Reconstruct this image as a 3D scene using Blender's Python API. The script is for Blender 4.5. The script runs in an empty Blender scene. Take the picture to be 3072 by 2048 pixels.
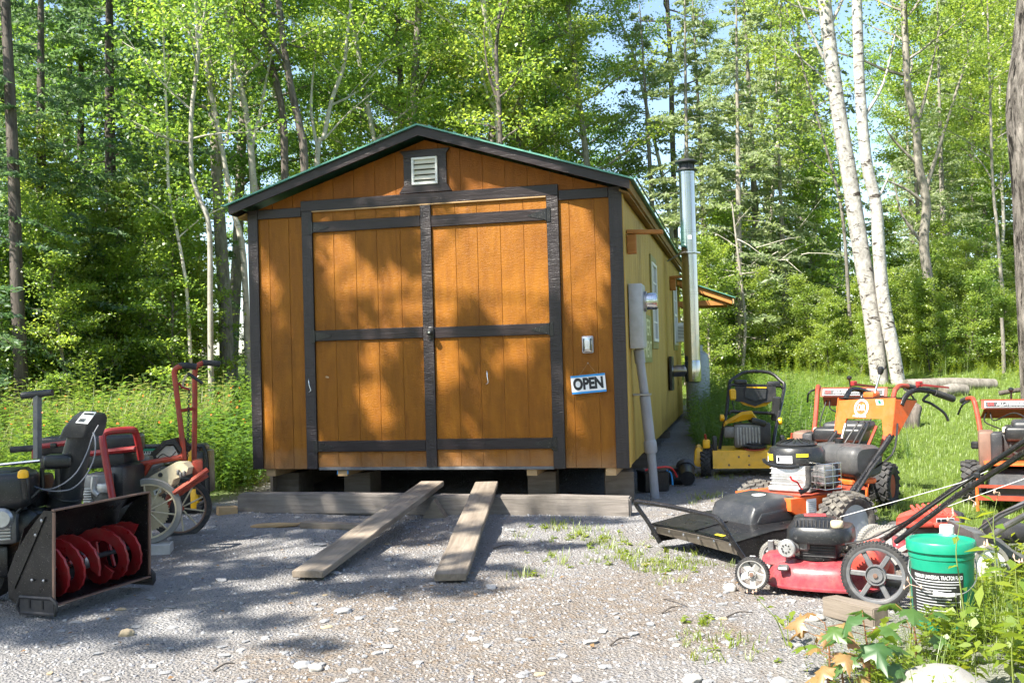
import bpy, bmesh, math, random
import numpy as np
from mathutils import Vector, Matrix, noise as mnoise

SC = bpy.context.scene
COL = SC.collection
R = math.radians
rng = random.Random(7)
nrng = np.random.default_rng(11)

# ------------------------------------------------------------------ camera
CAM_F, PITCH, ROLL, CAM_H = 2994.2, 0.0200, -0.0281, 1.3207     # focal length in 3072-px units
cam_d = bpy.data.cameras.new('camera')
cam_d.sensor_width = 36.0
cam_d.lens = CAM_F / 3072.0 * 36.0
cam_d.clip_start, cam_d.clip_end = 0.05, 2000.0
cam = bpy.data.objects.new('camera', cam_d)
COL.objects.link(cam)
_F = Vector((0, math.cos(PITCH), math.sin(PITCH)))
_R0, _U0 = Vector((1, 0, 0)), Vector((0, -math.sin(PITCH), math.cos(PITCH)))
_R = _R0 * math.cos(ROLL) + _U0 * math.sin(ROLL)
_U = _U0 * math.cos(ROLL) - _R0 * math.sin(ROLL)
_m = Matrix((_R, _U, -_F)).transposed().to_4x4()
_m.translation = Vector((0, 0, CAM_H))
cam.matrix_world = _m
SC.camera = cam

# ------------------------------------------------------------------ world, sun, exposure
SUN_TRAVEL = Vector((0.194, 0.155, -0.300)).normalized()
SUN_FROM = -SUN_TRAVEL
SUN_EL = math.asin(SUN_FROM.z)
w = bpy.data.worlds.new('World')
SC.world = w
w.use_nodes = True
nt = w.node_tree
sky_n = nt.nodes.new('ShaderNodeTexSky')
sky_n.sky_type = 'NISHITA'
sky_n.sun_disc = False
sky_n.sun_elevation = SUN_EL
sky_n.sun_rotation = math.atan2(SUN_FROM.x, SUN_FROM.y)
sky_n.dust_density = 1.0
sky_n.air_density = 1.0
bg = nt.nodes['Background']
bg.inputs['Strength'].default_value = 0.10
nt.links.new(sky_n.outputs[0], bg.inputs[0])
sun_d = bpy.data.lights.new('sun', 'SUN')
sun_d.energy = 5.0
sun_d.angle = R(0.55)
sun_d.color = (1.0, 0.94, 0.83)
sun = bpy.data.objects.new('sun', sun_d)
COL.objects.link(sun)
sun.rotation_euler = SUN_TRAVEL.to_track_quat('-Z', 'Y').to_euler()
SC.view_settings.view_transform = 'Standard'
SC.view_settings.look = 'None'
SC.view_settings.gamma = 1.0
SC.view_settings.use_curve_mapping = False
SC.view_settings.exposure = 1.72
SC.render.engine = 'CYCLES'
SC.cycles.use_denoising = True
SC.cycles.max_bounces = 6
SC.cycles.diffuse_bounces = 3
SC.cycles.glossy_bounces = 3
SC.cycles.transmission_bounces = 4
SC.cycles.transparent_max_bounces = 6
SC.cycles.use_adaptive_sampling = True
SC.cycles.adaptive_threshold = 0.02

# ------------------------------------------------------------------ photograph pixel -> place, at a given distance
def ray(px, py):
    return _F + _R * ((px - 1536) / CAM_F) + _U * ((1024 - py) / CAM_F)
def at(px, py, Y):
    d = ray(px, py)
    return Vector((0, 0, CAM_H)) + d * (Y / d.y)
def zA(x, y, Y): return at(x / 1.845, 1050 + y / 1.845, Y)
def zB(x, y, Y): return at(1880 + x / 3.016, 1080 + y / 3.016, Y)
def zC(x, y, Y): return at(2400 + x / 3.015, 1080 + y / 3.015, Y)
def zD(x, y, Y): return at(2150 + x / 2.42, 1400 + y / 2.42, Y)
def zE(x, y, Y): return at(1300 + x / 2.352, 1400 + y / 2.352, Y)
def dsp(x, y, Y): return at(x * 1.30612, y * 1.30612, Y)

def sstep(a, b, x):
    t = np.clip((np.asarray(x, float) - a) / (b - a), 0, 1)
    return t * t * (3 - 2 * t)
def ground_z(x, y):
    x = np.asarray(x, float); y = np.asarray(y, float)
    z = 0.05 * sstep(6.9, 8.3, y) + 0.046 * np.clip(y - 9.5, 0, 30)
    z = z + 0.05 * np.clip(y - 9.5, 0, 25) * sstep(2.6, 5.0, x)
    z = z + 0.02 * np.clip(y - 10.5, 0, 25) * sstep(-2.8, -4.2, x)
    z = z + 0.10 * sstep(1.55, 1.95, x) * (1 - sstep(4.6, 5.0, y))
    z = z - 0.02 * sstep(1.7, 2.0, x) * sstep(4.9, 5.1, y) * (1 - sstep(5.7, 6.3, y))
    return z
def gz(x, y): return float(ground_z(x, y))

# ------------------------------------------------------------------ materials
def _mix(nt, fac, a, b, bt='MIX'):
    n = nt.nodes.new('ShaderNodeMix'); n.data_type = 'RGBA'; n.blend_type = bt
    for sock, v in ((n.inputs[0], fac), (n.inputs[6], a), (n.inputs[7], b)):
        if isinstance(v, bpy.types.NodeSocket): nt.links.new(v, sock)
        else: sock.default_value = v if not isinstance(v, tuple) else (*v[:3], 1)
    return n.outputs[2]
def _noise(nt, vec, scale, detail=4, rough=.55, dist=0.0):
    n = nt.nodes.new('ShaderNodeTexNoise')
    n.inputs['Scale'].default_value = scale; n.inputs['Detail'].default_value = detail
    n.inputs['Roughness'].default_value = rough; n.inputs['Distortion'].default_value = dist
    if vec is not None: nt.links.new(vec, n.inputs['Vector'])
    return n.outputs[0]
def _map(nt, vec, scale):
    n = nt.nodes.new('ShaderNodeMapping'); n.inputs['Scale'].default_value = scale
    nt.links.new(vec, n.inputs['Vector']); return n.outputs[0]
def _ramp(nt, fac, a, b):
    n = nt.nodes.new('ShaderNodeMapRange'); n.inputs[1].default_value = a; n.inputs[2].default_value = b
    nt.links.new(fac, n.inputs[0]); return n.outputs[0]
def _bump(nt, h, strength, dist):
    n = nt.nodes.new('ShaderNodeBump'); n.inputs['Strength'].default_value = strength
    n.inputs['Distance'].default_value = dist; nt.links.new(h, n.inputs['Height']); return n.outputs[0]
def new_mat(name):
    m = bpy.data.materials.new(name); m.use_nodes = True
    nt = m.node_tree; p = nt.nodes['Principled BSDF']
    tc = nt.nodes.new('ShaderNodeTexCoord')
    return m, nt, p, tc.outputs['Object']
def mat(name, c, rough=.5, metal=0.0, dirt=None, dirt_amt=.5, dscale=9, var=.12, bump=.15, bscale=60, coat=0, spec=.5, speck=0):
    """painted / plain surface with mottling, dust and fine relief"""
    m, nt, p, co = new_mat(name)
    n1 = _noise(nt, co, dscale, 6, .62)
    lo = tuple(max(0, v * (1 - var)) for v in c); hi = tuple(min(1, v * (1 + var)) for v in c)
    col = _mix(nt, _ramp(nt, n1, .35, .65), lo, hi)
    rr = nt.nodes.new('ShaderNodeMapRange'); nt.links.new(n1, rr.inputs[0])
    rr.inputs[1].default_value = .3; rr.inputs[2].default_value = .7
    rr.inputs[3].default_value = max(.04, rough - .1); rr.inputs[4].default_value = min(1, rough + .12)
    if dirt:
        n2 = _noise(nt, co, dscale * 1.7, 8, .7)
        f = _ramp(nt, n2, .52 - .2 * dirt_amt, .72)
        mul = nt.nodes.new('ShaderNodeMath'); mul.operation = 'MULTIPLY'; nt.links.new(f, mul.inputs[0]); mul.inputs[1].default_value = dirt_amt
        col = _mix(nt, mul.outputs[0], col, dirt)
    if speck:
        n3 = _noise(nt, co, 160, 2, .5)
        f3 = _ramp(nt, n3, .66, .74)
        m3 = nt.nodes.new('ShaderNodeMath'); m3.operation = 'MULTIPLY'; nt.links.new(f3, m3.inputs[0]); m3.inputs[1].default_value = speck
        col = _mix(nt, m3.outputs[0], col, (.45, .43, .4))
    nt.links.new(col, p.inputs['Base Color']); nt.links.new(rr.outputs[0], p.inputs['Roughness'])
    p.inputs['Metallic'].default_value = metal; p.inputs['Coat Weight'].default_value = coat
    p.inputs['Specular IOR Level'].default_value = spec
    if bump: nt.links.new(_bump(nt, _noise(nt, co, bscale, 5, .6), bump, .004), p.inputs['Normal'])
    return m
def wood_mat(name, c1, c2, stretch, rough=.6, bump=.5, bscale=1.0, bdist=.004, ripple=None, spec=.4, randv=.25, grooves=None, splash=None):
    """wood: grain stretched along one axis; ripple = embossed cross ridges"""
    m, nt, p, co = new_mat(name)
    oi = nt.nodes.new('ShaderNodeObjectInfo')
    add = nt.nodes.new('ShaderNodeVectorMath'); add.operation = 'MULTIPLY_ADD'
    comb = nt.nodes.new('ShaderNodeCombineXYZ')
    for i in range(3): nt.links.new(oi.outputs['Random'], comb.inputs[i])
    nt.links.new(comb.outputs[0], add.inputs[0]); add.inputs[1].default_value = (7.3, 3.1, 5.7); nt.links.new(co, add.inputs[2])
    v = _map(nt, add.outputs[0], stretch)
    g = _noise(nt, v, 1.0, 8, .65, .6)
    blotch = _noise(nt, co, 1.6, 5, .6)
    col = _mix(nt, _ramp(nt, g, .3, .7), c1, c2)
    dk = tuple(k * .72 for k in c1)
    col = _mix(nt, _ramp(nt, blotch, .52, .75), col, dk)
    hv = nt.nodes.new('ShaderNodeHueSaturation'); nt.links.new(col, hv.inputs['Color'])
    mr = nt.nodes.new('ShaderNodeMapRange'); nt.links.new(oi.outputs['Random'], mr.inputs[0])
    mr.inputs[3].default_value = 1 - randv * .5; mr.inputs[4].default_value = 1 + randv * .5
    nt.links.new(mr.outputs[0], hv.inputs['Value'])
    colo = hv.outputs[0]
    if splash:                                   # dust thrown up from the ground along the foot of the wall
        sx = nt.nodes.new('ShaderNodeSeparateXYZ'); nt.links.new(co, sx.inputs[0])
        zz = nt.nodes.new('ShaderNodeMath'); zz.operation = 'MULTIPLY_ADD'; nt.links.new(_noise(nt, co, 5, 6, .7), zz.inputs[0]); zz.inputs[1].default_value = -.35; nt.links.new(sx.outputs[2], zz.inputs[2])
        f = nt.nodes.new('ShaderNodeMapRange'); nt.links.new(zz.outputs[0], f.inputs[0]); f.inputs[1].default_value = splash[1] - .2; f.inputs[2].default_value = splash[0] - .2; f.inputs[4].default_value = .55
        colo = _mix(nt, f.outputs[0], colo, splash[2])
    nt.links.new(colo, p.inputs['Base Color'])
    p.inputs['Roughness'].default_value = rough; p.inputs['Specular IOR Level'].default_value = spec
    h = g
    if ripple:
        rp = _noise(nt, _map(nt, add.outputs[0], ripple), 1.0, 3, .55, 1.2)
        ad = nt.nodes.new('ShaderNodeMath'); ad.operation = 'MULTIPLY_ADD'; nt.links.new(rp, ad.inputs[0]); ad.inputs[1].default_value = 1.6; nt.links.new(g, ad.inputs[2])
        h = ad.outputs[0]
    if grooves:
        wv = nt.nodes.new('ShaderNodeTexWave'); wv.bands_direction = grooves[0]; wv.inputs['Scale'].default_value = grooves[1]
        wv.inputs['Distortion'].default_value = 1.5; wv.inputs['Detail'].default_value = 3
        nt.links.new(co, wv.inputs['Vector'])
        ad = nt.nodes.new('ShaderNodeMath'); ad.operation = 'MULTIPLY_ADD'; nt.links.new(wv.outputs['Fac'], ad.inputs[0]); ad.inputs[1].default_value = .9; nt.links.new(h, ad.inputs[2])
        h = ad.outputs[0]
    nt.links.new(_bump(nt, h, bump, bdist), p.inputs['Normal'])
    return m
def leaf_mat(name, c, tr, hi, rough=.45):
    """thin leaf: diffuse + translucent; colour varies leaf by leaf (attribute) and plant by plant"""
    m = bpy.data.materials.new(name); m.use_nodes = True
    nt = m.node_tree; nt.nodes.clear()
    out = nt.nodes.new('ShaderNodeOutputMaterial')
    at_ = nt.nodes.new('ShaderNodeAttribute'); at_.attribute_name = 'leafvar'
    oi = nt.nodes.new('ShaderNodeObjectInfo')
    f = nt.nodes.new('ShaderNodeMath'); f.operation = 'MULTIPLY_ADD'; nt.links.new(oi.outputs['Random'], f.inputs[0]); f.inputs[1].default_value = .5
    nt.links.new(at_.outputs['Fac'], f.inputs[2])
    fac = _ramp(nt, f.outputs[0], .0, 1.4)
    cd = _mix(nt, fac, c, hi)
    tm = tuple(min(1, a * b / max(c2, .001)) for a, b, c2 in zip(tr, hi, c))
    ct = _mix(nt, fac, tr, tm)
    d = nt.nodes.new('ShaderNodeBsdfDiffuse'); nt.links.new(cd, d.inputs[0])
    t = nt.nodes.new('ShaderNodeBsdfTranslucent'); nt.links.new(ct, t.inputs[0])
    a = nt.nodes.new('ShaderNodeMixShader'); a.inputs[0].default_value = .52
    nt.links.new(d.outputs[0], a.inputs[1]); nt.links.new(t.outputs[0], a.inputs[2])
    g = nt.nodes.new('ShaderNodeBsdfGlossy'); g.inputs['Roughness'].default_value = rough
    b = nt.nodes.new('ShaderNodeMixShader'); b.inputs[0].default_value = .06
    nt.links.new(a.outputs[0], b.inputs[1]); nt.links.new(g.outputs[0], b.inputs[2])
    nt.links.new(b.outputs[0], out.inputs[0])
    return m
def bark_mat(name, c1, c2, stretch=(6, 6, 1.2), bump=.8, marks=None, dist=.02, rnd=(.7, 1.25)):
    m, nt, p, co = new_mat(name)
    oi = nt.nodes.new('ShaderNodeObjectInfo')
    n1 = _noise(nt, _map(nt, co, stretch), 3, 8, .7, .4)
    col = _mix(nt, _ramp(nt, n1, .35, .65), c1, c2)
    if marks:
        n2 = _noise(nt, _map(nt, co, marks[1]), 2.2, 5, .65, .5)
        col = _mix(nt, _ramp(nt, n2, marks[2], marks[2] + .06), col, marks[0])
    hv = nt.nodes.new('ShaderNodeHueSaturation'); nt.links.new(col, hv.inputs['Color'])
    mr = nt.nodes.new('ShaderNodeMapRange'); nt.links.new(oi.outputs['Random'], mr.inputs[0]); mr.inputs[3].default_value = rnd[0]; mr.inputs[4].default_value = rnd[1]
    nt.links.new(mr.outputs[0], hv.inputs['Value']); nt.links.new(hv.outputs[0], p.inputs['Base Color'])
    p.inputs['Roughness'].default_value = .85; p.inputs['Specular IOR Level'].default_value = .2
    nt.links.new(_bump(nt, n1, bump, dist), p.inputs['Normal'])
    return m

MT = {}
MT['siding'] = wood_mat('stained_siding', (.195, .066, .0040), (.292, .112, .0075), (14, 14, 2.2), rough=.46, bump=.5, bdist=.005, ripple=(24, 24, 130), spec=.22, randv=.2, splash=(.36, .60, (.30, .20, .12)))
MT['gable_siding'] = wood_mat('fresh_stained_siding', (.185, .055, .003), (.265, .088, .006), (14, 14, 2.2), rough=.46, bump=.5, bdist=.005, ripple=(24, 24, 130), spec=.22, randv=.12)
MT['side_siding'] = wood_mat('tan_siding', (.40, .245, .048), (.50, .33, .068), (16, 16, 1.4), rough=.55, bump=.8, bdist=.006, grooves=('Y', 14.0), spec=.35, randv=.14)  # separate tan stain, with light reflected off the lawn mixed into the colour
MT['sheathing'] = mat('sheathing', (.36, .13, .022), .6)  # lighter than the boards: the lit groove edges are painted in
MT['trim_h'] = wood_mat('dark_trim_level', (.014, .0095, .010), (.029, .020, .021), (3.2, 30, 42), rough=.34, bump=.75, bdist=.006, spec=.38, randv=.25)
MT['trim_v'] = wood_mat('dark_trim_upright', (.014, .0095, .010), (.029, .020, .021), (42, 30, 3.2), rough=.40, bump=.6, bdist=.005, ripple=(12, 12, 60), spec=.5, randv=.25)
MT['roof'] = mat('teal_roof_metal', (.10, .28, .22), .38, .3, dirt=(.2, .25, .2), dirt_amt=.3, bump=.05)
MT['black_rubber'] = mat('black_rubber', (.022, .022, .024), .75, dirt=(.22, .20, .17), dirt_amt=.28, bump=.3)
MT['dusty_rubber'] = mat('dusty_rubber', (.045, .043, .042), .85, dirt=(.30, .27, .22), dirt_amt=.6, bump=.4)
MT['grey_rubber'] = mat('grey_rubber', (.20, .195, .18), .85, dirt=(.28, .26, .22), dirt_amt=.5, bump=.3)
MT['black_plastic'] = mat('black_plastic', (.013, .014, .016), .36, dirt=(.13, .12, .11), dirt_amt=.12, bump=.10, speck=.25)
MT['grey_plastic'] = mat('charcoal_plastic', (.026, .028, .032), .42, dirt=(.16, .15, .14), dirt_amt=.16, bump=.12, speck=.25)
MT['black_metal'] = mat('black_paint', (.010, .010, .011), .32, .1, dirt=(.11, .09, .08), dirt_amt=.15, bump=.08, speck=.55)
MT['rust_edge'] = mat('worn_edge', (.19, .115, .085), .6, .2, bump=.3)
MT['red_paint'] = mat('red_paint', (.27, .014, .016), .36, 0, dirt=(.20, .10, .075), dirt_amt=.4, bump=.1)
MT['auger_red'] = mat('auger_red', (.27, .012, .016), .34, 0, dirt=(.16, .075, .06), dirt_amt=.45, bump=.25, bscale=90)
MT['mower_red'] = mat('faded_mower_red', (.27, .036, .048), .30, 0, dirt=(.30, .13, .11), dirt_amt=.5, bump=.08, dscale=14)
MT['cover_red'] = mat('cover_red', (.50, .055, .038), .45, 0, dirt=(.45, .2, .15), dirt_amt=.35, bump=.08)
MT['orange'] = mat('orange_paint', (.74, .115, .018), .34, 0, dirt=(.42, .22, .12), dirt_amt=.3, bump=.06)
MT['rust_red'] = mat('rusty_orange_red', (.34, .040, .018), .55, 0, dirt=(.20, .085, .05), dirt_amt=.6, bump=.2)
MT['yellow'] = mat('yellow_paint', (.80, .42, .012), .33, 0, dirt=(.5, .28, .05), dirt_amt=.15, bump=.06)
MT['silver'] = mat('cast_aluminium', (.50, .50, .50), .42, .75, dirt=(.16, .14, .12), dirt_amt=.5, bump=.3, bscale=45)
MT['dark_silver'] = mat('greasy_aluminium', (.22, .22, .22), .5, .6, dirt=(.06, .05, .045), dirt_amt=.6, bump=.4, bscale=45)
MT['chrome'] = mat('bright_steel', (.62, .63, .64), .22, 1.0, bump=.02, var=.05)
MT['flue'] = mat('stainless_flue', (.46, .46, .455), .13, 1.0, bump=.03, bscale=7, var=.04)
MT['steel'] = mat('dull_steel', (.36, .36, .37), .4, .9, dirt=(.2, .17, .14), dirt_amt=.4, bump=.1)
MT['rim_grey'] = mat('wheel_grey', (.12, .125, .135), .5, .1, dirt=(.33, .30, .27), dirt_amt=.35, bump=.08)
MT['rim_light'] = mat('wheel_light', (.36, .355, .345), .5, .0, dirt=(.25, .22, .19), dirt_amt=.45, bump=.1)
MT['rim_steel'] = mat('wheel_steel', (.36, .40, .46), .4, .4, dirt=(.3, .28, .25), dirt_amt=.4, bump=.06)
MT['cream'] = mat('cream_paint', (.58, .50, .34), .5, 0, dirt=(.26, .19, .12), dirt_amt=.45, bump=.12)
MT['white'] = mat('white_paint', (.78, .78, .76), .45, 0, dirt=(.5, .47, .42), dirt_amt=.25, bump=.04)
MT['white_plastic'] = mat('white_plastic', (.74, .74, .72), .4, 0, bump=.03, var=.05)
MT['cream_plastic'] = mat('cream_plastic', (.66, .64, .55), .45, 0, bump=.03, var=.06)
MT['pvc'] = mat('grey_pvc', (.27, .285, .33), .45, 0, dirt=(.36, .34, .31), dirt_amt=.25, bump=.05, dscale=4)
MT['box_grey'] = mat('meter_box_grey', (.40, .41, .44), .4, .1, bump=.03, dirt=(.3, .3, .3), dirt_amt=.25)
MT['tank'] = mat('tank_grey', (.30, .34, .36), .45, .1, bump=.05, dirt=(.2, .2, .18), dirt_amt=.3)
MT['green_pail'] = mat('green_pail', (.005, .225, .135), .36, 0, bump=.03, var=.06, dirt=(.2, .4, .3), dirt_amt=.12)
MT['label_black'] = mat('label_black', (.015, .016, .016), .4, 0, bump=0, var=.05)
MT['label_white'] = mat('label_white', (.75, .76, .78), .4, 0, bump=0, var=.04)
MT['label_grey'] = mat('label_grey', (.42, .43, .45), .5, 0, bump=0, var=.1)
MT['label_yellow'] = mat('label_yellow', (.80, .62, .03), .4, 0, bump=0, var=.05)
MT['label_red'] = mat('label_red', (.55, .02, .02), .4, 0, bump=0, var=.05)
MT['label_blue'] = mat('sign_blue', (.02, .26, .62), .4, 0, bump=0, var=.06)
MT['ink'] = mat('ink', (.012, .013, .018), .5, 0, bump=0, var=.03)
MT['sign_green'] = mat('sign_green', (.22, .22, .055), .5, 0, bump=.05, var=.08)
MT['letter_cream'] = mat('letter_cream', (.72, .70, .42), .5, 0, bump=0, var=.05)
MT['window_trim'] = mat('window_trim', (.25, .22, .07), .5, 0, bump=.1)
MT['old_wood'] = wood_mat('weathered_wood', (.15, .122, .095), (.27, .23, .185), (2.2, 26, 26), rough=.8, bump=.9, bdist=.005, spec=.2, randv=.25)
MT['beam_wood'] = wood_mat('silvered_beam', (.12, .107, .095), (.235, .21, .19), (1.6, 22, 22), rough=.85, bump=.9, bdist=.006, spec=.15, randv=.2)
MT['dusty_plastic'] = mat('dusty_black_plastic', (.055, .056, .058), .5, 0, dirt=(.15, .145, .135), dirt_amt=.3, bump=.12, speck=.2)
MT['flap_rubber'] = mat('brown_dusty_flap', (.115, .095, .075), .8, 0, dirt=(.22, .19, .15), dirt_amt=.5, bump=.3)
MT['dark_old_wood'] = wood_mat('dark_weathered_wood', (.115, .095, .075), (.20, .17, .14), (2.2, 26, 26), rough=.85, bump=.9, bdist=.005, spec=.15, randv=.2)
MT['raw_wood'] = wood_mat('raw_wood', (.34, .22, .11), (.46, .32, .18), (3, 20, 20), rough=.75, bump=.5, bdist=.004, spec=.2, randv=.3)
MT['red_wood'] = wood_mat('orange_stained_wood', (.36, .14, .035), (.46, .21, .06), (3, 20, 20), rough=.6, bump=.5, bdist=.004, spec=.3, randv=.3)
MT['soffit'] = wood_mat('soffit_board', (.20, .12, .045), (.32, .20, .08), (16, 2, 16), rough=.75, bump=.5, bdist=.004, spec=.2, randv=.25)
MT['stone'] = mat('grey_stone', (.22, .23, .25), .9, 0, dirt=(.40, .36, .30), dirt_amt=.5, bump=.8, bscale=25, dscale=6)
MT['pale_stone'] = mat('pale_stone', (.31, .305, .295), .9, 0, dirt=(.40, .38, .33), dirt_amt=.4, bump=.7, bscale=18, dscale=5)
MT['tan_stone'] = mat('tan_stone', (.36, .29, .19), .9, 0, dirt=(.36, .3, .2), dirt_amt=.4, bump=.7, bscale=22, dscale=6)
MT['concrete'] = mat('concrete', (.42, .41, .39), .9, 0, dirt=(.28, .27, .25), dirt_amt=.4, bump=.7, bscale=40)
MT['iron'] = mat('dark_cast_iron', (.032, .032, .036), .55, .3, dirt=(.1, .09, .08), dirt_amt=.4, bump=.4)
MT['cable'] = mat('black_cable', (.016, .016, .018), .5, 0, bump=0)
MT['grey_cable'] = mat('grey_cable', (.12, .13, .16), .4, 0, bump=0)
MT['cord_white'] = mat('white_cord', (.75, .75, .73), .6, 0, bump=0)
MT['jute'] = mat('jute_cord', (.35, .24, .12), .8, 0, bump=0)
MT['dark'] = mat('dark_inside', (.012, .011, .011), .8, 0, bump=.1)
_g, _nt, _p, _co = new_mat('window_glass')
_p.inputs['Base Color'].default_value = (.05, .07, .09, 1); _p.inputs['Roughness'].default_value = .05; _p.inputs['Specular IOR Level'].default_value = .9
MT['glass'] = _g
MT['bark_dark'] = bark_mat('dark_bark', (.055, .045, .040), (.15, .13, .115))
MT['bark_grey'] = bark_mat('grey_bark', (.14, .125, .105), (.30, .275, .24), (5, 5, 1.5))
MT['bark_pale'] = bark_mat('pale_aspen_bark', (.30, .28, .23), (.52, .49, .43), (3, 3, 1.5), .4, marks=((.08, .07, .06), (1.4, 1.4, 6), .62))
MT['bark_birch'] = bark_mat('paper_birch_bark', (.22, .205, .19), (.47, .45, .42), (4, 4, 3), 1.0, marks=((.05, .04, .035), (2.4, 2.4, 6), .56), rnd=(1.0, 1.12))
MT['bark_rough'] = bark_mat('furrowed_bark', (.03, .025, .02), (.40, .36, .32), (5.5, 5.5, 1.3), 1.0, marks=((.02, .017, .014), (6, 6, 1.3), .55), dist=.08)
MT['leaf'] = leaf_mat('maple_leaf', (.062, .150, .026), (.21, .43, .055), (.175, .262, .040))
MT['leaf_dark'] = leaf_mat('dark_leaf', (.045, .118, .032), (.14, .32, .055), (.11, .195, .042))
MT['leaf_light'] = leaf_mat('light_leaf', (.110, .195, .038), (.27, .45, .065), (.240, .300, .052))
MT['needle'] = leaf_mat('needle', (.050, .120, .055), (.10, .21, .07), (.11, .200, .075), .6)
MT['needle_pale'] = leaf_mat('pale_needle', (.170, .240, .120), (.24, .34, .14), (.27, .330, .140), .6)
MT['grass'] = leaf_mat('grass', (.155, .275, .040), (.31, .46, .06), (.27, .36, .065))
MT['weed'] = leaf_mat('weed', (.055, .130, .026), (.14, .28, .04), (.125, .205, .03))
MT['weed_fg'] = leaf_mat('foreground_weed', (.10, .19, .022), (.24, .38, .03), (.23, .28, .025))
MT['maple_green'] = leaf_mat('young_maple_green', (.045, .125, .045), (.10, .22, .05), (.10, .19, .03))
MT['maple_orange'] = leaf_mat('young_maple_orange', (.30, .14, .07), (.42, .20, .07), (.36, .25, .09))
MT['dry_leaf'] = leaf_mat('dry_leaf', (.30, .17, .08), (.3, .16, .06), (.34, .22, .10))

# ------------------------------------------------------------------ mesh building
class M:
    """collects shapes in one bmesh; build() links ONE mesh object"""
    def __init__(s): s.bm = bmesh.new()
    def _new(s, vs, fs):
        bv = [s.bm.verts.new(v) for v in vs]
        for f in fs:
            try: s.bm.faces.new([bv[i] for i in f])
            except ValueError: pass
        return bv
    def box(s, c, size, rot=None, bev=0.0, seg=1):
        t = bmesh.new()
        bmesh.ops.create_cube(t, size=1.0)
        bmesh.ops.scale(t, vec=Vector(size), verts=t.verts)
        if bev > 0:
            bmesh.ops.bevel(t, geom=list(t.edges), offset=min(bev, min(size) * .49), segments=seg, affect='EDGES', profile=.5)
        mx = Matrix.Translation(Vector(c))
        if rot is not None:
            mx = mx @ (rot.to_4x4() if isinstance(rot, Matrix) else Matrix.Rotation(rot[2], 4, 'Z') @ Matrix.Rotation(rot[1], 4, 'Y') @ Matrix.Rotation(rot[0], 4, 'X'))
        bmesh.ops.transform(t, matrix=mx, verts=t.verts)
        t.verts.index_update()
        s._new([v.co.copy() for v in t.verts], [[v.index for v in f.verts] for f in t.faces]); t.free(); return s
    def tube(s, pts, r, n=8, closed=False, sm=0, cap=True):
        pts = [Vector(p) for p in pts]
        rr = list(r) if isinstance(r, (list, tuple)) else [r] * len(pts)
        if sm and len(pts) > 2:
            P, Q = [], []
            L = len(pts)
            segs = L if closed else L - 1
            for i in range(segs):
                g = lambda k: pts[k % L] if closed else pts[max(0, min(L - 1, k))]
                p0, p1, p2, p3 = g(i - 1), g(i), g(i + 1), g(i + 2)
                for k in range(sm):
                    t = k / sm
                    P.append(.5 * ((2 * p1) + (p2 - p0) * t + (2 * p0 - 5 * p1 + 4 * p2 - p3) * t * t + (3 * p1 - p0 - 3 * p2 + p3) * t ** 3))
                    Q.append(rr[i] * (1 - t) + rr[(i + 1) % L] * t)
            if not closed: P.append(pts[-1]); Q.append(rr[-1])
            pts, rr = P, Q
        L = len(pts); rings = []
        prev = None
        for i in range(L):
            a = pts[i - 1] if (i > 0 or closed) else pts[0]
            b = pts[(i + 1) % L] if (i < L - 1 or closed) else pts[-1]
            d = (b - a)
            d = d.normalized() if d.length > 1e-9 else Vector((0, 0, 1))
            if prev is None:
                u = d.orthogonal().normalized()
            else:
                u = prev - d * prev.dot(d)
                u = u.normalized() if u.length > 1e-6 else d.orthogonal().normalized()
            prev = u; v = d.cross(u)
            rings.append([s.bm.verts.new(pts[i] + (u * math.cos(2 * math.pi * k / n) + v * math.sin(2 * math.pi * k / n)) * rr[i]) for k in range(n)])
        for i in range(L if closed else L - 1):
            A, B = rings[i], rings[(i + 1) % L]
            for k in range(n):
                try: s.bm.faces.new((A[k], A[(k + 1) % n], B[(k + 1) % n], B[k]))
                except ValueError: pass
        if cap and not closed:
            s.bm.faces.new(list(reversed(rings[0]))); s.bm.faces.new(rings[-1])
        return s
    def cyl(s, a, b, r0, r1=None, n=16): return s.tube([a, b], [r0, r0 if r1 is None else r1], n)
    def lathe(s, prof, o, axis=(0, 0, 1), n=24, closed=False, arc=None):
        """prof: list of (radius, along-axis)"""
        ax = Vector(axis).normalized(); u = ax.orthogonal().normalized(); v = ax.cross(u); o = Vector(o)
        rings = []
        for (r, z) in prof:
            rings.append([s.bm.verts.new(o + ax * z + (u * math.cos(2 * math.pi * k / n) + v * math.sin(2 * math.pi * k / n)) * max(r, 1e-4)) for k in range(n)])
        m = len(rings)
        for i in range(m if closed else m - 1):
            A, B = rings[i], rings[(i + 1) % m]
            for k in range(n):
                s.bm.faces.new((A[k], A[(k + 1) % n], B[(k + 1) % n], B[k]))
        if not closed:
            if prof[0][0] > 1e-3: s.bm.faces.new(list(reversed(rings[0])))
            if prof[-1][0] > 1e-3: s.bm.faces.new(rings[-1])
        return s
    def ring(s, o, axis, R_, r, n=28, k=8):
        return s.lathe([(R_ + r * math.cos(2 * math.pi * i / k), r * math.sin(2 * math.pi * i / k)) for i in range(k)], o, axis, n, closed=True)
    def prism(s, poly, vec):
        vec = Vector(vec); poly = [Vector(p) for p in poly]; n = len(poly)
        A = [s.bm.verts.new(p) for p in poly]; B = [s.bm.verts.new(p + vec) for p in poly]
        s.bm.faces.new(A); s.bm.faces.new(list(reversed(B)))
        for i in range(n): s.bm.faces.new((A[i], B[i], B[(i + 1) % n], A[(i + 1) % n]))
        return s
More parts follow.
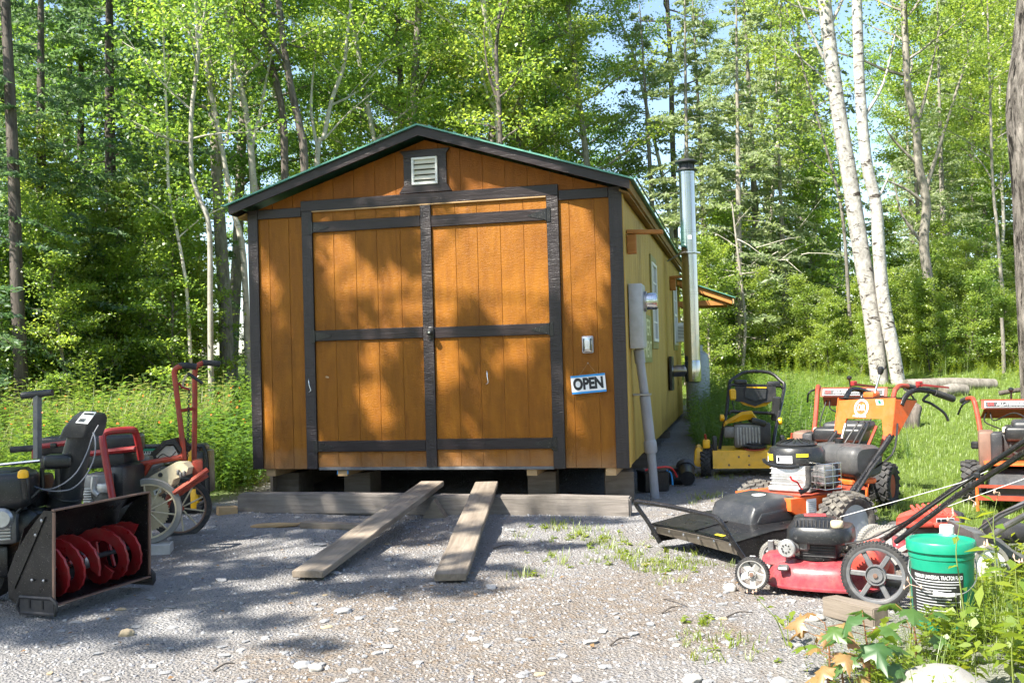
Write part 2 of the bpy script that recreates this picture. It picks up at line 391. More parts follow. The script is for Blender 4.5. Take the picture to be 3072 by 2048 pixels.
    def loft(s, rings, cap=True):
        V = [[s.bm.verts.new(Vector(p)) for p in r] for r in rings]; n = len(V[0])
        for A, B in zip(V[:-1], V[1:]):
            for k in range(n): s.bm.faces.new((A[k], A[(k + 1) % n], B[(k + 1) % n], B[k]))
        if cap: s.bm.faces.new(list(reversed(V[0]))); s.bm.faces.new(V[-1])
        return s
    def rock(s, c, size, seed=0, sub=2, amp=.28, flat=None, rz=0.0):
        t = bmesh.new(); bmesh.ops.create_icosphere(t, subdivisions=sub, radius=1.0)
        for v in t.verts:
            q = v.co * 1.3 + Vector((seed * 3.7, seed * 1.3, -seed * 2.1))
            v.co *= 1 + amp * mnoise.noise(q) + amp * .5 * mnoise.noise(q * 2.3)
            if flat: v.co.z = max(-flat, min(flat, v.co.z))
        bmesh.ops.scale(t, vec=Vector(size), verts=t.verts)
        bmesh.ops.transform(t, matrix=Matrix.Translation(Vector(c)) @ Matrix.Rotation(rz, 4, 'Z'), verts=t.verts)
        t.verts.index_update()
        s._new([v.co.copy() for v in t.verts], [[v.index for v in f.verts] for f in t.faces]); t.free(); return s
    def sheet(s, grid):
        V = [[s.bm.verts.new(Vector(p)) for p in r] for r in grid]
        for A, B in zip(V[:-1], V[1:]):
            for k in range(len(A) - 1): s.bm.faces.new((A[k], A[k + 1], B[k + 1], B[k]))
        return s
    def mesh(s, name, m, angle=35):
        bmesh.ops.recalc_face_normals(s.bm, faces=s.bm.faces)
        me = bpy.data.meshes.new(name); s.bm.to_mesh(me); s.bm.free()
        me.polygons.foreach_set('use_smooth', [True] * len(me.polygons))
        me.set_sharp_from_angle(angle=R(angle))
        me.materials.append(MT[m] if isinstance(m, str) else m)
        return me
    def build(s, name, m, parent=None, label=None, angle=35):
        o = bpy.data.objects.new(name, s.mesh(name, m, angle)); COL.objects.link(o)
        if parent is not None: o.parent = parent
        if label: o['label'] = label
        return o

def tag(o, label=None, cat=None, group=None, kind=None):
    if label: o['label'] = label
    if cat: o['category'] = cat
    if group: o['group'] = group
    if kind: o['kind'] = kind
    return o
WM = {}
def thing(name, label, cat, loc=(0, 0, 0), rz=0.0, group=None):
    o = bpy.data.objects.new(name, None); COL.objects.link(o)
    o.empty_display_size = .1
    o.location = loc; o.rotation_euler = (0, 0, rz)
    WM[o.name] = Matrix.Translation(Vector(loc)) @ Matrix.Rotation(rz, 4, 'Z')
    return tag(o, label, cat, group)
def local(o):
    inv = WM[o.name].inverted()
    return lambda p: inv @ Vector(p)
def np_mesh(name, verts, faces, m, attr=None, smooth=False):
    """verts (n,3) array, faces (k,c) array of equal-size polygons"""
    me = bpy.data.meshes.new(name)
    verts = np.asarray(verts, np.float32); faces = np.asarray(faces, np.int32)
    k, c = faces.shape
    me.vertices.add(len(verts)); me.vertices.foreach_set('co', verts.ravel())
    me.loops.add(k * c); me.loops.foreach_set('vertex_index', faces.ravel())
    me.polygons.add(k); me.polygons.foreach_set('loop_start', np.arange(0, k * c, c, dtype=np.int32))
    me.update(calc_edges=True)
    if attr is not None:
        a = me.attributes.new('leafvar', 'FLOAT', 'POINT'); a.data.foreach_set('value', np.asarray(attr, np.float32))
    if smooth: me.polygons.foreach_set('use_smooth', [True] * k)
    me.materials.append(MT[m] if isinstance(m, str) else m)
    return me
def link(name, me, parent=None, loc=None, rz=None, sc=None):
    o = bpy.data.objects.new(name, me); COL.objects.link(o)
    if parent is not None: o.parent = parent
    if loc is not None: o.location = loc
    if rz is not None: o.rotation_euler = (0, 0, rz)
    if sc is not None: o.scale = (sc, sc, sc) if not hasattr(sc, '__len__') else sc
    return o
def text(name, body, origin, xdir, ydir, height, m, parent=None, width=None, bold=0.0, thick=.0008, align='CENTER', label=None):
    """flat lettering; cap height in metres, optional fit to a width"""
    cu = bpy.data.curves.new(name, 'FONT'); cu.body = body
    cu.align_x = align; cu.align_y = 'CENTER'; cu.size = 1.0; cu.offset = bold; cu.extrude = 0.0
    o = bpy.data.objects.new(name, cu); COL.objects.link(o)
    bpy.context.view_layer.update()
    me = bpy.data.meshes.new_from_object(o)
    bpy.data.objects.remove(o)
    n = len(me.vertices); co = np.empty(n * 3, np.float32); me.vertices.foreach_get('co', co); co = co.reshape(-1, 3)
    sy = height / .70
    sx = sy if width is None else width / max(1e-6, co[:, 0].max() - co[:, 0].min())
    x = Vector(xdir).normalized(); y = Vector(ydir).normalized(); z = x.cross(y); o0 = Vector(origin)
    P = np.array([list(o0 + x * float(a) * sx + y * float(b) * sy + z * thick) for a, b, c in co], np.float32)
    me.vertices.foreach_set('co', P.ravel()); me.update()
    me.materials.append(MT[m])
    ob = bpy.data.objects.new(name, me); COL.objects.link(ob)
    if parent is not None: ob.parent = parent
    if label: ob['label'] = label
    return ob

# ================================================================== SHED  (local: x along the front, y into the depth, z up)
SHED_YAW = -0.2242
SHED_O = Vector((-2.4468, 9.3439, 0))
W, DEP, ZB, ZT = 3.5, 8.35, 0.384, 2.760
OH, EO, SL = 0.18, 0.10, 0.322                 # rake overhang, eave overhang, roof slope
shed = thing('shed', 'long brown stained wooden shed with dark trim, double doors and teal metal roof', 'shed', SHED_O, SHED_YAW)
SW = WM['shed']
def zf(x):                                      # underside of the roof line at x
    return 2.745 + SL * (min(x, W - x) + EO)
# hidden walls
M().box((0.05, DEP / 2, (ZB + 2.62) / 2), (.02, DEP - .1, 2.62 - ZB)).build('left_wall', 'side_siding', shed)
M().prism([(.06, DEP, ZB), (W - .02, DEP, ZB), (W - .02, DEP, 2.70), (W / 2, DEP, zf(W / 2) - .02), (.06, DEP, 2.70)], (0, -.03, 0)).build('rear_wall', 'side_siding', shed)
M().box((W / 2, DEP / 2, ZB + .02), (W - .06, DEP - .06, .04)).build('floor_deck', 'raw_wood', shed)
# front wall sheathing (behind the boards; joints show as recessed lines)
fw = M().prism([(.05, .0175, ZB), (W - .03, .0175, ZB), (W - .03, .0175, 2.76), (W / 2, .0175, zf(W / 2) - .01), (.05, .0175, 2.76)], (0, .02, 0)).build('front_wall', 'sheathing', shed)
def board(parent, x0, x1, z0, z1, y0=.012, y1=.0172, m='siding', g=.0016):
    """one upright siding board; z1 may be a function of x (gable)"""
    a, b = x0 + g, x1 - g
    mb = M()
    if callable(z1):
        xs = [a, b] if not (a < W / 2 < b) else [a, W / 2, b]
        top = [(x, z1(x)) for x in xs]
    else: top = [(a, z1), (b, z1)]
    c = .0015
    poly = [(a, z0), (b, z0)] + list(reversed(top))
    front = [(x + (c if x == a else -c if x == b else 0), y0, z) for x, z in poly]
    back = [(x, y0 + .0015, z) for x, z in poly]; back2 = [(x, y1, z) for x, z in poly]
    mb.loft([front, back, back2])
    return mb.build('siding_board', m, parent)
def splits(x0, x1, fr):
    xs = [x0] + [x0 + (x1 - x0) * f for f in fr] + [x1]
    return list(zip(xs[:-1], xs[1:]))
for a, b in splits(.07, .575, (.27, .665)): board(fw, a, b, ZB, 2.745)
for a, b in splits(2.93, 3.44, (.235, .665)): board(fw, a, b, ZB, 2.745)
gx = [.10 + .2032 * i - .055 for i in range(1, 18)]
gx = [0.02] + gx + [3.48]
for a, b in zip(gx[:-1], gx[1:]):
    board(fw, a, b, 2.752, lambda x: zf(x) - .004, m='gable_siding')
# doors
PL0, PL1, C0, C1, PR0, PR1 = .547, .649, 1.698, 1.797, 2.853, 2.958
def trim(name, x0, x1, z0, z1, m, parent, y0=-.014, y1=.0115, label=None):
    return M().box(((x0 + x1) / 2, (y0 + y1) / 2, (z0 + z1) / 2), (x1 - x0, y1 - y0, z1 - z0), bev=.003).build(name, m, parent, label)
def door(x0, x1, fr, hinge_x, sgn, bars, with_post):
    d = M().box(((x0 + x1) / 2, .0125, (ZB + 2.75) / 2 + .004), (x1 - x0 - .01, .008, 2.75 - ZB - .012)).build('door', 'sheathing', shed)
    for a, b in splits(x0, x1, fr): board(d, a, b, ZB + .022, 2.748, .0035, .0083)
    for (z0, z1) in bars:
        trim('door_bar', x0 + .003, x1 - .003, z0, z1, 'trim_h', d, -.016, .0032)
        zc = (z0 + z1) / 2
        h = M()
        h.box((hinge_x - sgn * .022, -.0215, zc - .004), (.036, .006, .128), bev=.002)
        h.prism([(hinge_x, -.0215, zc + .040), (hinge_x, -.0215, zc - .048), (hinge_x + sgn * .15, -.0215, zc - .012), (hinge_x + sgn * .165, -.0215, zc - .003), (hinge_x + sgn * .15, -.0215, zc + .006)], (0, .006, 0))
        h.cyl((hinge_x, -.022, zc - .055), (hinge_x, -.022, zc + .05), .008, n=8)
        for k in (-.045, 0, .04): h.cyl((hinge_x - sgn * .026, -.024, zc + k), (hinge_x - sgn * .026, -.027, zc + k), .006, n=6)
        h.build('strap_hinge', 'black_metal', d)
    return d
dl = door(PL1, C0, (.195, .40, .595, .81), PL1 + .006, 1, [(.542, .640), (1.556, 1.654), (2.557, 2.655)], False)
dr = door(C1, PR0, (.21, .40, .60, .80), PR0 - .004, -1, [(.553, .648), (1.548, 1.646), (2.546, 2.648)], True)
trim('door_post', PL0, PL1, ZB, 2.757, 'trim_v', shed, -.017)
trim('door_post', PR0, PR1, ZB - .004, 2.757, 'trim_v', shed, -.017)
trim('centre_batten', C0, C1, ZB + .018, 2.745, 'trim_v', dl, -.020, .0032)
trim('header_board', PL0 - .005, PR1 + .002, 2.757, 2.855, 'trim_h', shed, -.018, .0112)
trim('header_board', .104, PL0 - .008, 2.713, 2.800, 'trim_h', shed, -.008, .0112)
trim('header_board', PR1 + .005, 3.396, 2.713, 2.800, 'trim_h', shed, -.008, .0112)
trim('threshold_strip', PL1 + .002, PR0 - .002, ZB - .012, ZB + .016, 'rim_grey', shed, .004, .030)
M().box((1.75, -.004, 2.752), (2.2, .030, .010)).build('header_lip', 'raw_wood', shed)
# corner trim: front face and return
trim('corner_trim', 0.0, .102, ZB, 2.800, 'trim_v', shed, -.012)
trim('corner_trim', 3.399, 3.512, ZB - .004, 2.800, 'trim_v', shed, -.012)
M().box((3.513, .048, (ZB + 2.74) / 2), (.012, .094, 2.74 - ZB), bev=.002).build('corner_return', 'side_siding', shed)
# handle, hooks on the doors
h = M(); h.box((1.776, -.027, 1.593), (.052, .014, .115), bev=.02, seg=3)
h.lathe([(.018, 0), (.018, .02), (.026, .028), (.026, .05), (.016, .058), (0.001, .058)], (1.776, -.033, 1.600), (0, -1, 0), 14)
h.build('latch_knob', 'black_metal', dl)
M().lathe([(.009, 0), (.009, .003), (.001, .003)], (1.776, -.091, 1.600), (0, -1, 0), 10).build('keyhole_disc', 'chrome', dl)
def hook(x, z, parent, tilt=0.0, y=0.0):
    h = M(); h.ring((x, .006, z), (1, 0, 0), .008, .0025, 10, 6)
    h.tube([(x, .002, z - .008), (x + tilt * .3, -.004, z - .05), (x + tilt, -.004, z - .100), (x + tilt - .012, -.018, z - .112), (x + tilt - .020, -.006, z - .114)], .0034, 6)
    for v in h.bm.verts: v.co.y += y
    h.build('hook_latch', 'chrome', parent)
hook(2.274, 1.240, dr, .010, 0.0)
hook(.583, 1.205, dl, .022, -.019)
M().box((.759, .002, 1.225), (.032, .008, .016), (0, .25, 0), .002).build('wood_cleat', 'raw_wood', dl)
# gable vent
def quadboard(name, poly, m, y0, y1, parent=shed): return M().prism([(x, y0, z) for x, z in poly], (0, y1 - y0, 0)).build(name, m, parent)
vent = M().box((1.7525, .006, 3.054), (.25, .02, .24)).build('gable_vent', 'dark', shed)
for i in range(5):
    z = 3.150 - i * .0475
    M().box((1.7525, -.010, z - .006), (.205, .006, .060), (R(-34), 0, 0)).build('louver_slat', 'cream_plastic', vent)
for (x0, x1, z0, z1) in ((1.631, 1.874, 3.157, 3.177), (1.631, 1.874, 2.931, 2.951), (1.631, 1.652, 2.9515, 3.1565), (1.853, 1.874, 2.9515, 3.1565)):
    M().box(((x0 + x1) / 2, -.014, (z0 + z1) / 2), (x1 - x0, .036, z1 - z0), bev=.003).build('vent_frame', 'white_plastic', vent)
quadboard('vent_trim', [(1.516, 3.247), (1.985, 3.247), (1.953, 3.200), (1.953, 3.179), (1.553, 3.179), (1.553, 3.200)], 'trim_h', -.012, .0115)
quadboard('vent_trim', [(1.553, 2.931), (1.629, 2.931), (1.629, 3.177), (1.553, 3.177)], 'trim_v', -.012, .0115)
quadboard('vent_trim', [(1.876, 2.931), (1.953, 2.931), (1.953, 3.177), (1.876, 3.177)], 'trim_v', -.012, .0115)
quadboard('vent_sill', [(1.506, 2.862), (1.998, 2.862), (1.956, 2.929), (1.553, 2.929)], 'trim_h', -.020, .0115)
# roof
AX = W / 2
for sg in (-1, 1):
    def X(d): return AX + sg * d
    D = AX + EO + .035
    zt = lambda d: zf(AX) - SL * d + .085
    roof = M().prism([(X(0), -OH - .03, zt(0)), (X(D), -OH - .03, zt(D)), (X(D), -OH - .03, zt(D) + .014), (X(0), -OH - .03, zt(0) + .014)], (0, DEP + 2 * OH, 0)).build('roof_panel', 'roof', shed)
    for k in range(9):
        d = .1 + k * .225
        M().prism([(X(d), -OH - .02, zt(d) + .014), (X(d + .02), -OH - .02, zt(d + .02) + .014), (X(d + .01), -OH - .02, zt(d + .01) + .032)], (0, DEP + 2 * OH - .02, 0)).build('roof_rib', 'roof', roof)
    M().prism([(X(0.0), -OH, zf(AX)), (X(AX + EO), -OH, zf(AX) - SL * (AX + EO)), (X(AX + EO), -OH, zf(AX) - SL * (AX + EO) + .083), (X(0.0), -OH, zf(AX) + .083)], (0, .022, 0)).build('fascia_board', 'trim_h', shed)
    M().prism([(X(0.001), -OH + .023, zf(AX) + .062), (X(AX + EO), -OH + .023, zf(AX) - SL * (AX + EO) + .062), (X(AX + EO), -OH + .023, zf(AX) - SL * (AX + EO) + .080), (X(0.001), -OH + .023, zf(AX) + .080)], (0, OH - .014, 0)).build('rake_soffit', 'red_wood', shed)
    xe = X(AX + EO - .0115)
    M().box((xe, DEP / 2, 2.782), (.020, DEP + OH * 2 - .06, .075)).build('eave_board', 'soffit' if sg > 0 else 'trim_h', shed)
    for k in range(14):
        y0 = -.05 + k * .61
        M().prism([(X(AX - .005), y0, 2.745 + SL * (EO + .005) - .025), (X(AX + EO - .023), y0, 2.745 - .022), (X(AX + EO - .023), y0, 2.745 - .004), (X(AX - .005), y0, 2.745 + SL * (EO + .005) - .007)], (0, .60, 0)).build('soffit_board', 'soffit', shed)
rv = M()
for sg in (-1, 1):
    rv.prism([(AX, -.10, zf(AX) + .118), (AX + sg * .115, -.10, zf(AX) + .090), (AX + sg * .130, -.10, zf(AX) + .078), (AX, -.10, zf(AX) + .098)], (0, DEP, 0))
rv.build('ridge_vent', 'black_rubber', shed)
# right side wall
sw = M().box((3.478, DEP / 2, (ZB + 2.76) / 2), (.02, DEP - .02, 2.76 - ZB)).build('side_wall', 'sheathing', shed)
ny = 41
for i in range(ny):
    y0 = .10 + i * (DEP - .12) / ny; y1 = y0 + (DEP - .12) / ny
    M().box((3.4975, (y0 + y1) / 2, (ZB + 2.735) / 2), (.017, y1 - y0 - .007, 2.735 - ZB - .004 * (i % 3)), bev=.003).build('siding_board', 'side_siding', sw)
# brackets high on the wall, windows
br = M(); br.box((3.551, .36, 2.335), (.085, .07, .17), bev=.006); br.box((3.670, .36, 2.440), (.32, .085, .036), (0, R(3), 0), .004)
br.build('wooden_bracket', 'red_wood', shed)
br = M(); br.box((3.551, 5.95, 2.36), (.085, .07, .17), bev=.006); br.box((3.640, 5.95, 2.465), (.26, .085, .036), (0, 0, 0), .004)
br.build('wooden_bracket', 'red_wood', shed)
def side_window(y0, y1, z0, z1):
    wd = M().box((3.511, (y0 + y1) / 2, (z0 + z1) / 2), (.008, y1 - y0, z1 - z0)).build('window', 'dark', shed)
    for (a, b, c, d) in ((y0 - .07, y0 - .001, z0 - .08, z1 + .08), (y1 + .001, y1 + .07, z0 - .08, z1 + .08), (y0, y1, z1 + .001, z1 + .08), (y0, y1, z0 - .08, z0 - .001)):
        M().box((3.516, (a + b) / 2, (c + d) / 2), (.020, b - a, d - c), bev=.003).build('window_trim', 'window_trim', wd)
    M().box((3.518, (y0 + y1) / 2, (z0 + z1) / 2), (.004, y1 - y0 - .06, z1 - z0 - .06)).build('pane', 'glass', wd)
    f = .035
    for (a, b, c, d) in ((y0, y0 + f, z0, z1), (y1 - f, y1, z0, z1), (y0 + f, y1 - f, z1 - f, z1), (y0 + f, y1 - f, z0, z0 + f), (y0 + f, y1 - f, (z0 + z1) / 2 - .02, (z0 + z1) / 2 + .02)):
        M().box((3.526, (a + b) / 2, (c + d) / 2), (.024, b - a - .001, d - c - .001), bev=.003).build('sash', 'white_plastic', wd)
    ym = (y0 + y1) / 2
    M().box((3.523, ym, (z0 + z1) / 2), (.010, .018, z1 - z0 - .08)).build('muntin', 'white_plastic', wd)
    for z in (z0 + (z1 - z0) * .25, z0 + (z1 - z0) * .75):
        M().box((3.5222, ym, z), (.010, y1 - y0 - .08, .018)).build('muntin', 'white_plastic', wd)
side_window(2.70, 3.30, 1.50, 2.40)
side_window(6.42, 7.10, 1.50, 2.40)
# skids and blocks under the floor
for x in (.16, .875, 2.648, 3.345):
    M().prism([(x - .045, .03, ZB - .004), (x + .045, .03, ZB - .004), (x + .045, .03, .315), (x + .025, .03, .315), (x - .045, .03, .315)], (0, DEP - .1, 0)).build('skid_beam', 'raw_wood', shed)
for x, s in ((.16, 0), (.875, 1), (2.648, 2), (3.345, 3)):
    for y in (.50, 2.6, 5.2, 7.8):
        g = gz(*(SW @ Vector((x, y, 0))).xy)
        h1 = .315 - g + .02
        if h1 < .05: continue
        M().box((x + .01, y, g - .02 + h1 / 2), (.26, .34, h1 - .002), (0, 0, .05 * s), .006).build('support_block', 'dark_old_wood', shed)
M().box((.055, DEP / 2, .18), (.03, DEP - .5, .40)).build('added_shade_board', 'old_wood', shed)  # added board, keeps sunlight and the bright meadow out from under the floor
M().box((.875, .0335, .352), (.112, .006, .040), bev=.001).build('end_tag', 'label_blue', shed, 'pale blue paint on the end of the skid beam')
# rear awning on the right wall
aw = M().prism([(3.52, 7.45, 2.56), (4.42, 7.45, 2.216), (4.42, 7.45, 2.231), (3.52, 7.45, 2.575)], (0, .95, 0)).build('awning_roof', 'roof', shed)
for y in (7.50, 7.90, 8.30):
    M().prism([(3.52, y, 2.46), (4.36, y, 2.128), (4.36, y, 2.218), (3.52, y, 2.55)], (0, .04, 0)).build('rafter', 'red_wood', aw)
    M().box((3.90, y + .065, 2.16), (.76, .04, .08)).build('brace_beam', 'red_wood', aw)
M().box((4.385, 7.92, 2.175), (.02, .9, .085)).build('awning_fascia', 'raw_wood', aw)

# ------------------------------------------------------------------ things that hang on or stand by the shed
def on_shed(p): return SW @ Vector(p)
# OPEN sign
sg = thing('open_sign', 'small white OPEN sign with blue edges hanging by a cord on the shed', 'sign', on_shed((3.18, -.02, 1.11)), SHED_YAW)
tl = .072
ex, ez = Vector((math.cos(tl), 0, math.sin(tl))), Vector((-math.sin(tl), 0, math.cos(tl)))
rot = Matrix(((ex.x, 0, ez.x), (0, 1, 0), (ex.z, 0, ez.z)))
M().box((0, 0, 0), (.300, .006, .158), rot, .001).build('panel', 'label_white', sg)
for k in (-1, 1): M().box(tuple(ez * (k * .0705)), (.300, .0076, .017), rot).build('edge_stripe', 'label_blue', sg)
text('lettering', 'OPEN', (0, -.0042, -.001), ex, ez, .092, 'ink', sg, .262, .05)
M().tube([ex * -.07 + ez * .08, Vector((.0, .006, .178)), ex * .08 + ez * .08], .0016, 5).build('cord', 'jute', sg)
M().lathe([(.005, 0), (.005, .012), (0.001, .012)], (0, .008, .178), (0, -1, 0), 8).build('nail', 'steel', sg)
# outdoor switch cover
sc_ = thing('switch_cover', 'clear weatherproof switch box on the siding above the OPEN sign', 'switch', on_shed((3.181, .012, 1.448)), SHED_YAW)
M().box((0, -.012, 0), (.100, .024, .150), bev=.018, seg=3).build('back_plate', 'box_grey', sc_)
M().box((0, -.032, .0), (.082, .022, .132), bev=.010, seg=2).build('cover', 'chrome', sc_)
M().box((0, -.0445, .0), (.034, .006, .078), bev=.002).build('switch_plate', 'white_plastic', sc_)
M().box((0, -.050, .0), (.010, .008, .022), bev=.002).build('toggle', 'white_plastic', sc_)
for k in (-1, 1): M().box((k * .030, -.0445, 0), (.012, .004, .105), bev=.002).build('side_slot', 'grey_plastic', sc_)
# electric meter
em = thing('electric_meter', 'grey electric meter box with round glass meter on the side wall', 'meter', on_shed((3.512, .43, 1.40)), SHED_YAW)
bx = M().box((.062, 0, .292), (.120, .30, .575), bev=.008, seg=2).build('box', 'box_grey', em)
M().box((.1235, 0, .292), (.006, .27, .54), bev=.002).build('cover_panel', 'box_grey', em)
M().lathe([(.092, 0), (.092, .022), (.086, .026), (.078, .026)], (.127, .0, .425), (1, 0, 0), 24).build('meter_ring', 'steel', em)
M().lathe([(.076, 0), (.076, .10), (.066, .118), (.001, .122)], (.130, .0, .425), (1, 0, 0), 24).build('meter_glass', 'chrome', em)
M().box((.07, 0, -.012), (.05, .06, .03), bev=.004).build('hub', 'box_grey', em)
# conduit
cdt = thing('conduit_pipe', 'grey plastic conduit pipe running from the meter box into the ground', 'pipe', (0, 0, 0))
p0 = on_shed((3.575, .43, 1.395)); pb = Vector((1.265, 9.12, gz(1.265, 9.12) - .05))
kk = lambda t: p0.lerp(pb, t) + Vector((math.sin(t * 3.1) * .012, 0, 0))
M().tube([kk(i / 8) for i in range(9)], .040, 16).build('pipe', 'pvc', cdt)
M().tube([kk(.0), kk(.085)], .048, 16).build('coupling', 'pvc', cdt)
M().tube([kk(.30), kk(.31), kk(.60)], [.046, .049, .049], 16).build('sleeve', 'pvc', cdt)
M().tube([kk(.585), kk(.60), kk(.66), kk(.67)], [.050, .059, .059, .052], 16).build('coupling', 'pvc', cdt)
sp = M(); q = kk(.29); sp.box(q + Vector((-.02, 0, .0)), (.16, .10, .018), (0, 0, SHED_YAW), .003); sp.build('pipe_strap', 'steel', cdt)
# POWER EQUIPMENT sign
ps = thing('power_equipment_sign', 'olive green board lettered POWER EQUIPMENT on the side wall behind the meter', 'sign', on_shed((3.508, 1.62, 1.50)), SHED_YAW)
M().box((.012, 0, .02), (.014, 1.62, .50), bev=.002).build('board', 'sign_green', ps)
text('lettering', 'POWER', (.0195, .02, .13), (0, 1, 0), (0, 0, 1), .17, 'letter_cream', ps, 1.25, .01)
text('lettering', 'EQUIPMENT', (.0195, .0, -.10), (0, 1, 0), (0, 0, 1), .17, 'letter_cream', ps, 1.50, .01)
# window air conditioner
ac = thing('air_conditioner', 'white window air conditioner sticking out of the far side window', 'air conditioner', on_shed((3.53, 6.78, 1.545)), SHED_YAW)
M().box((.15, 0, .14), (.30, .50, .28), bev=.01, seg=2).build('case', 'white_plastic', ac)
for i in range(9): M().box((.12, -.2505, .05 + i * .022), (.16, .004, .009)).build('grille_slat', 'grey_plastic', ac)
M().box((.3005, 0, .14), (.004, .44, .22)).build('rear_grille', 'grey_plastic', ac)
# flue pipe
ch = thing('flue_pipe', 'shiny stainless steel flue pipe with round cap beside the shed wall', 'chimney', on_shed((3.83, 5.2, .93)), SHED_YAW)
rF = .106
M().box((-.285, 0, .17), (.040, .42, .46), bev=.006).build('wall_plate', 'black_metal', ch)
M().cyl((-.265, 0, .20), (-.08, 0, .20), .080, n=20).build('side_arm', 'flue', ch)
M().lathe([(.085, 0), (.085, .02), (.082, .02)], (-.13, 0, .20), (1, 0, 0), 20).build('arm_band', 'flue', ch)
M().lathe([(.06, .03), (.105, .05), (.112, .12), (.112, .30), (.102, .34)], (0, 0, 0), (0, 0, 1), 28).build('tee', 'flue', ch)
for z0, z1 in ((.34, 1.26), (1.262, 2.10), (2.102, 2.90)):
    M().lathe([(rF, z0), (rF, z1 - .03), (rF + .004, z1 - .028), (rF + .004, z1)], (0, 0, 0), (0, 0, 1), 32).build('pipe_section', 'flue', ch)
M().lathe([(rF + .002, 2.90), (rF + .045, 2.915), (rF + .045, 2.93), (rF - .01, 2.935), (rF - .02, 3.01), (rF + .01, 3.012), (rF + .05, 3.03), (rF + .05, 3.045), (.05, 3.085), (.001, 3.09)], (0, 0, 0), (0, 0, 1), 28).build('rain_cap', 'iron', ch)
for k in range(4):
    a = k * math.pi / 2 + .4
    M().box((math.cos(a) * .10, math.sin(a) * .10, 2.97), (.02, .02, .08)).build('cap_post', 'iron', ch)
M().lathe([(rF + .003, 1.775), (rF + .05, 1.785), (rF + .05, 1.80), (rF + .003, 1.81)], (0, 0, 0), (0, 0, 1), 28).build('support_band', 'chrome', ch)
M().tube([(-.30, 0, 1.70), (-.12, 0, 1.785)], .012, 8).build('stay', 'steel', ch)
M().box((.02, -rF - .004, 2.0), (.045, .004, .05)).build('rating_label', 'label_white', ch)
# gas tank
gt_p = Vector((2.885, 15.6, gz(2.885, 15.6)))
gt = thing('gas_tank', 'tall blue grey gas tank standing behind the flue pipe', 'gas tank', gt_p)
M().lathe([(.10, 0), (.17, .02), (.185, .08), (.185, .92), (.17, 1.0), (.11, 1.05), (.06, 1.07), (.001, 1.07)], (0, 0, 0), (0, 0, 1), 28).build('cylinder', 'tank', gt)
M().lathe([(.09, 1.05), (.09, 1.15), (.08, 1.15), (.08, 1.05)], (0, 0, 0), (0, 0, 1), 18).build('valve_collar', 'tank', gt)
M().cyl((0, 0, 1.06), (0, 0, 1.12), .02, n=10).build('valve', 'steel', gt)

# ================================================================== GROUND
def axis(lo, fine0, fine1, hi, step, grow=1.16):
    v = list(np.arange(fine0, fine1 + 1e-6, step)); s = step
    while v[-1] < hi: s *= grow; v.append(v[-1] + s)
    s = step
    while v[0] > lo: s *= grow; v.insert(0, v[0] - s)
    return np.array(v)
gxv, gyv = axis(-400, -5.5, 6.5, 400, .055), axis(-60, 2.6, 13.0, 600, .055)
GX, GY = np.meshgrid(gxv, gyv)
GZ = ground_z(GX, GY)
def fbm(x, y, sc, seed=0.0, oct=4):
    out = np.zeros(x.shape); a = 1.0
    r = np.random.default_rng(int(seed * 100) + 5)
    for o in range(oct):
        t = r.random((64, 64)); u = x * sc; v = y * sc
        i = np.floor(u).astype(int); j = np.floor(v).astype(int); fu = u - i; fv = v - j
        fu = fu * fu * (3 - 2 * fu); fv = fv * fv * (3 - 2 * fv)
        g = lambda p, q: t[p % 64, q % 64]
        out += a * ((g(i, j) * (1 - fu) + g(i + 1, j) * fu) * (1 - fv) + (g(i, j + 1) * (1 - fu) + g(i + 1, j + 1) * fu) * fv - .5)
        a *= .5; sc *= 2.07
    return out
GZ = GZ + .020 * fbm(GX, GY, .8, 1) + .012 * fbm(GX, GY, 5.0, 2, 3) * (np.hypot(GX, GY - 7) < 12)
def lawn_w(x, y):
    """1 where grass or weeds grow, 0 on bare gravel"""
    n = .9 * fbm(x, y, .9, 3)
    left = sstep(8.9, 10.3, y + .55 * (-x - 3.2) + n) * sstep(-2.4, -3.0, x + .3 * n)
    right = sstep(2.25, 3.0, x + .25 * (y - 8.2) * (y < 8.2) - .12 * (y - 8.2) * (y >= 8.2) + n * .6)
    corner = sstep(1.02, 1.5, x - .25 * (y - 4.1) + .5 * n) * (1 - sstep(4.8, 5.3, y + .3 * n))
    far = np.maximum(sstep(17.0, 19.0, y), 1 - sstep(.5, 2.0, y + n))
    return np.clip(np.maximum.reduce([left, right * sstep(6.0, 6.6, y), corner, far]), 0, 1)
def dirt_w(x, y):
    n = fbm(x, y, 1.1, 4)
    band = np.exp(-((y - 5.55 - .10 * x + .35 * n) / .42) ** 2) * sstep(-1.6, -.4, x) * .95
    lo = np.exp(-((y - 4.55 + .3 * n) / .35) ** 2) * np.exp(-((x + .75) / .8) ** 2) * .9
    mid = np.exp(-((x - .1 + .3 * n) / 1.0) ** 2) * np.exp(-((y - 5.2) / 1.5) ** 2) * .75
    return np.clip(band + lo + mid + .8 * sstep(.05, .5, n), 0, 1)
gv = np.stack([GX.ravel(), GY.ravel(), GZ.ravel()], 1)
nx, ny_ = len(gxv), len(gyv)
idx = np.arange(nx * ny_).reshape(ny_, nx)
gf = np.stack([idx[:-1, :-1].ravel(), idx[:-1, 1:].ravel(), idx[1:, 1:].ravel(), idx[1:, :-1].ravel()], 1)
m, nt, p, co = new_mat('gravel_ground')
za = nt.nodes.new('ShaderNodeAttribute'); za.attribute_name = 'lawn'
zd = nt.nodes.new('ShaderNodeAttribute'); zd.attribute_name = 'dirt'
vor = nt.nodes.new('ShaderNodeTexVoronoi'); vor.inputs['Scale'].default_value = 62; nt.links.new(co, vor.inputs['Vector'])
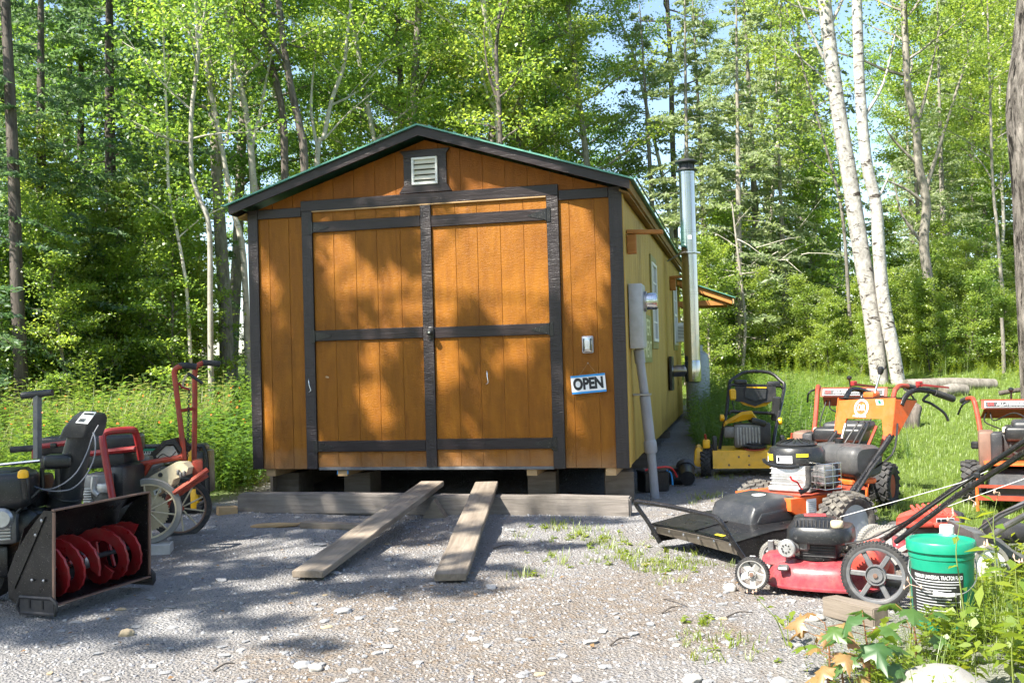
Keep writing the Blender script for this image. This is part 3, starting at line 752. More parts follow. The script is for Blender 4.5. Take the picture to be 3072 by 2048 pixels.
vor2 = nt.nodes.new('ShaderNodeTexVoronoi'); vor2.inputs['Scale'].default_value = 110; nt.links.new(co, vor2.inputs['Vector'])
bw = nt.nodes.new('ShaderNodeRGBToBW'); nt.links.new(vor.outputs['Color'], bw.inputs[0])
grav = _mix(nt, bw.outputs[0], (.195, .195, .207), (.36, .358, .36))
bw2 = nt.nodes.new('ShaderNodeRGBToBW'); nt.links.new(vor2.outputs['Color'], bw2.inputs[0])
grav = _mix(nt, _ramp(nt, bw2.outputs[0], .2, .8), grav, (.28, .276, .275))
soil = _mix(nt, _noise(nt, co, 28, 6, .7), (.155, .122, .092), (.265, .215, .17))
nd = nt.nodes.new('ShaderNodeMath'); nd.operation = 'MULTIPLY'; nt.links.new(zd.outputs['Fac'], nd.inputs[0]); nt.links.new(_ramp(nt, _noise(nt, co, 14, 6, .7), .30, .62), nd.inputs[1])
big = _ramp(nt, _noise(nt, co, .9, 5, .6), .36, .66)
grav = _mix(nt, big, grav, _mix(nt, .55, grav, (.15, .135, .125)))
c1 = _mix(nt, nd.outputs[0], grav, soil)
loam = _mix(nt, _noise(nt, co, 9, 6, .7), (.070, .120, .022), (.135, .185, .036))
c2 = _mix(nt, za.outputs['Fac'], c1, loam)
nt.links.new(c2, p.inputs['Base Color']); p.inputs['Roughness'].default_value = .95; p.inputs['Specular IOR Level'].default_value = .2
hh = nt.nodes.new('ShaderNodeMath'); hh.operation = 'ADD'; nt.links.new(vor.outputs['Distance'], hh.inputs[0]); nt.links.new(_noise(nt, co, 70, 6, .7), hh.inputs[1])
nt.links.new(_bump(nt, hh.outputs[0], 1.0, .02), p.inputs['Normal'])
MT['ground'] = m
gme = np_mesh('ground', gv, gf, 'ground', smooth=True)
lawn_c = lambda x, y: lawn_w(x, y) * (1 - .75 * (sstep(.6, 1.0, x) * (1 - sstep(5.0, 5.6, y)) * sstep(2.2, 3.0, y)))
for nm, fn in (('lawn', lawn_c), ('dirt', dirt_w)):
    a = gme.attributes.new(nm, 'FLOAT', 'POINT'); a.data.foreach_set('value', fn(GX, GY).ravel().astype(np.float32))
ground = link('ground', gme); ground['kind'] = 'structure'
from bisect import bisect_right
def gzz(x, y):
    """height of the built ground sheet"""
    i = min(max(bisect_right(gxv, x) - 1, 0), nx - 2); j = min(max(bisect_right(gyv, y) - 1, 0), ny_ - 2)
    fx = (x - gxv[i]) / (gxv[i + 1] - gxv[i]); fy = (y - gyv[j]) / (gyv[j + 1] - gyv[j])
    return float((GZ[j, i] * (1 - fx) + GZ[j, i + 1] * fx) * (1 - fy) + (GZ[j + 1, i] * (1 - fx) + GZ[j + 1, i + 1] * fx) * fy)
def gza(x, y):
    i = np.clip(np.searchsorted(gxv, x, 'right') - 1, 0, nx - 2); j = np.clip(np.searchsorted(gyv, y, 'right') - 1, 0, ny_ - 2)
    fx = (x - gxv[i]) / (gxv[i + 1] - gxv[i]); fy = (y - gyv[j]) / (gyv[j + 1] - gyv[j])
    return (GZ[j, i] * (1 - fx) + GZ[j, i + 1] * fx) * (1 - fy) + (GZ[j + 1, i] * (1 - fx) + GZ[j + 1, i + 1] * fx) * fy

# ================================================================== TIMBER, PLANKS, BITS OF WOOD
def beam(name, label, cat, a, b, wid, hgt, m, group=None, bev=.008, roll_=0.0, wob=.0, n=1):
    """square timber from a to b (centre of its underside); local x runs along it"""
    a, b = Vector(a), Vector(b); d = b - a; L = d.length
    x = d.normalized(); y = Vector((0, 0, 1)).cross(x).normalized(); z = x.cross(y)
    mb = M()
    t = bmesh.new(); bmesh.ops.create_cube(t, size=1); bmesh.ops.scale(t, vec=(L, wid, hgt), verts=t.verts)
    bmesh.ops.subdivide_edges(t, edges=[e for e in t.edges if abs((e.verts[0].co - e.verts[1].co).x) > L * .5], cuts=11)
    bmesh.ops.bevel(t, geom=[e for e in t.edges if len(e.link_faces) == 2 and e.calc_face_angle(0) > .5], offset=bev, segments=2, affect='EDGES')
    for v in t.verts:
        v.co.y += wob * mnoise.noise(Vector((v.co.x * 2.3, 1.1, len(name)))); v.co.z += wob * mnoise.noise(Vector((v.co.x * 1.7, 5.1, L))) + hgt / 2
        v.co += Vector((0, 1, 1)) * (wob * .5 * mnoise.noise(v.co * 7))
    t.verts.index_update(); mb._new([v.co.copy() for v in t.verts], [[v.index for v in f.verts] for f in t.faces]); t.free()
    o = mb.build(name, m); o.matrix_world = Matrix((x, y, z)).transposed().to_4x4() if False else Matrix.Translation((a + b) / 2) @ Matrix((x, y, z)).transposed().to_4x4()
    return tag(o, label, cat, group)
def ap(px, py, z):                          # point of the photograph at a given height
    d = ray(px, py); t = (z - CAM_H) / d.z
    return Vector((0, 0, CAM_H)) + d * t
tl_, tr_ = dsp(549, 1172, 8.86), dsp(1452, 1177, 8.10)
tim = beam('landscape_timber', 'long weathered square timber lying on the gravel in front of the shed', 'timber', (tl_.x, 8.86 + .07, gzz(tl_.x, 8.93) - .015), (tr_.x, 8.10 + .07, gzz(tr_.x, 8.17) - .015), .15, .172, 'beam_wood', bev=.012, wob=.01)
def plank(label, near_l, near_r, far_l, far_r, zn, zfar):
    nl, nr = ap(*near_l, zn), ap(*near_r, zn); fl, fr = ap(*far_l, zfar), ap(*far_r, zfar)
    wd = .5 * ((nr - nl).length + (fr - fl).length); d = ((fl + fr) - (nl + nr)) / 2
    a = (nl + nr) / 2 - Vector((0, 0, .042)); b = (fl + fr) / 2 - Vector((0, 0, .042))
    return beam('ramp_plank', label, 'plank', a, b, wd * .93, .042, 'old_wood', 'ramp planks leaning on the timber', .004, wob=.006)
plank('weathered ramp plank slanting to the left across the timber', (887, 1708), (958, 1716), (1262, 1440), (1334, 1443), .050, .295)
plank('weathered ramp plank, the right and straighter of the two on the timber', (1306, 1717), (1396, 1724), (1424, 1443), (1496, 1443), .050, .295)
M_ = ap(1750 * .765, 1525, .02)
bw_ = M(); q0, q1 = dsp(985, 1165, 8.30), dsp(1005, 1137, 8.42)
o = M().prism([(0, 0, 0), (.20, 0, .0), (.10, 0, .155)], (0, .10, 0)).build('wood_wedge', 'old_wood'); o.location = (q0.x - .06, 8.32, gzz(q0.x, 8.32)); o.rotation_euler = (0, 0, -.2)
tag(o, 'triangular wood wedge propped under the left ramp plank', 'wedge')
p0, p1 = zE, None
a = at(908, 1547, 8.02); b = at(1085, 1528, 7.84)
beam('wood_offcut', 'short grey board lying on the gravel before the long timber', 'board', (a.x, 8.02, gzz(a.x, 8.02)), (b.x, 7.86, gzz(b.x, 7.86)), .10, .045, 'old_wood', bev=.004, wob=.004)
a = at(680, 1487, 8.75); o = M().box((0, 0, .035), (.17, .09, .075), (0, .05, .5), .006).build('wood_chunk', 'raw_wood'); o.location = (a.x + .0, 8.75, gzz(a.x, 8.75) - .005)
tag(o, 'small brown wood chunk left of the long timber', 'block')
a = at(868, 1450, 9.1); o = M().box((0, 0, .03), (.20, .10, .06), (0, 0, .3), .006).build('wood_chunk', 'raw_wood'); o.location = (a.x, 9.12, gzz(a.x, 9.12) - .005)
tag(o, 'small brown wood chunk behind the long timber under the shed', 'block')
a = at(832, 1540, 8.0)
lp = M(); pts = [(-.22, 0, .012), (-.15, -.015, .016), (-.05, .01, .012), (.05, -.01, .02), (.14, .02, .016), (.20, .05, .03)]
lp.tube(pts, [.006, .022, .026, .020, .014, .005], 7, sm=3)
o = lp.build('bark_strip', 'raw_wood'); o.location = (a.x, 8.02, gzz(a.x, 8.02)); tag(o, 'curled strip of pale bark lying before the timber', 'bark strip')
# concrete block under the tall wheel
a = zA(868, 1118, 7.25)
o = M().box((0, 0, .035), (.19, .15, .085), (0, 0, .15), .005).build('concrete_block', 'concrete'); o.location = (a.x, 7.28, gzz(a.x, 7.28) - .01)
tag(o, 'pale concrete paver under the big spoked wheel', 'block')

# ================================================================== SNOW BLOWER (front left).  local x: along the bucket away from us, y: backwards, z up
A0, B0 = zA(298, 1405, 5.42), zA(822, 1250, 6.12)
mid = (A0 + B0) / 2
dx_ = (B0 - A0); yaw_ = math.atan2(dx_.y, dx_.x); HW = math.hypot(dx_.x, dx_.y) / 2
sb = thing('snow_blower', 'black two stage snow blower with open bucket, red augers and tall black chute', 'snow blower', (mid.x, mid.y, gzz(mid.x, mid.y)), yaw_)
L = local(sb)
zb0 = L(A0).z * .5 + L(B0).z * .5
BH = .505
prof = [(0, 0), (-.012, BH), (.05, BH + .002), (.15, BH - .10), (.26, BH - .24), (.315, .15), (.31, .02), (.25, -.012)]
def side(x, th): return M().prism([(x, y, z + zb0) for y, z in prof], (th, 0, 0))
bk = side(-HW - .008, .008).build('bucket_side', 'black_metal', sb)
side(HW, .008).build('bucket_side', 'black_metal', sb)
drum = [(.0, BH), (.10, BH - .02), (.20, BH - .10), (.27, .22), (.28, .12), (.23, .02), (.10, -.008), (.0, -.004)]
g1 = [[(-HW + .001, y, z + zb0) for y, z in drum], [(HW - .001, y, z + zb0) for y, z in drum]]
g2 = [[(-HW + .001, y + .006, z + zb0 - .004) for y, z in drum], [(HW - .001, y + .006, z + zb0 - .004) for y, z in drum]]
bb = M(); bb.loft([[*g1[0], *reversed(g2[0])], [*g1[1], *reversed(g2[1])]]); bb.build('bucket_shell', 'black_metal', sb)
e = M()
e.box((0, -.012, zb0 + BH + .004), (2 * HW + .016, .022, .012), bev=.003)
for s in (-1, 1): e.box((s * (HW + .004), -.010, zb0 + BH / 2), (.013, .018, BH - .01), (R(1.4), 0, 0), .003)
e.box((0, -.006, zb0 - .004), (2 * HW, .030, .008), bev=.002)
e.build('bucket_edge', 'rust_edge', sb)
br = M(); br.prism([(-HW - .016, .035, zb0 + BH - .03), (-HW - .016, .068, zb0 + BH - .045), (-HW - .016, .295, zb0 + .10), (-HW - .016, .262, zb0 + .075)], (.007, 0, 0)); br.build('side_brace', 'black_metal', sb)
bo = M()
for y, z in ((.055, BH - .05), (.10, BH - .13), (.05, .13), (.13, .13)): bo.lathe([(.009, 0), (.009, .006), (.004, .009), (.001, .009)], (-HW - .016, y, zb0 + z), (-1, 0, 0), 8)
bo.build('bolt', 'steel', sb)
for s in (-1, 1):
    sk = M(); xx = s * (HW + .014)
    sk.tube([(xx, -.02, zb0 - .05), (xx, .22, zb0 - .05), (xx, .245, zb0 - .02), (xx, .22, zb0 + .035), (xx, .0, zb0 + .035), (xx, -.03, zb0 + .01), (xx, -.03, zb0 - .03)], .011, 6, closed=True)
    sk.box((xx, .105, zb0 - .006), (.006, .24, .080), bev=.002)
    k = sk.build('skid_shoe', 'iron', sb)
    M().box((xx + s * .005, .06, zb0 + .0), (.004, .010, .045)).build('slot', 'dark', k); M().box((xx + s * .005, .15, zb0 + .0), (.004, .010, .045)).build('slot', 'dark', k)
# augers
ac_y, ac_z, ra = .125, zb0 + .170, .166
M().cyl((-HW, ac_y, ac_z), (HW, ac_y, ac_z), .016, n=12).build('auger_shaft', 'iron', sb)
for s in (-1, 1):
    for ph in (.5, .5 + math.pi):
        mb = M(); N = 48; g = []
        for i in range(N + 1):
            t = i / N; ang = ph + s * t * 2 * math.pi * 1.25; x = s * (.055 + t * (HW - .085))
            ro = ra * (1 - .035 * (i % 2)); ri = ra * .56
            c_, s_ = math.cos(ang), math.sin(ang)
            g.append([(x - .004, ac_y + ri * c_, ac_z + ri * s_), (x - .008, ac_y + ro * c_, ac_z + ro * s_), (x + .008, ac_y + ro * c_, ac_z + ro * s_), (x + .004, ac_y + ri * c_, ac_z + ri * s_)])
        mb.loft(g)
        for t in (.12, .5, .9):
            ang = ph + s * t * 2 * math.pi * 1.25; x = s * (.055 + t * (HW - .085))
            mb.tube([(x, ac_y, ac_z), (x, ac_y + ra * .5 * math.cos(ang), ac_z + ra * .5 * math.sin(ang))], .012, 6)
        mb.build('auger_flight', 'auger_red', sb)
M().lathe([(.02, -.06), (.045, -.055), (.055, -.02), (.055, .02), (.045, .055), (.02, .06)], (0, ac_y, ac_z), (1, 0, 0), 14).build('gearbox', 'steel', sb)
im = M()
for k in range(4):
    a_ = k * math.pi / 2 + .5
    im.box((.10 + .08 * math.cos(a_), .262, zb0 + .20 + .085 * math.sin(a_)), (.14, .012, .05), (0, -a_, 0), .003)
im.build('impeller', 'auger_red', sb)
M().lathe([(.17, .27), (.17, .40), (.15, .42)], (0.0, 0, zb0 + .2), (0, 1, 0), 22).build('impeller_housing', 'black_metal', sb)
# chute (axis laid along the photograph)
cb, c1, c2, c3 = [L(v) for v in (zA(352, 862, 6.02), zA(375, 760, 6.0), zA(412, 610, 5.96), zA(446, 472, 5.92))]
def oval(c, rx, ry, tilt=0.0, n=18):
    return [c + Vector((rx * math.cos(2 * math.pi * k / n), ry * math.sin(2 * math.pi * k / n), tilt * math.cos(2 * math.pi * k / n))) for k in range(n)]
M().loft([oval(cb, .098, .098), oval(c1, .094, .094), oval(c1 + Vector((0, 0, .002)), .088, .09), oval(c2, .078, .082), oval(c3, .072, .075)]).build('chute', 'grey_plastic', sb)
M().lathe([(.115, -.02), (.118, 0), (.118, .03), (.10, .035)], cb - Vector((0, 0, .03)), (0, 0, 1), 24).build('chute_collar', 'black_plastic', sb)
M().lathe([(.098, 0), (.101, .005), (.098, .012)], cb.lerp(c1, .55), (c1 - cb).normalized(), 24).build('chute_band', 'black_plastic', sb)
d0, d1, d2 = [L(v) for v in (zA(448, 478, 5.92), zA(470, 430, 5.90), zA(512, 345, 5.86))]
def rrect(c, ux, uy, a, b, n=5):
    out = []
    for sx, sy, st in ((1, 1, 0), (-1, 1, 1), (-1, -1, 2), (1, -1, 3)):
        for k in range(n):
            t = (st + k / (n - 1)) * math.pi / 2; r_ = min(a, b) * .3
            out.append(c + ux * (sx * (a - r_) + r_ * math.cos(t)) + uy * (sy * (b - r_) + r_ * math.sin(t)))
    return out
iw = WM[sb.name].inverted().to_3x3()
ux, uy = iw @ Vector((.98, -.2, .0)), iw @ Vector((.25, .96, .0))
uzz = Vector((0, 0, 1))
M().loft([rrect(d0, ux, uy, .092, .088), rrect(d1 + uzz * .005, ux, uy, .090, .086), rrect(d1.lerp(d2, .7), ux + uzz * -.1, uy, .068, .075), rrect(d2, ux + uzz * -.2, uy, .045, .060)]).build('chute_deflector', 'grey_plastic', sb)
f_ = [L(zA(x, y, 5.775)) for x, y in ((418, 402), (485, 408), (532, 346), (466, 343))]
lab = M().prism(f_, iw @ Vector((0, .004, .004))).build('warning_label', 'label_white', sb)
nn = [f_[0].lerp(f_[3], t) for t in (.8, .9)]; mm = [f_[1].lerp(f_[2], t) for t in (.8, .9)]
M().prism([nn[0].lerp(mm[0], .12), nn[0].lerp(mm[0], .9), nn[1].lerp(mm[1], .9), nn[1].lerp(mm[1], .12)], iw @ Vector((0, -.003, .002))).build('label_print', 'ink', lab)
for t in (.15, .25, .35):
    nn = [f_[0].lerp(f_[3], t), f_[0].lerp(f_[3], t + .04)]; mm = [f_[1].lerp(f_[2], t), f_[1].lerp(f_[2], t + .04)]
    M().prism([nn[0].lerp(mm[0], .1), nn[0].lerp(mm[0], .6), nn[1].lerp(mm[1], .6), nn[1].lerp(mm[1], .1)], iw @ Vector((0, -.003, .002))).build('label_print', 'ink', lab)
# cables looping round the chute
cbm = M()
cbm.tube([L(zA(x, y, Y)) for x, y, Y in ((545, 415, 5.78), (515, 470, 5.76), (480, 570, 5.74), (420, 680, 5.72), (330, 750, 5.7), (240, 770, 5.72), (150, 735, 5.75))], .0045, 6, sm=5)
cbm.tube([L(zA(x, y, Y)) for x, y, Y in ((515, 455, 5.76), (528, 500, 5.75), (520, 600, 5.74), (470, 700, 5.72), (400, 765, 5.70), (310, 780, 5.7), (235, 770, 5.72))], .0045, 6, sm=5)
cbm.build('control_cable', 'grey_cable', sb)
# engine, console, rods
def wbox(t, name, m, fx0, fy0, fx1, fy1, Y, depth, fn=zA, bev=.012, seg=2, rz=0.0, label=None, parent=None):
    """box whose face towards us spans the two photograph points at distance Y"""
    a, b = fn(fx0, fy0, Y), fn(fx1, fy1, Y)
    c = (a + b) / 2 + Vector((0, depth / 2, 0)); s = (abs(b.x - a.x), depth, abs(a.z - b.z))
    iw_ = WM[t.name].inverted()
    return M().box(iw_ @ c, s, iw_.to_3x3() @ Matrix.Rotation(rz, 3, 'Z'), bev, seg).build(name, m, parent or t, label)
def wtube(t, name, m, pts, r, fn=zA, n=8, sm=0, parent=None, label=None):
    l_ = local(t)
    return M().tube([l_(fn(*p)) for p in pts], r, n, sm=sm).build(name, m, parent or t, label)
wbox(sb, 'engine_shroud', 'black_plastic', -160, 690, 105, 885, 5.55, .34, bev=.05, seg=3, rz=.25)
wbox(sb, 'fuel_tank', 'black_plastic', -140, 672, 60, 700, 5.62, .25, bev=.02)
wbox(sb, 'engine_block', 'dark_silver', -160, 890, 60, 1080, 5.62, .28, bev=.03, seg=2, rz=.2)
l_ = L
M().lathe([(.060, 0), (.060, .03), (.045, .045), (.001, .045)], l_(zA(10, 930, 5.58)), iw @ Vector((.35, -.94, 0)), 16).build('recoil_hub', 'silver', sb)
M().lathe([(.050, 0), (.085, .01), (.085, .05), (.06, .07), (.001, .075)], l_(zA(150, 960, 5.75)), iw @ Vector((.25, -.97, 0)), 20).build('pulley_cover', 'black_plastic', sb)
for i in range(5): wbox(sb, 'cooling_fin', 'silver', -160, 975 + i * 18, 48, 982 + i * 18, 5.605, .02, bev=.002, rz=.2)
wbox(sb, 'lower_frame', 'black_metal', -160, 1085, 45, 1260, 5.75, .30, bev=.02)
wbox(sb, 'muffler_guard', 'black_metal', 60, 700, 205, 880, 5.85, .25, bev=.03)
wbox(sb, 'belt_cover', 'black_plastic', 85, 890, 215, 1010, 5.72, .16, bev=.03, seg=3, rz=.3)
wtube(sb, 'diagonal_brace', 'black_metal', [(90, 900, 5.62), (225, 770, 5.66)], .012)
M().lathe([(.026, 0), (.030, .012), (.026, .035), (.014, .045), (.001, .045)], l_(zA(128, 706, 5.5)), (0, 0, 1), 14).build('filler_cap', 'yellow', sb)
wtube(sb, 'filler_tube', 'black_plastic', [(128, 705, 5.5), (142, 820, 5.52)], .014)
wbox(sb, 'console', 'black_plastic', 222, 583, 368, 655, 5.82, .14, bev=.025, seg=3, rz=.3)
wtube(sb, 'control_post', 'black_metal', [(318, 655, 5.85), (322, 790, 5.85)], .016)
wtube(sb, 'control_post', 'black_metal', [(232, 650, 5.85), (236, 780, 5.85)], .013)
wtube(sb, 'chute_rod', 'chrome', [(-60, 640, 5.75), (222, 612, 5.78)], .009)
tp = M(); tp.tube([l_(zA(207, 600, 5.95)), l_(zA(207, 250, 5.95))], .024, 4); tp.build('tee_handle_post', 'rim_grey', sb)
tp = M(); tp.tube([l_(zA(122, 251, 5.95)), l_(zA(290, 234, 5.95))], .021, 12); tp.build('tee_handle_grip', 'grey_plastic', sb)
# rear wheel and handlebars out of sight of most of the frame
whl = l_(zA(-70, 1200, 5.95))
ty = M(); ty.lathe([(.10, -.05), (.16, -.06), (.185, -.045), (.19, 0), (.185, .045), (.16, .06), (.10, .05)], whl, (1, 0, 0), 26); ty.build('tyre', 'black_rubber', sb)
whl2 = whl + Vector((.5, 0, 0)); ty = M(); ty.lathe([(.10, -.05), (.16, -.06), (.185, -.045), (.19, 0), (.185, .045), (.16, .06), (.10, .05)], whl2, (1, 0, 0), 26); ty.build('tyre', 'black_rubber', sb)

# ================================================================== RED SNOW THROWER behind it
s2p = zA(640, 830, 6.9)
s2 = thing('snow_thrower', 'second snow thrower with red tube loop and long black housing behind the black blower', 'snow blower', (s2p.x, 6.95, gzz(s2p.x, 6.95)), .0)
wtube(s2, 'loop_handle', 'red_paint', [(628, 850, 6.75), (605, 720, 6.77), (568, 500, 6.80), (580, 460, 6.82), (620, 448, 6.84), (725, 440, 6.95), (750, 455, 7.0), (768, 530, 7.05), (780, 600, 7.1)], .024, n=10, sm=3)
wbox(s2, 'upper_housing', 'black_plastic', 215, 482, 738, 572, 7.15, .26, bev=.03, seg=3, rz=.12)
wtube(s2, 'cross_bar', 'red_paint', [(500, 572, 6.95), (752, 545, 6.98)], .020, n=8)
wtube(s2, 'handlebar', 'red_paint', [(370, 512, 7.0), (290, 524, 7.0), (225, 532, 7.0), (190, 545, 7.0), (190, 600, 7.0)], .019, n=8)
wtube(s2, 'grip', 'black_rubber', [(60, 551, 6.98), (188, 541, 7.0)], .022, n=10)
wbox(s2, 'clamp', 'black_metal', 275, 515, 310, 540, 6.97, .04, bev=.006)
wbox(s2, 'lower_housing', 'black_plastic', 215, 580, 690, 650, 7.2, .3, bev=.02)
wbox(s2, 'engine_cover', 'black_plastic', 606, 640, 712, 850, 7.05, .3, bev=.04, seg=2, rz=-.2)
wbox(s2, 'engine_block', 'dark_silver', 455, 690, 600, 860, 6.95, .22, bev=.015)
for i in range(6): wbox(s2, 'cooling_fin', 'silver', 458, 765 + i * 14, 505, 772 + i * 14, 6.92, .04, bev=.002)
wtube(s2, 'intake_pipe', 'silver', [(520, 700, 6.9), (515, 770, 6.9), (545, 800, 6.9)], .018, sm=3)
wbox(s2, 'carburettor', 'silver', 530, 740, 600, 790, 6.9, .06, bev=.01)
wbox(s2, 'deck_plate', 'black_metal', 430, 860, 720, 960, 6.95, .35, bev=.02)

# ================================================================== GENERATOR at the back
gn_p = zA(930, 960, 8.75)
gn = thing('generator', 'black framed generator with yellow engine parts and green label behind the tiller', 'generator', (gn_p.x, 8.95, gzz(gn_p.x, 8.95)), 0.0)
def loopf(Y): return [(760, 940, Y), (745, 600, Y), (760, 545, Y), (800, 532, Y), (1090, 530, Y), (1128, 545, Y), (1142, 600, Y), (1150, 780, Y), (1140, 830, Y), (1110, 850, Y)]
wtube(gn, 'frame_hoop', 'black_metal', loopf(8.70), .020, n=10, sm=3)
wtube(gn, 'frame_hoop', 'black_metal', loopf(9.15), .020, n=10, sm=3)
for x, y in ((1142, 600), (745, 600), (1145, 820), (755, 930)): wtube(gn, 'frame_tie', 'black_metal', [(x, y, 8.70), (x, y, 9.15)], .016)
wbox(gn, 'fuel_tank', 'black_plastic', 780, 535, 1105, 610, 8.78, .34, bev=.04, seg=3)
wbox(gn, 'side_panel', 'black_plastic', 1075, 560, 1138, 800, 8.76, .3, bev=.02)
wbox(gn, 'engine_body', 'black_metal', 800, 640, 1090, 900, 8.82, .3, bev=.03)
wbox(gn, 'engine_housing', 'yellow', 1035, 555, 1070, 640, 8.745, .2, bev=.015)
wbox(gn, 'engine_guard', 'yellow', 1050, 770, 1100, 880, 8.78, .1, bev=.015)
gl = wbox(gn, 'product_label', 'label_white', 752, 541, 866, 573, 8.765, .006, bev=.001)
wbox(gn, 'label_band', 'green_pail', 775, 545, 862, 557, 8.76, .004, bev=.0005, parent=gl)
for i in range(6): wbox(gn, 'label_print', 'ink', 782 + i * 13, 560, 789 + i * 13, 570, 8.76, .004, bev=.0005, parent=gl)
wbox(gn, 'rubber_foot', 'black_rubber', 1085, 850, 1125, 880, 8.72, .08, bev=.01)

# ================================================================== TALL RED WHEELED TILLER
tw = zA(818, 890, 7.28); tw2 = zA(1000, 872, 7.85)
tl0 = thing('walk_behind_tiller', 'old red tiller with tall handlebars, cream cover and big grey spoked wheels', 'tiller', ((tw.x + tw2.x) / 2, (tw.y + tw2.y) / 2, gzz((tw.x + tw2.x) / 2, (tw.y + tw2.y) / 2)), 0.0)
Lt = local(tl0)
axd = (Lt(tw) - Lt(tw2)); axd.z = 0; axd.normalize()
def spoked(c, Rw, m_tyre, ns, label=None, face=None):
    ax_ = face or axd
    t = M().lathe([(Rw - .040, -.020), (Rw - .008, -.024), (Rw, -.012), (Rw, .012), (Rw - .008, .024), (Rw - .040, .020)], c, ax_, 44, closed=True).build('spoked_wheel', m_tyre, tl0, label)
    M().lathe([(Rw - .052, -.014), (Rw - .041, -.014), (Rw - .041, .014), (Rw - .052, .014)], c, ax_, 44, closed=True).build('rim', 'rust_edge' if m_tyre == 'black_rubber' else 'cream', t)
    M().cyl(c - ax_ * .045, c + ax_ * .045, .022, n=12).build('hub', 'rust_red', t)
    u = ax_.orthogonal().normalized(); v = ax_.cross(u)
    for k in range(ns):
        a_ = k * 2 * math.pi / ns + .3
        M().tube([c + (u * math.cos(a_) + v * math.sin(a_)) * .015, c + (u * math.cos(a_) + v * math.sin(a_)) * (Rw - .045)], .0065, 6).build('spoke', 'cream', t)
    return t
spoked(Lt(tw), .240, 'grey_rubber', 10, 'grey spoked wheel nearer the bucket', (Lt(tw) * 0 + Vector((.30, -.95, 0))).normalized())
spoked(Lt(tw2), .236, 'black_rubber', 10, 'black spoked wheel on the far side', Vector((.45, -.89, 0)).normalized())
M().cyl(Lt(tw), Lt(tw2), .016, n=10).build('axle', 'steel', tl0)
sp_ = M(); cs = Lt(zA(828, 895, 7.36)); fa = Vector((.30, -.95, 0)).normalized()
sp_.lathe([(.001, -.006), (.128, -.006), (.132, -.004), (.132, .004), (.128, .006), (.001, .006)], cs, fa, 40)
for k in range(40):
    u = fa.orthogonal().normalized(); v = fa.cross(u); a_ = k * 2 * math.pi / 40
    sp_.box(cs + (u * math.cos(a_) + v * math.sin(a_)) * .134, (.008, .006, .010))
sp_.build('sprocket', 'cream', tl0)
for pts, nm in (([(1020, 640, 7.45), (1015, 560, 7.45), (995, 380, 7.45), (968, 160, 7.45), (965, 120, 7.45), (978, 98, 7.45), (1005, 88, 7.46)], 'handlebar'), ([(1072, 650, 7.65), (1075, 560, 7.65), (1078, 300, 7.65), (1078, 130, 7.65), (1088, 92, 7.65), (1110, 76, 7.66), (1130, 73, 7.68)], 'handlebar')):
    wtube(tl0, nm, 'rust_red', pts, .020, n=10, sm=4)
wtube(tl0, 'grip', 'black_rubber', [(995, 90, 7.46), (1015, 84, 7.47), (1088, 92, 7.50)], .025, n=10, sm=3)
wtube(tl0, 'grip', 'black_rubber', [(1122, 71, 7.66), (1150, 70, 7.68), (1218, 76, 7.72)], .023, n=10, sm=3)
wtube(tl0, 'cross_brace', 'rust_red', [(998, 335, 7.45), (1080, 322, 7.65)], .014)
wtube(tl0, 'lever', 'black_plastic', [(1040, 128, 7.5), (1122, 184, 7.5)], .012)
wtube(tl0, 'lever_bracket', 'cream', [(1045, 130, 7.5), (1025, 150, 7.5), (1012, 200, 7.5), (1052, 215, 7.5)], .008, sm=3)
wtube(tl0, 'lever_link', 'red_paint', [(990, 180, 7.46), (1005, 205, 7.48), (1050, 218, 7.5)], .009)
chn = M()
for i in range(30):
    pth = Vector(zA(1047 - i * .35, 218 + i * 13, 7.5)); chn.ring(Lt(pth), Vector((1, 0, 0)) if i % 2 else Vector((0, 1, 0)), .010, .003, 8, 4)
chn.build('chain', 'iron', tl0)
wtube(tl0, 'upper_bar', 'rust_red', [(770, 632, 7.35), (885, 612, 7.38), (1010, 590, 7.42)], .020)
wtube(tl0, 'frame_strut', 'rust_red', [(830, 625, 7.35), (800, 680, 7.36), (760, 708, 7.36)], .020)
wtube(tl0, 'lower_fork', 'rust_red', [(1150, 660, 7.40), (1080, 710, 7.36), (960, 792, 7.32)], .019)
wtube(tl0, 'lower_fork', 'rust_red', [(1148, 690, 7.62), (1090, 725, 7.58), (1000, 790, 7.5), (900, 850, 7.5)], .019)
wbox(tl0, 'handle_joint', 'rust_red', 1042, 612, 1100, 705, 7.42, .20, bev=.012, rz=.3)
wtube(tl0, 'inner_strut', 'rust_red', [(940, 800, 7.5), (900, 930, 7.5)], .024)
cov = [(720, 770), (845, 690), (975, 618), (1012, 622), (1042, 650), (1030, 688), (960, 715), (950, 745), (885, 790), (850, 808), (770, 790), (735, 790)]
M().prism([Lt(zA(x, y, 7.34)) for x, y in cov], Vector((.02, .10, 0))).build('chain_cover', 'cream', tl0)
M().lathe([(.017, 0), (.017, .006), (.001, .007)], Lt(zA(888, 690, 7.335)), (0, -1, 0), 10).build('cover_bolt', 'black_rubber', tl0)
lb = M().prism([Lt(zA(x, y, 7.333)) for x, y in ((848, 778), (888, 757), (893, 785), (855, 803))], Vector((0, .004, 0))).build('arrow_label', 'label_white', tl0)
M().prism([Lt(zA(x, y, 7.328)) for x, y in ((862, 780), (870, 776), (872, 783), (877, 780), (869, 795), (858, 788), (864, 786))], Vector((0, .003, 0))).build('label_print', 'ink', lb)
for i, (x, y) in enumerate(((975, 662), (990, 675), (1008, 668))): wbox(tl0, 'spring', 'dark_silver', x, y, x + 14, y + 30, 7.31, .03, bev=.006)
wbox(tl0, 'engine_block', 'dark_silver', 735, 625, 850, 730, 7.45, .22, bev=.015, rz=.3)
ef = WM[tl0.name]
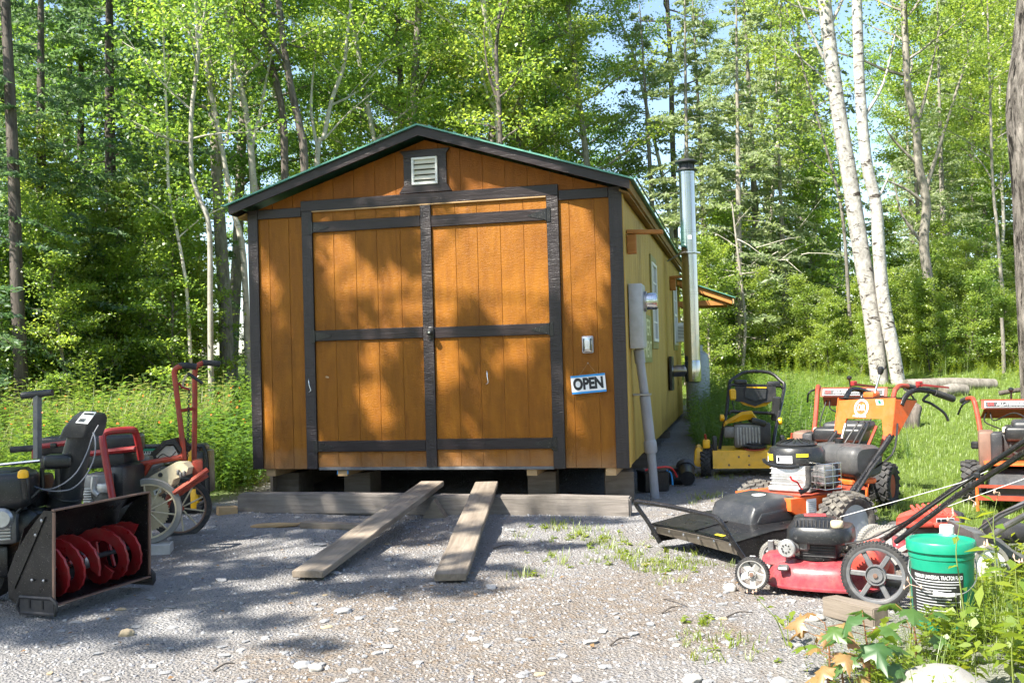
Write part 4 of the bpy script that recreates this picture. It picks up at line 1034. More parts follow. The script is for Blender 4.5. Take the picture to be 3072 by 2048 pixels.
for i in range(7):
    wbox(tl0, 'cooling_fin', 'silver', 762 + i * 9, 588 + i * 2 - 8, 768 + i * 9, 640, 7.4, .10, bev=.002)
a4 = [Lt(zA(x, y, 7.42)) for x, y in ((832, 572), (905, 500), (965, 485), (1005, 545), (1000, 570), (960, 520), (915, 525), (850, 590))]
M().prism(a4, Vector((.02, .16, 0))).build('engine_shroud', 'black_plastic', tl0)
a4 = [Lt(zA(x, y, 7.44)) for x, y in ((860, 580), (915, 530), (960, 530), (985, 575), (930, 630), (885, 625))]
M().prism(a4, Vector((.02, .14, 0))).build('flywheel_housing', 'silver', tl0)
wtube(tl0, 'muffler_stub', 'dark_silver', [(838, 650, 7.38), (905, 620, 7.4)], .024)
wbox(tl0, 'gear_case', 'iron', 780, 840, 960, 960, 7.5, .18, bev=.03)
wtube(tl0, 'coil_wire', 'cable', [(870, 600, 7.38), (900, 575, 7.36), (940, 590, 7.36), (975, 560, 7.38)], .004, sm=4)

# ================================================================== ORANGE BRUSH MOWER.  local x: across (towards us), y: backwards
PCN, PCF = zE(2145, 560, 6.15), zE(1535, 425, 6.92)
c_ = (PCN + PCF) / 2; v_ = PCN - PCF
yw = math.atan2(v_.y, v_.x); HWM = math.hypot(v_.x, v_.y) / 2
bm_ = thing('brush_mower', 'orange walk behind brush mower with black deck, black fuel tank and orange console', 'mower', (c_.x, c_.y, gzz(c_.x, c_.y)), yw)
Lb = local(bm_)
def lw(t): return WM[t.name].inverted().to_3x3()
zd_ = .175
# deck: sloping top, front strip, side skirts
dk = M()
dk.loft([[(-HWM, 0, zd_), (HWM, 0, zd_), (HWM, 0, zd_ - .012), (-HWM, 0, zd_ - .012)],
         [(-HWM, .30, zd_ + .035), (HWM, .30, zd_ + .035), (HWM, .30, zd_ + .02), (-HWM, .30, zd_ + .02)],
         [(-HWM, .85, zd_ + .045), (HWM, .85, zd_ + .045), (HWM, .85, zd_ + .03), (-HWM, .85, zd_ + .03)]])
for s in (-1, 1):
    dk.prism([(s * HWM, 0, zd_), (s * HWM, .30, zd_ + .035), (s * HWM, .85, zd_ + .045), (s * HWM, .85, .05), (s * HWM, .06, .045), (s * HWM, 0, .10)], (-s * .006, 0, 0))
dk.build('deck', 'black_metal', bm_)
M().prism([(-HWM + .02, -.004, zd_ - .008), (HWM - .004, -.004, zd_ - .008), (HWM - .004, .035, .085), (-HWM + .02, .035, .11)], (0, -.008, 0)).build('front_flap', 'flap_rubber', bm_)
bt = M()
for i in range(6):
    x = -HWM + .07 + i * (2 * HWM - .12) / 5
    bt.lathe([(.010, 0), (.010, .006), (.001, .009)], (x, -.010, zd_ - .025), (0, -1, 0), 8)
bt.build('bolt', 'steel', bm_)
M().box((0, .17, zd_ + .024), (.012, .28, .006), (R(6.5), 0, 0)).build('deck_rib', 'black_metal', bm_)
M().prism([(HWM - .24, .02, zd_ + .0065), (HWM - .16, .02, zd_ + .0065), (HWM - .16, .05, zd_ + .010), (HWM - .24, .05, zd_ + .010)], (0, 0, .002)).build('warning_label', 'label_yellow', bm_)
# front guard tube
gp = [(1600, 535, 6.78), (1520, 395, 6.80), (1432, 268, 6.82), (1436, 246, 6.80), (1475, 248, 6.76), (1700, 285, 6.50), (1960, 345, 6.16), (2005, 365, 6.10), (2040, 405, 6.07), (2110, 520, 6.06), (2195, 645, 6.05)]
M().tube([Lb(zE(*p)) for p in gp], .0155, 10, sm=4).build('front_guard', 'black_metal', bm_)
# belt housing: rounded hood with a ridge
def hood(rings):
    out = []
    for (y, hw, zb_, zt_, cr) in rings:
        r_ = []
        N = 6
        r_.append((-hw, y, zb_))
        for k in range(N):
            t = k / (N - 1) * math.pi / 2
            r_.append((-hw + cr * (1 - math.cos(t)) - 0, y, zt_ - cr * (1 - math.sin(t))))
        for k in range(N):
            t = (1 - k / (N - 1)) * math.pi / 2
            r_.append((hw - cr * (1 - math.cos(t)), y, zt_ - cr * (1 - math.sin(t))))
        r_.append((hw, y, zb_))
        out.append(r_)
    return out
M().loft(hood([(.325, .19, zd_ + .02, zd_ + .03, .008), (.335, .202, zd_ + .02, zd_ + .09, .045), (.37, .212, zd_ + .02, zd_ + .155, .055), (.48, .222, zd_ + .02, zd_ + .185, .05), (.70, .232, zd_ + .03, zd_ + .195, .045), (.75, .224, zd_ + .03, zd_ + .18, .045)])).build('belt_housing', 'grey_plastic', bm_)
M().loft(hood([(.375, .218, zd_ + .04, zd_ + .06, .02), (.41, .224, zd_ + .04, zd_ + .115, .03), (.68, .236, zd_ + .05, zd_ + .145, .03), (.71, .230, zd_ + .05, zd_ + .135, .03)])).build('housing_panel', 'black_plastic', bm_)
lo = M(); lo.lathe([(.036, 0), (.046, 0), (.046, .003), (.036, .003)], (.02, .57, zd_ + .1925), (0, -.03, 1), 24, closed=True); em_ = lo.build('ring_emblem', 'label_white', bm_)
ud = Vector((1, .0, 0))
text('emblem_letters', 'DR', (.02, .57, zd_ + .193), (1, 0, 0), (0, 1, .03), .030, 'label_white', em_, .046, .012, .0015)
# chassis
ch_ = M(); ch_.prism([(.27, .62, .36), (.27, 1.24, .36), (.27, 1.24, .30), (.27, 1.02, .235), (.27, .72, .225), (.27, .62, .28)], (-.54, 0, 0)); ch_.build('chassis', 'orange', bm_)
M().box((.05, .98, .366), (.40, .50, .012), bev=.003).build('engine_plate', 'rust_red', bm_)
lb = M().box((.2725, .80, .295), (.004, .085, .105)).build('warning_label', 'label_white', bm_)
for i in range(6): M().box((.2755, .80, .262 + i * .013), (.003, .066, .005)).build('label_print', 'label_grey', lb)
# engine
ex_, ey_ = .03, .92
M().loft([[(ex_ + a * math.cos(t), ey_ + b * math.sin(t), z) for t in [2 * math.pi * k / 28 for k in range(28)]] for a, b, z in ((.165, .175, .555), (.185, .195, .565), (.188, .198, .64), (.17, .18, .672), (.135, .145, .682))]).build('engine_shroud', 'black_plastic', bm_)
sh = M(); sh.lathe([(.135, 0), (.140, .012), (.125, .024), (.06, .036), (.001, .038)], (ex_, ey_, .680), (0, 0, 1), 26); sh.build('fan_screen', 'black_plastic', bm_)
for k in range(14):
    a_ = k * 2 * math.pi / 14; M().box((ex_ + .085 * math.cos(a_), ey_ + .085 * math.sin(a_), .714), (.085, .008, .008), (0, R(14), a_)).build('screen_rib', 'black_metal', bm_)
M().box((ex_, ey_, .470), (.27, .29, .185), (0, 0, .4), .02, 2).build('engine_block', 'silver', bm_)
M().box((ex_, ey_, .395), (.30, .32, .035), (0, 0, .4), .008).build('engine_base', 'silver', bm_)
for i in range(4): M().box((ex_, ey_, .43 + i * .034), (.276, .296, .005), (0, 0, .4), .002).build('cooling_fin', 'silver', bm_)
M().box((ex_ + .13, ey_ + .15, .475), (.13, .12, .17), (0, 0, .4), .02, 2).build('muffler', 'iron', bm_)
M().box((ex_ + .165, ey_ - .045, .475), (.05, .07, .075), (0, 0, .4), .01).build('carburettor', 'dark_silver', bm_)
M().tube([Lb(zB(x, y, 6.66)) for x, y in ((1640, 960), (1645, 1100), (1625, 1160), (1565, 1195))], .019, 10, sm=4).build('hose', 'black_rubber', bm_)
M().tube([Lb(zB(x, y, 6.55)) for x, y in ((1240, 890), (1255, 920), (1330, 955), (1450, 968), (1560, 960))], .012, 8, sm=4).build('pipe', 'black_plastic', bm_)
M().tube([Lb(zB(x, y, 6.62)) for x, y in ((1480, 1050), (1500, 1085), (1545, 1105), (1570, 1150), (1590, 1165))], .006, 6, sm=3).build('wire', 'label_red', bm_)
def decal(t, name, m, zx0, zy0, zx1, zy1, Y, fn, ndir, th=.003):
    l_ = local(t); pts = [l_(fn(x, y, Y)) for x, y in ((zx0, zy0), (zx1, zy0), (zx1, zy1), (zx0, zy1))]
    return M().prism(pts, lw(t) @ Vector((0, th, 0))).build(name, m, t)
# shroud stickers wrapped round the drum
def wrap(name, m, a0, a1, z0, z1, parent, off=.0):
    g = [[(ex_ + (.1895 + off) * math.cos(t), ey_ + (.1995 + off) * math.sin(t), z) for t in np.linspace(a0, a1, 7)] for z in (z0, z1)]
    return M().sheet(g).build(name, m, parent)
st1 = wrap('white_sticker', 'label_white', R(-140), R(-118), .575, .635, bm_)
wrap('sticker_band', 'label_yellow', R(-139), R(-119), .612, .634, st1, .0006)
wrap('yellow_sticker', 'label_yellow', R(-112), R(-97), .588, .632, bm_)
st2 = wrap('white_sticker', 'label_white', R(-86), R(-52), .575, .625, bm_)
for i in range(3): wrap('sticker_print', 'label_grey', R(-76), R(-54), .585 + i * .012, .591 + i * .012, st2, .0006)
wrap('sticker_print', 'ink', R(-84), R(-78), .585, .615, st2, .0006)
wrap('yellow_sticker', 'label_yellow', R(-44), R(-20), .617, .640, bm_, .0004)
# wire cage
cg = M(); cgo = Lb(zB(1790, 1040, 6.75)); cx, cy, cz = .075, .075, .085
for i in range(5):
    z = -cz + i * cz / 2
    cg.tube([cgo + Vector(q) for q in ((-cx, -cy, z), (cx, -cy, z), (cx, cy, z), (-cx, cy, z))], .0022, 5, closed=True)
for x, y in ((-cx, -cy), (0, -cy), (cx, -cy), (cx, 0), (cx, cy), (-cx, cy)): cg.tube([cgo + Vector((x, y, -cz)), cgo + Vector((x, y, cz))], .0022, 5)
cg.build('wire_guard', 'chrome', bm_)
M().box(cgo, (.11, .12, .14), None, .02, 2).build('exhaust_box', 'dark_silver', bm_)
# tank
def tank_ring(x, k=1.0): 
    return [Vector((x, 1.42 + .155 * k * math.copysign(abs(math.cos(t)) ** .6, math.cos(t)), .545 + .115 * k * math.copysign(abs(math.sin(t)) ** .6, math.sin(t)))) for t in [2 * math.pi * i / 24 for i in range(24)]]
M().loft([tank_ring(-.225, .8), tank_ring(-.205, .93), tank_ring(-.185, 1), tank_ring(-.105, 1), tank_ring(-.10, .965), tank_ring(-.085, .965), tank_ring(-.08, 1), tank_ring(.06, 1), tank_ring(.065, .965), tank_ring(.085, .965), tank_ring(.09, 1), tank_ring(.185, 1), tank_ring(.208, .93), tank_ring(.225, .8)]).build('fuel_tank', 'dusty_plastic', bm_)
M().lathe([(.03, 0), (.03, .02), (.034, .02), (.034, .04), (.001, .045)], (-.05, 1.42, .655), (0, 0, 1), 14).build('tank_cap', 'black_plastic', bm_)
M().box((0, 1.42, .40), (.34, .26, .04), bev=.01).build('tank_cradle', 'orange', bm_)
# wheels
def tyre(t, c, ax_, Rw, wd, rim_r, m_rim='rim_steel', m_tyre='dusty_rubber', lugs=22, inner=0.0, nrim=5):
    ax_ = Vector(ax_).normalized(); h = wd / 2
    ty = M().lathe([(rim_r, -h * .75), (rim_r + .02, -h * .95), (Rw * .80, -h), (Rw - .03, -h * .93), (Rw - .012, -h * .70), (Rw - .010, 0), (Rw - .012, h * .70), (Rw - .03, h * .93), (Rw * .80, h), (rim_r + .02, h * .95), (rim_r, h * .75)], c, ax_, 44).build('wheel', m_tyre, t)
    if lugs:
        lg = M(); u = ax_.orthogonal().normalized(); v = ax_.cross(u)
        for k in range(lugs):
            for (off, row) in ((0, -.62), (.5, -.1), (0, .35), (.5, .78)):
                a_ = (k + off) * 2 * math.pi / lugs; rd = u * math.cos(a_) + v * math.sin(a_); tg = ax_.cross(rd)
                rr_ = Rw - .006 if abs(row) < .5 else Rw - .018
                ro = Matrix((tg, ax_, rd)).transposed()
                lg.box(Vector(c) + rd * rr_ + ax_ * (row * h), (2 * math.pi * Rw / lugs * .55, wd * .24, .020), ro @ Matrix.Rotation(.5 if row < 0 else -.5, 3, 'Z'))
        lg.build('tread', m_tyre, ty)
    rm = M(); hh = h * .95
    rm.lathe([(rim_r + .004, h * .80), (rim_r + .004, h * .72), (rim_r - .010, h * .66), (rim_r - .014, h * .30), (rim_r - .026, h * .26), (rim_r - .030, -h * .55), (rim_r * .58, -h * .62), (rim_r * .50, -h * .40), (.034, -h * .36), (.032, h * .05), (.026, h * .08), (.024, -h * .2), (.001, -h * .2)], c, ax_, 30)
    rm.build('rim', m_rim, ty)
    return ty
tyre(bm_, (.40, .98, .195), (1, 0, 0), .20, .20, .115)
tyre(bm_, (-.40, .98, .195), (-1, 0, 0), .20, .20, .115)
M().cyl((-.34, .98, .195), (.34, .98, .195), .02, n=10).build('axle', 'steel', bm_)
# handlebar legs and console
for s in (-1, 1):
    M().tube([(s * .25, 1.16, .32), (s * .25, 1.30, .43), (s * .25, 1.62, .72)], .022, 10).build('handle_leg', 'black_metal', bm_)
M().tube([(.285, 1.20, .34), (.285, 1.36, .5), (.285, 1.46, .58)], .014, 8).build('leg_plate', 'black_metal', bm_)
M().tube([(-.12, 1.50, .62), (-.17, 1.62, .78)], .012, 8).build('shift_rod', 'chrome', bm_)
for x, m__ in ((-.08, 'cable'), (-.02, 'cable'), (.02, 'cable'), (.27, 'cable')): M().tube([(x * .5, 1.46, .45), (x * 1.3, 1.50, .60), (x, 1.66, .80)], .007, 6, sm=4).build('control_cable', m__, bm_)
M().tube([(.16, 1.45, .36), (.10, 1.52, .6), (.12, 1.62, .78)], .011, 6).build('red_rod', 'rust_red', bm_)
ft, fb = 1.655, 1.60
fp = [(-.27, ft, .955), (.265, ft, .985), (.265, fb, .715), (.195, fb, .715), (.165, 1.625, .835), (-.165, 1.625, .825), (-.19, fb, .71), (-.265, fb, .71)]
con = M().prism(fp, (0, .012, 0)).build('console', 'orange', bm_)
for s in (-1, 1):
    x = s * .268
    M().prism([(x, ft, .975), (x, ft + .22, .955), (x, fb + .06, .715), (x, fb, .715)], (-s * .008, 0, 0)).build('console_side', 'orange', con)
M().prism([(-.268, ft, .970), (.268, ft, .985), (.268, ft + .22, .957), (-.268, ft + .22, .947)], (0, 0, .006)).build('console_top', 'black_plastic', con)
nrm = Vector((0, -.98, -.2))
fy = lambda z: ft + (fb - ft) * (.97 - z) / .255 - .002
ring = M().lathe([(.050, 0), (.066, 0), (.066, .003), (.050, .003)], (-.03, fy(.905), .905), (0, -.98, .2), 28, closed=True).build('ring_emblem', 'label_white', con)
text('emblem_letters', 'DR', (-.03, fy(.905), .905), (1, 0, 0), (0, .2, .98), .045, 'label_white', ring, .070, .015, .003)
text('model_name', 'PRO XL30', (-.03, fy(.818) - .004, .845), (1, 0, 0), (0, .2, .98), .014, 'label_white', con, .12, .004, .004)
lbs = M().box((.135, fy(.945) - .003, .945), (.066, .004, .05), (R(12), 0, 0)).build('white_sticker', 'label_white', con)
M().box((.135, fy(.95) - .006, .952), (.024, .004, .024), (R(12), 0, 0)).build('sticker_mark', 'green_pail', lbs)
M().box((.0, ft + .06, .995), (.09, .09, .05), (0, 0, .1), .012, 2).build('switch_housing', 'orange', con)
for s in (-1, 1):
    hb = M().tube([(s * .262, ft + .06, .93), (s * .27, ft + .10, .99), (s * .29, ft + .17, 1.03), (s * .31, ft + .28, 1.025), (s * .325, ft + .36, 1.005)], .019, 10, sm=4).build('handlebar', 'black_metal', bm_)
    M().tube([(s * .322, ft + .34, 1.010), (s * .34, ft + .52, .955)], .025, 12).build('grip', 'black_rubber', hb)
    M().tube([(s * .31, ft + .30, 1.0), (s * .28, ft + .27, .955), (s * .30, ft + .33, .93), (s * .335, ft + .42, .86), (s * .345, ft + .45, .80)], .010, 7, sm=4).build('brake_lever', 'black_plastic', hb)
    M().prism([(s * .30, ft + .18, 1.05), (s * .30, ft + .23, 1.065), (s * .32, ft + .48, 1.035), (s * .34, ft + .48, 1.033), (s * .325, ft + .22, 1.06)], (0, 0, .012)).build('clutch_lever', 'red_paint', hb)
    M().box((s * .30, ft + .21, 1.075), (.035, .05, .04), None, .008).build('lever_cap', 'red_paint', hb)
M().tube([(-.02, ft + .1, .985), (-.015, ft + .13, 1.05), (.0, ft + .16, 1.16)], .010, 8).build('shift_lever', 'chrome', bm_)
M().lathe([(.012, 0), (.022, .02), (.024, .045), (.014, .06), (.001, .062)], (.0, ft + .155, 1.145), (.1, .2, 1), 14).build('shift_knob', 'black_plastic', bm_)

# ================================================================== ALL-TERRAIN MOWERS (two of a kind, facing us). local x: right, y: away
def terrain_mower(label, x, y, rz, sz, gz_):
    t = thing('all_terrain_mower', label, 'mower', (x, y, gz_), rz, 'red all-terrain mowers')
    for z, r_, m_ in ((.215, .016, 'rust_red'), (.125, .020, 'rust_red')): M().tube([(-.36, .0, z), (.36, .0, z)], .016 if z > .2 else .024, 4).build('front_bar', m_, t)
    for s in (-1, 1): M().tube([(s * .36, .0, .02), (s * .36, .0, .22), (s * .355, .05, .245), (s * .33, .5, .26)], .013, 8).build('side_bar', 'orange', t)
    M().loft([[(-.30, .03, .10), (.30, .03, .10), (.28, .03, .20), (-.28, .03, .20)], [(-.30, .16, .10), (.30, .16, .10), (.24, .16, .335), (-.24, .16, .335)], [(-.30, .62, .12), (.30, .62, .12), (.25, .62, .36), (-.25, .62, .36)]]).build('deck_hood', 'grey_plastic', t)
    og = [(.085 * math.cos(a), .085, .2625 + .02 * math.sin(a)) for a in [2 * math.pi * k / 20 for k in range(20)]]
    og = [(p[0], .088 + (p[2] - .24) * .9 - .012, p[2]) for p in og]
    e_ = M().prism(og, (0, -.003, .002)).build('oval_badge', 'label_red', t)
    M().box((0, .33, .372), (.60, .52, .02), (R(-1), 0, 0), .004).build('frame_plate', 'orange', t)
    tyre(t, (-.385, .42, .185), (-1, 0, 0), .19, .165, .09, 'rust_red', 'black_rubber', 18)
    tyre(t, (.385, .42, .185), (1, 0, 0), .19, .165, .09, 'rust_red', 'black_rubber', 18)
    # engine
    M().box((.02, .52, .50), (.42, .34, .20), None, .03, 2).build('engine_block', 'iron', t)
    M().box((.06, .42, .60), (.40, .30, .12), None, .03, 3).build('engine_shroud', 'black_plastic', t)
    M().box((.10, .50, .66), (.36, .34, .08), None, .035, 3).build('fuel_tank', 'grey_plastic', t)
    M().box((.09, .355, .50), (.16, .08, .12), None, .02, 2).build('cylinder_head', 'silver', t)
    for i in range(5): M().box((.09, .312, .455 + i * .022), (.15, .012, .008)).build('cooling_fin', 'silver', t)
    M().box((-.275, .44, .47), (.12, .22, .30), None, .025, 2).build('air_filter_box', 'rust_edge', t)
    M().box((-.20, .40, .47), (.09, .18, .28), None, .02, 2).build('filter_cover', 'grey_plastic', t)
    M().box((-.36, .42, .50), (.06, .07, .06), None, .01).build('filter_knob', 'black_plastic', t)
    M().box((-.13, .36, .63), (.05, .05, .05), None, .01).build('primer', 'cream_plastic', t)
    M().tube([(-.08, .33, .60), (-.10, .31, .5), (-.06, .30, .44), (.0, .31, .42)], .012, 7, sm=3).build('hose', 'black_rubber', t)
    M().box((.22, .40, .44), (.12, .14, .16), None, .015, 2).build('muffler', 'dark_silver', t)
    # handle
    for s in (-1, 1):
        M().tube([(s * .30, .62, .38), (s * .31, .86, .60), (s * .335, 1.06, sz + .02), (s * .345, 1.10, sz + .06), (s * .36, 1.17, sz + .085), (s * .40, 1.30, sz + .075)], .021, 10, sm=4).build('handlebar', 'rust_red', t)
        M().tube([(s * .395, 1.29, sz + .075), (s * .44, 1.43, sz + .05)], .026, 10).build('grip', 'black_rubber', t)
        M().tube([(s * .385, 1.2, sz + .06), (s * .44, 1.15, sz + .03), (s * .48, 1.22, sz - .06)], .009, 7, sm=3).build('brake_lever', 'black_plastic', t)
    cz_ = sz
    pn = M().prism([(-.29, 1.00, cz_ + .0), (.29, 1.00, cz_ + .0), (.29, 1.02, cz_ + .075), (-.29, 1.02, cz_ + .075)], (0, .012, 0)).build('console', 'rust_red', t)
    M().prism([(-.29, 1.02, cz_ + .076), (.29, 1.02, cz_ + .076), (.30, 1.26, cz_ + .06), (-.30, 1.26, cz_ + .06)], (0, 0, .006)).build('console_top', 'rust_red', pn)
    M().prism([(-.27, 1.005, cz_ - .002), (.29, 1.005, cz_ - .002), (.30, 1.13, cz_ - .09), (-.30, 1.13, cz_ - .09)], (0, .006, .004)).build('console_apron', 'rust_red', pn)
    sgn = M().prism([(-.265, .995, cz_ + .012), (.265, .995, cz_ + .012), (.265, 1.011, cz_ + .066), (-.265, 1.011, cz_ + .066)], (0, -.003, 0)).build('name_plate', 'label_white', pn)
    M().prism([(-.255, .992, cz_ + .019), (.255, .992, cz_ + .019), (.255, 1.004, cz_ + .060), (-.255, 1.004, cz_ + .060)], (0, -.003, 0)).build('name_plate_field', 'grey_plastic', sgn)
    for body, xx, wd, m_ in (('DR', -.215, .05, 'label_red'), ('ALL-TERRAIN', -.06, .22, 'label_white'), ('MOWER', .155, .13, 'label_red')):
        text('lettering', body, (xx, .9945, cz_ + .039), (1, 0, 0), (0, .29, .957), .027, m_, sgn, wd, .02, .003)
    M().tube([(-.05, 1.1, cz_ + .08), (-.05, 1.08, cz_ + .15)], .008, 6).build('shift_lever', 'black_plastic', pn)
    M().lathe([(.012, 0), (.022, .012), (.022, .03), (.001, .04)], (-.05, 1.08, cz_ + .145), (0, 0, 1), 12).build('shift_knob', 'black_plastic', pn)
    for pts in (((-.22, 1.08, cz_), (-.20, .98, cz_ - .10), (-.05, .80, .74), (.05, .62, .70)), ((-.25, 1.06, cz_ - .03), (-.27, .9, .66), (-.16, .60, .62)), ((.10, 1.06, cz_), (.20, .95, cz_ - .1), (.16, .7, .6))):
        M().tube(pts, .006, 6, sm=5).build('control_cable', 'cable', t)
    return t
terrain_mower('red all-terrain mower partly hidden behind the orange brush mower', 2.44, 8.02, -.60, .885, gzz(2.44, 8.1))
t3 = terrain_mower('red all-terrain mower with its name plate cut by the right photo edge', 3.95, 7.72, -.42, .765, gzz(3.95, 7.8))

# ================================================================== YELLOW MOWER (faces us)
ym = thing('yellow_lawn_mower', 'yellow lawn mower with black folding handle standing by the shed', 'mower', (2.36, 10.1, gzz(2.36, 10.1)), -.20)
Ly = local(ym)
M().prism([(-.36, .0, .085), (.36, .0, .085), (.36, .03, .265), (-.36, .03, .265)], (0, .012, 0)).build('front_panel', 'yellow', ym)
M().loft([[(-.36, .013, .10), (.36, .013, .10), (.36, .04, .262), (-.36, .04, .262)], [(-.36, .5, .10), (.36, .5, .10), (.33, .5, .27), (-.33, .5, .27)]]).build('deck', 'yellow', ym)
for x, z in ((.0, .21), (.0, .12), (-.2, .12), (-.1, .2), (.25, .2)): M().lathe([(.011, 0), (.011, .005), (.001, .007)], (x, (z - .085) * .16 + .002, z), (0, -1, .1), 8).build('rivet', 'rust_edge', ym)
for s in (-1, 1):
    tyre(ym, (s * .43, .06, .13), (s, 0, 0), .135, .10, .06, 'rim_light', 'black_rubber', 16)
    tyre(ym, (s * .40, .62, .14), (s, 0, 0), .145, .08, .07, 'rim_light', 'black_rubber', 16)
    fd = M(); fd.loft([[(s * .50 + .05 * math.cos(a), y, .10 + h * (.5 + .5 * math.sin(a))) for a in [2 * math.pi * k / 10 for k in range(10)]] for y, h in ((.02, .10), (.05, .20), (.22, .22), (.28, .12))]); fd.build('fender', 'yellow', ym)
    M().box((s * .42, .09, .33), (.075, .10, .09), None, .015, 2).build('height_bracket', 'yellow', ym)
    M().tube([(s * .42, .08, .33), (s * .43, .06, .43)], .012, 7).build('adjust_lever', 'rust_red', ym)
    M().box((s * .335, .10, .33), (.05, .09, .16), None, .02, 2).build('wheel_arm', 'grey_plastic', ym)
M().box((.0, .26, .40), (.28, .24, .24), None, .02, 2).build('engine_block', 'dark_silver', ym)
for i in range(8): M().box((-.10 + i * .03, .135, .40), (.010, .02, .18), None, .002).build('cooling_fin', 'silver', ym)
M().box((.17, .22, .42), (.12, .16, .22), None, .02, 2).build('muffler', 'iron', ym)
M().box((-.18, .22, .44), (.12, .14, .12), None, .02, 2).build('carburettor', 'dark_silver', ym)
M().prism([(-.24, .14, .50), (-.05, .10, .62), (.05, .12, .63), (.10, .15, .56), (.02, .14, .57), (-.22, .16, .525)], (0, .22, .02)).build('engine_cover', 'yellow', ym)
M().box((.10, .18, .545), (.16, .16, .06), (0, .3, .2), .02, 2).build('fan_guard', 'black_plastic', ym)
M().lathe([(.10, 0), (.125, .015), (.125, .035), (.08, .05), (.08, .06), (.001, .065)], (.06, .12, .27), (0, 0, 1), 24).build('belt_pulley', 'black_metal', ym)
M().lathe([(.085, 0), (.115, .006), (.115, .014)], (.06, .095, .278), (0, -.2, 1), 24).build('pulley_rim', 'rust_red', ym)
def yy(x, y, Y): return Ly(zB(x, y, Y))
hp = [(828, 890, 10.3), (858, 690, 10.45), (900, 490, 10.62), (925, 260, 10.85), (935, 195, 10.92), (980, 160, 10.96), (1085, 106, 11.02), (1290, 112, 11.0), (1395, 190, 10.9), (1425, 225, 10.86), (1412, 330, 10.75), (1385, 460, 10.58), (1345, 640, 10.4), (1325, 790, 10.25)]
M().tube([yy(*p) for p in hp], .019, 10, sm=3).build('handle_tube', 'black_metal', ym)
M().tube([yy(925, 490, 10.62), yy(945, 462, 10.63), yy(1330, 482, 10.56)], .017, 10).build('cross_bar', 'black_metal', ym)
M().tube([yy(930, 250, 10.86), yy(950, 222, 10.87), yy(1390, 236, 10.82), yy(1420, 262, 10.82)], .016, 10).build('control_bar', 'black_metal', ym)
cp = [(982, 235), (1350, 240), (1352, 330), (1325, 372), (1240, 385), (1160, 418), (1060, 380), (985, 372)]
pnl = M().prism([yy(x, y, 10.80) for x, y in cp], (0, .06, 0)).build('console', 'iron', ym)
cp = [(1075, 250), (1265, 255), (1258, 345), (1165, 372), (1068, 335)]
M().prism([yy(x, y, 10.785) for x, y in cp], (0, .03, 0)).build('console_shield', 'grey_plastic', pnl)
M().prism([yy(x, y, 10.83) for x, y in ((1015, 372), (1305, 378), (1262, 412), (1165, 432), (1060, 405))], (0, .05, 0)).build('console_base', 'yellow', pnl)
M().prism([yy(x, y, 10.78) for x, y in ((1085, 240), (1265, 244), (1265, 254), (1085, 250))], (0, .02, 0)).build('console_stripe', 'yellow', pnl)
for x, y in ((1030, 195), (1330, 210)): M().box(yy(x, y + 5, 10.87), (.14, .07, .06), None, .02, 2).build('console_end', 'black_plastic', pnl)
for x, y, Y in ((868, 522, 10.55), (1383, 552, 10.5)): M().lathe([(.012, -.02), (.035, -.012), (.040, .0), (.035, .025), (.001, .03)], yy(x, y, Y), (1 if x > 1000 else -1, -.2, 0), 12).build('handle_knob', 'yellow', ym)
M().box(yy(960, 310, 10.78), (.07, .05, .12), None, .015).build('cable_clip', 'yellow', ym)
M().box(yy(1352, 440, 10.6), (.09, .06, .26), (0, .1, 0), .015).build('battery_case', 'black_plastic', ym)
M().tube([yy(*p) for p in ((955, 370, 10.75), (985, 490, 10.6), (1030, 560, 10.5), (1110, 590, 10.45), (1320, 605, 10.4))], .006, 6, sm=5).build('control_cable', 'cable', ym)

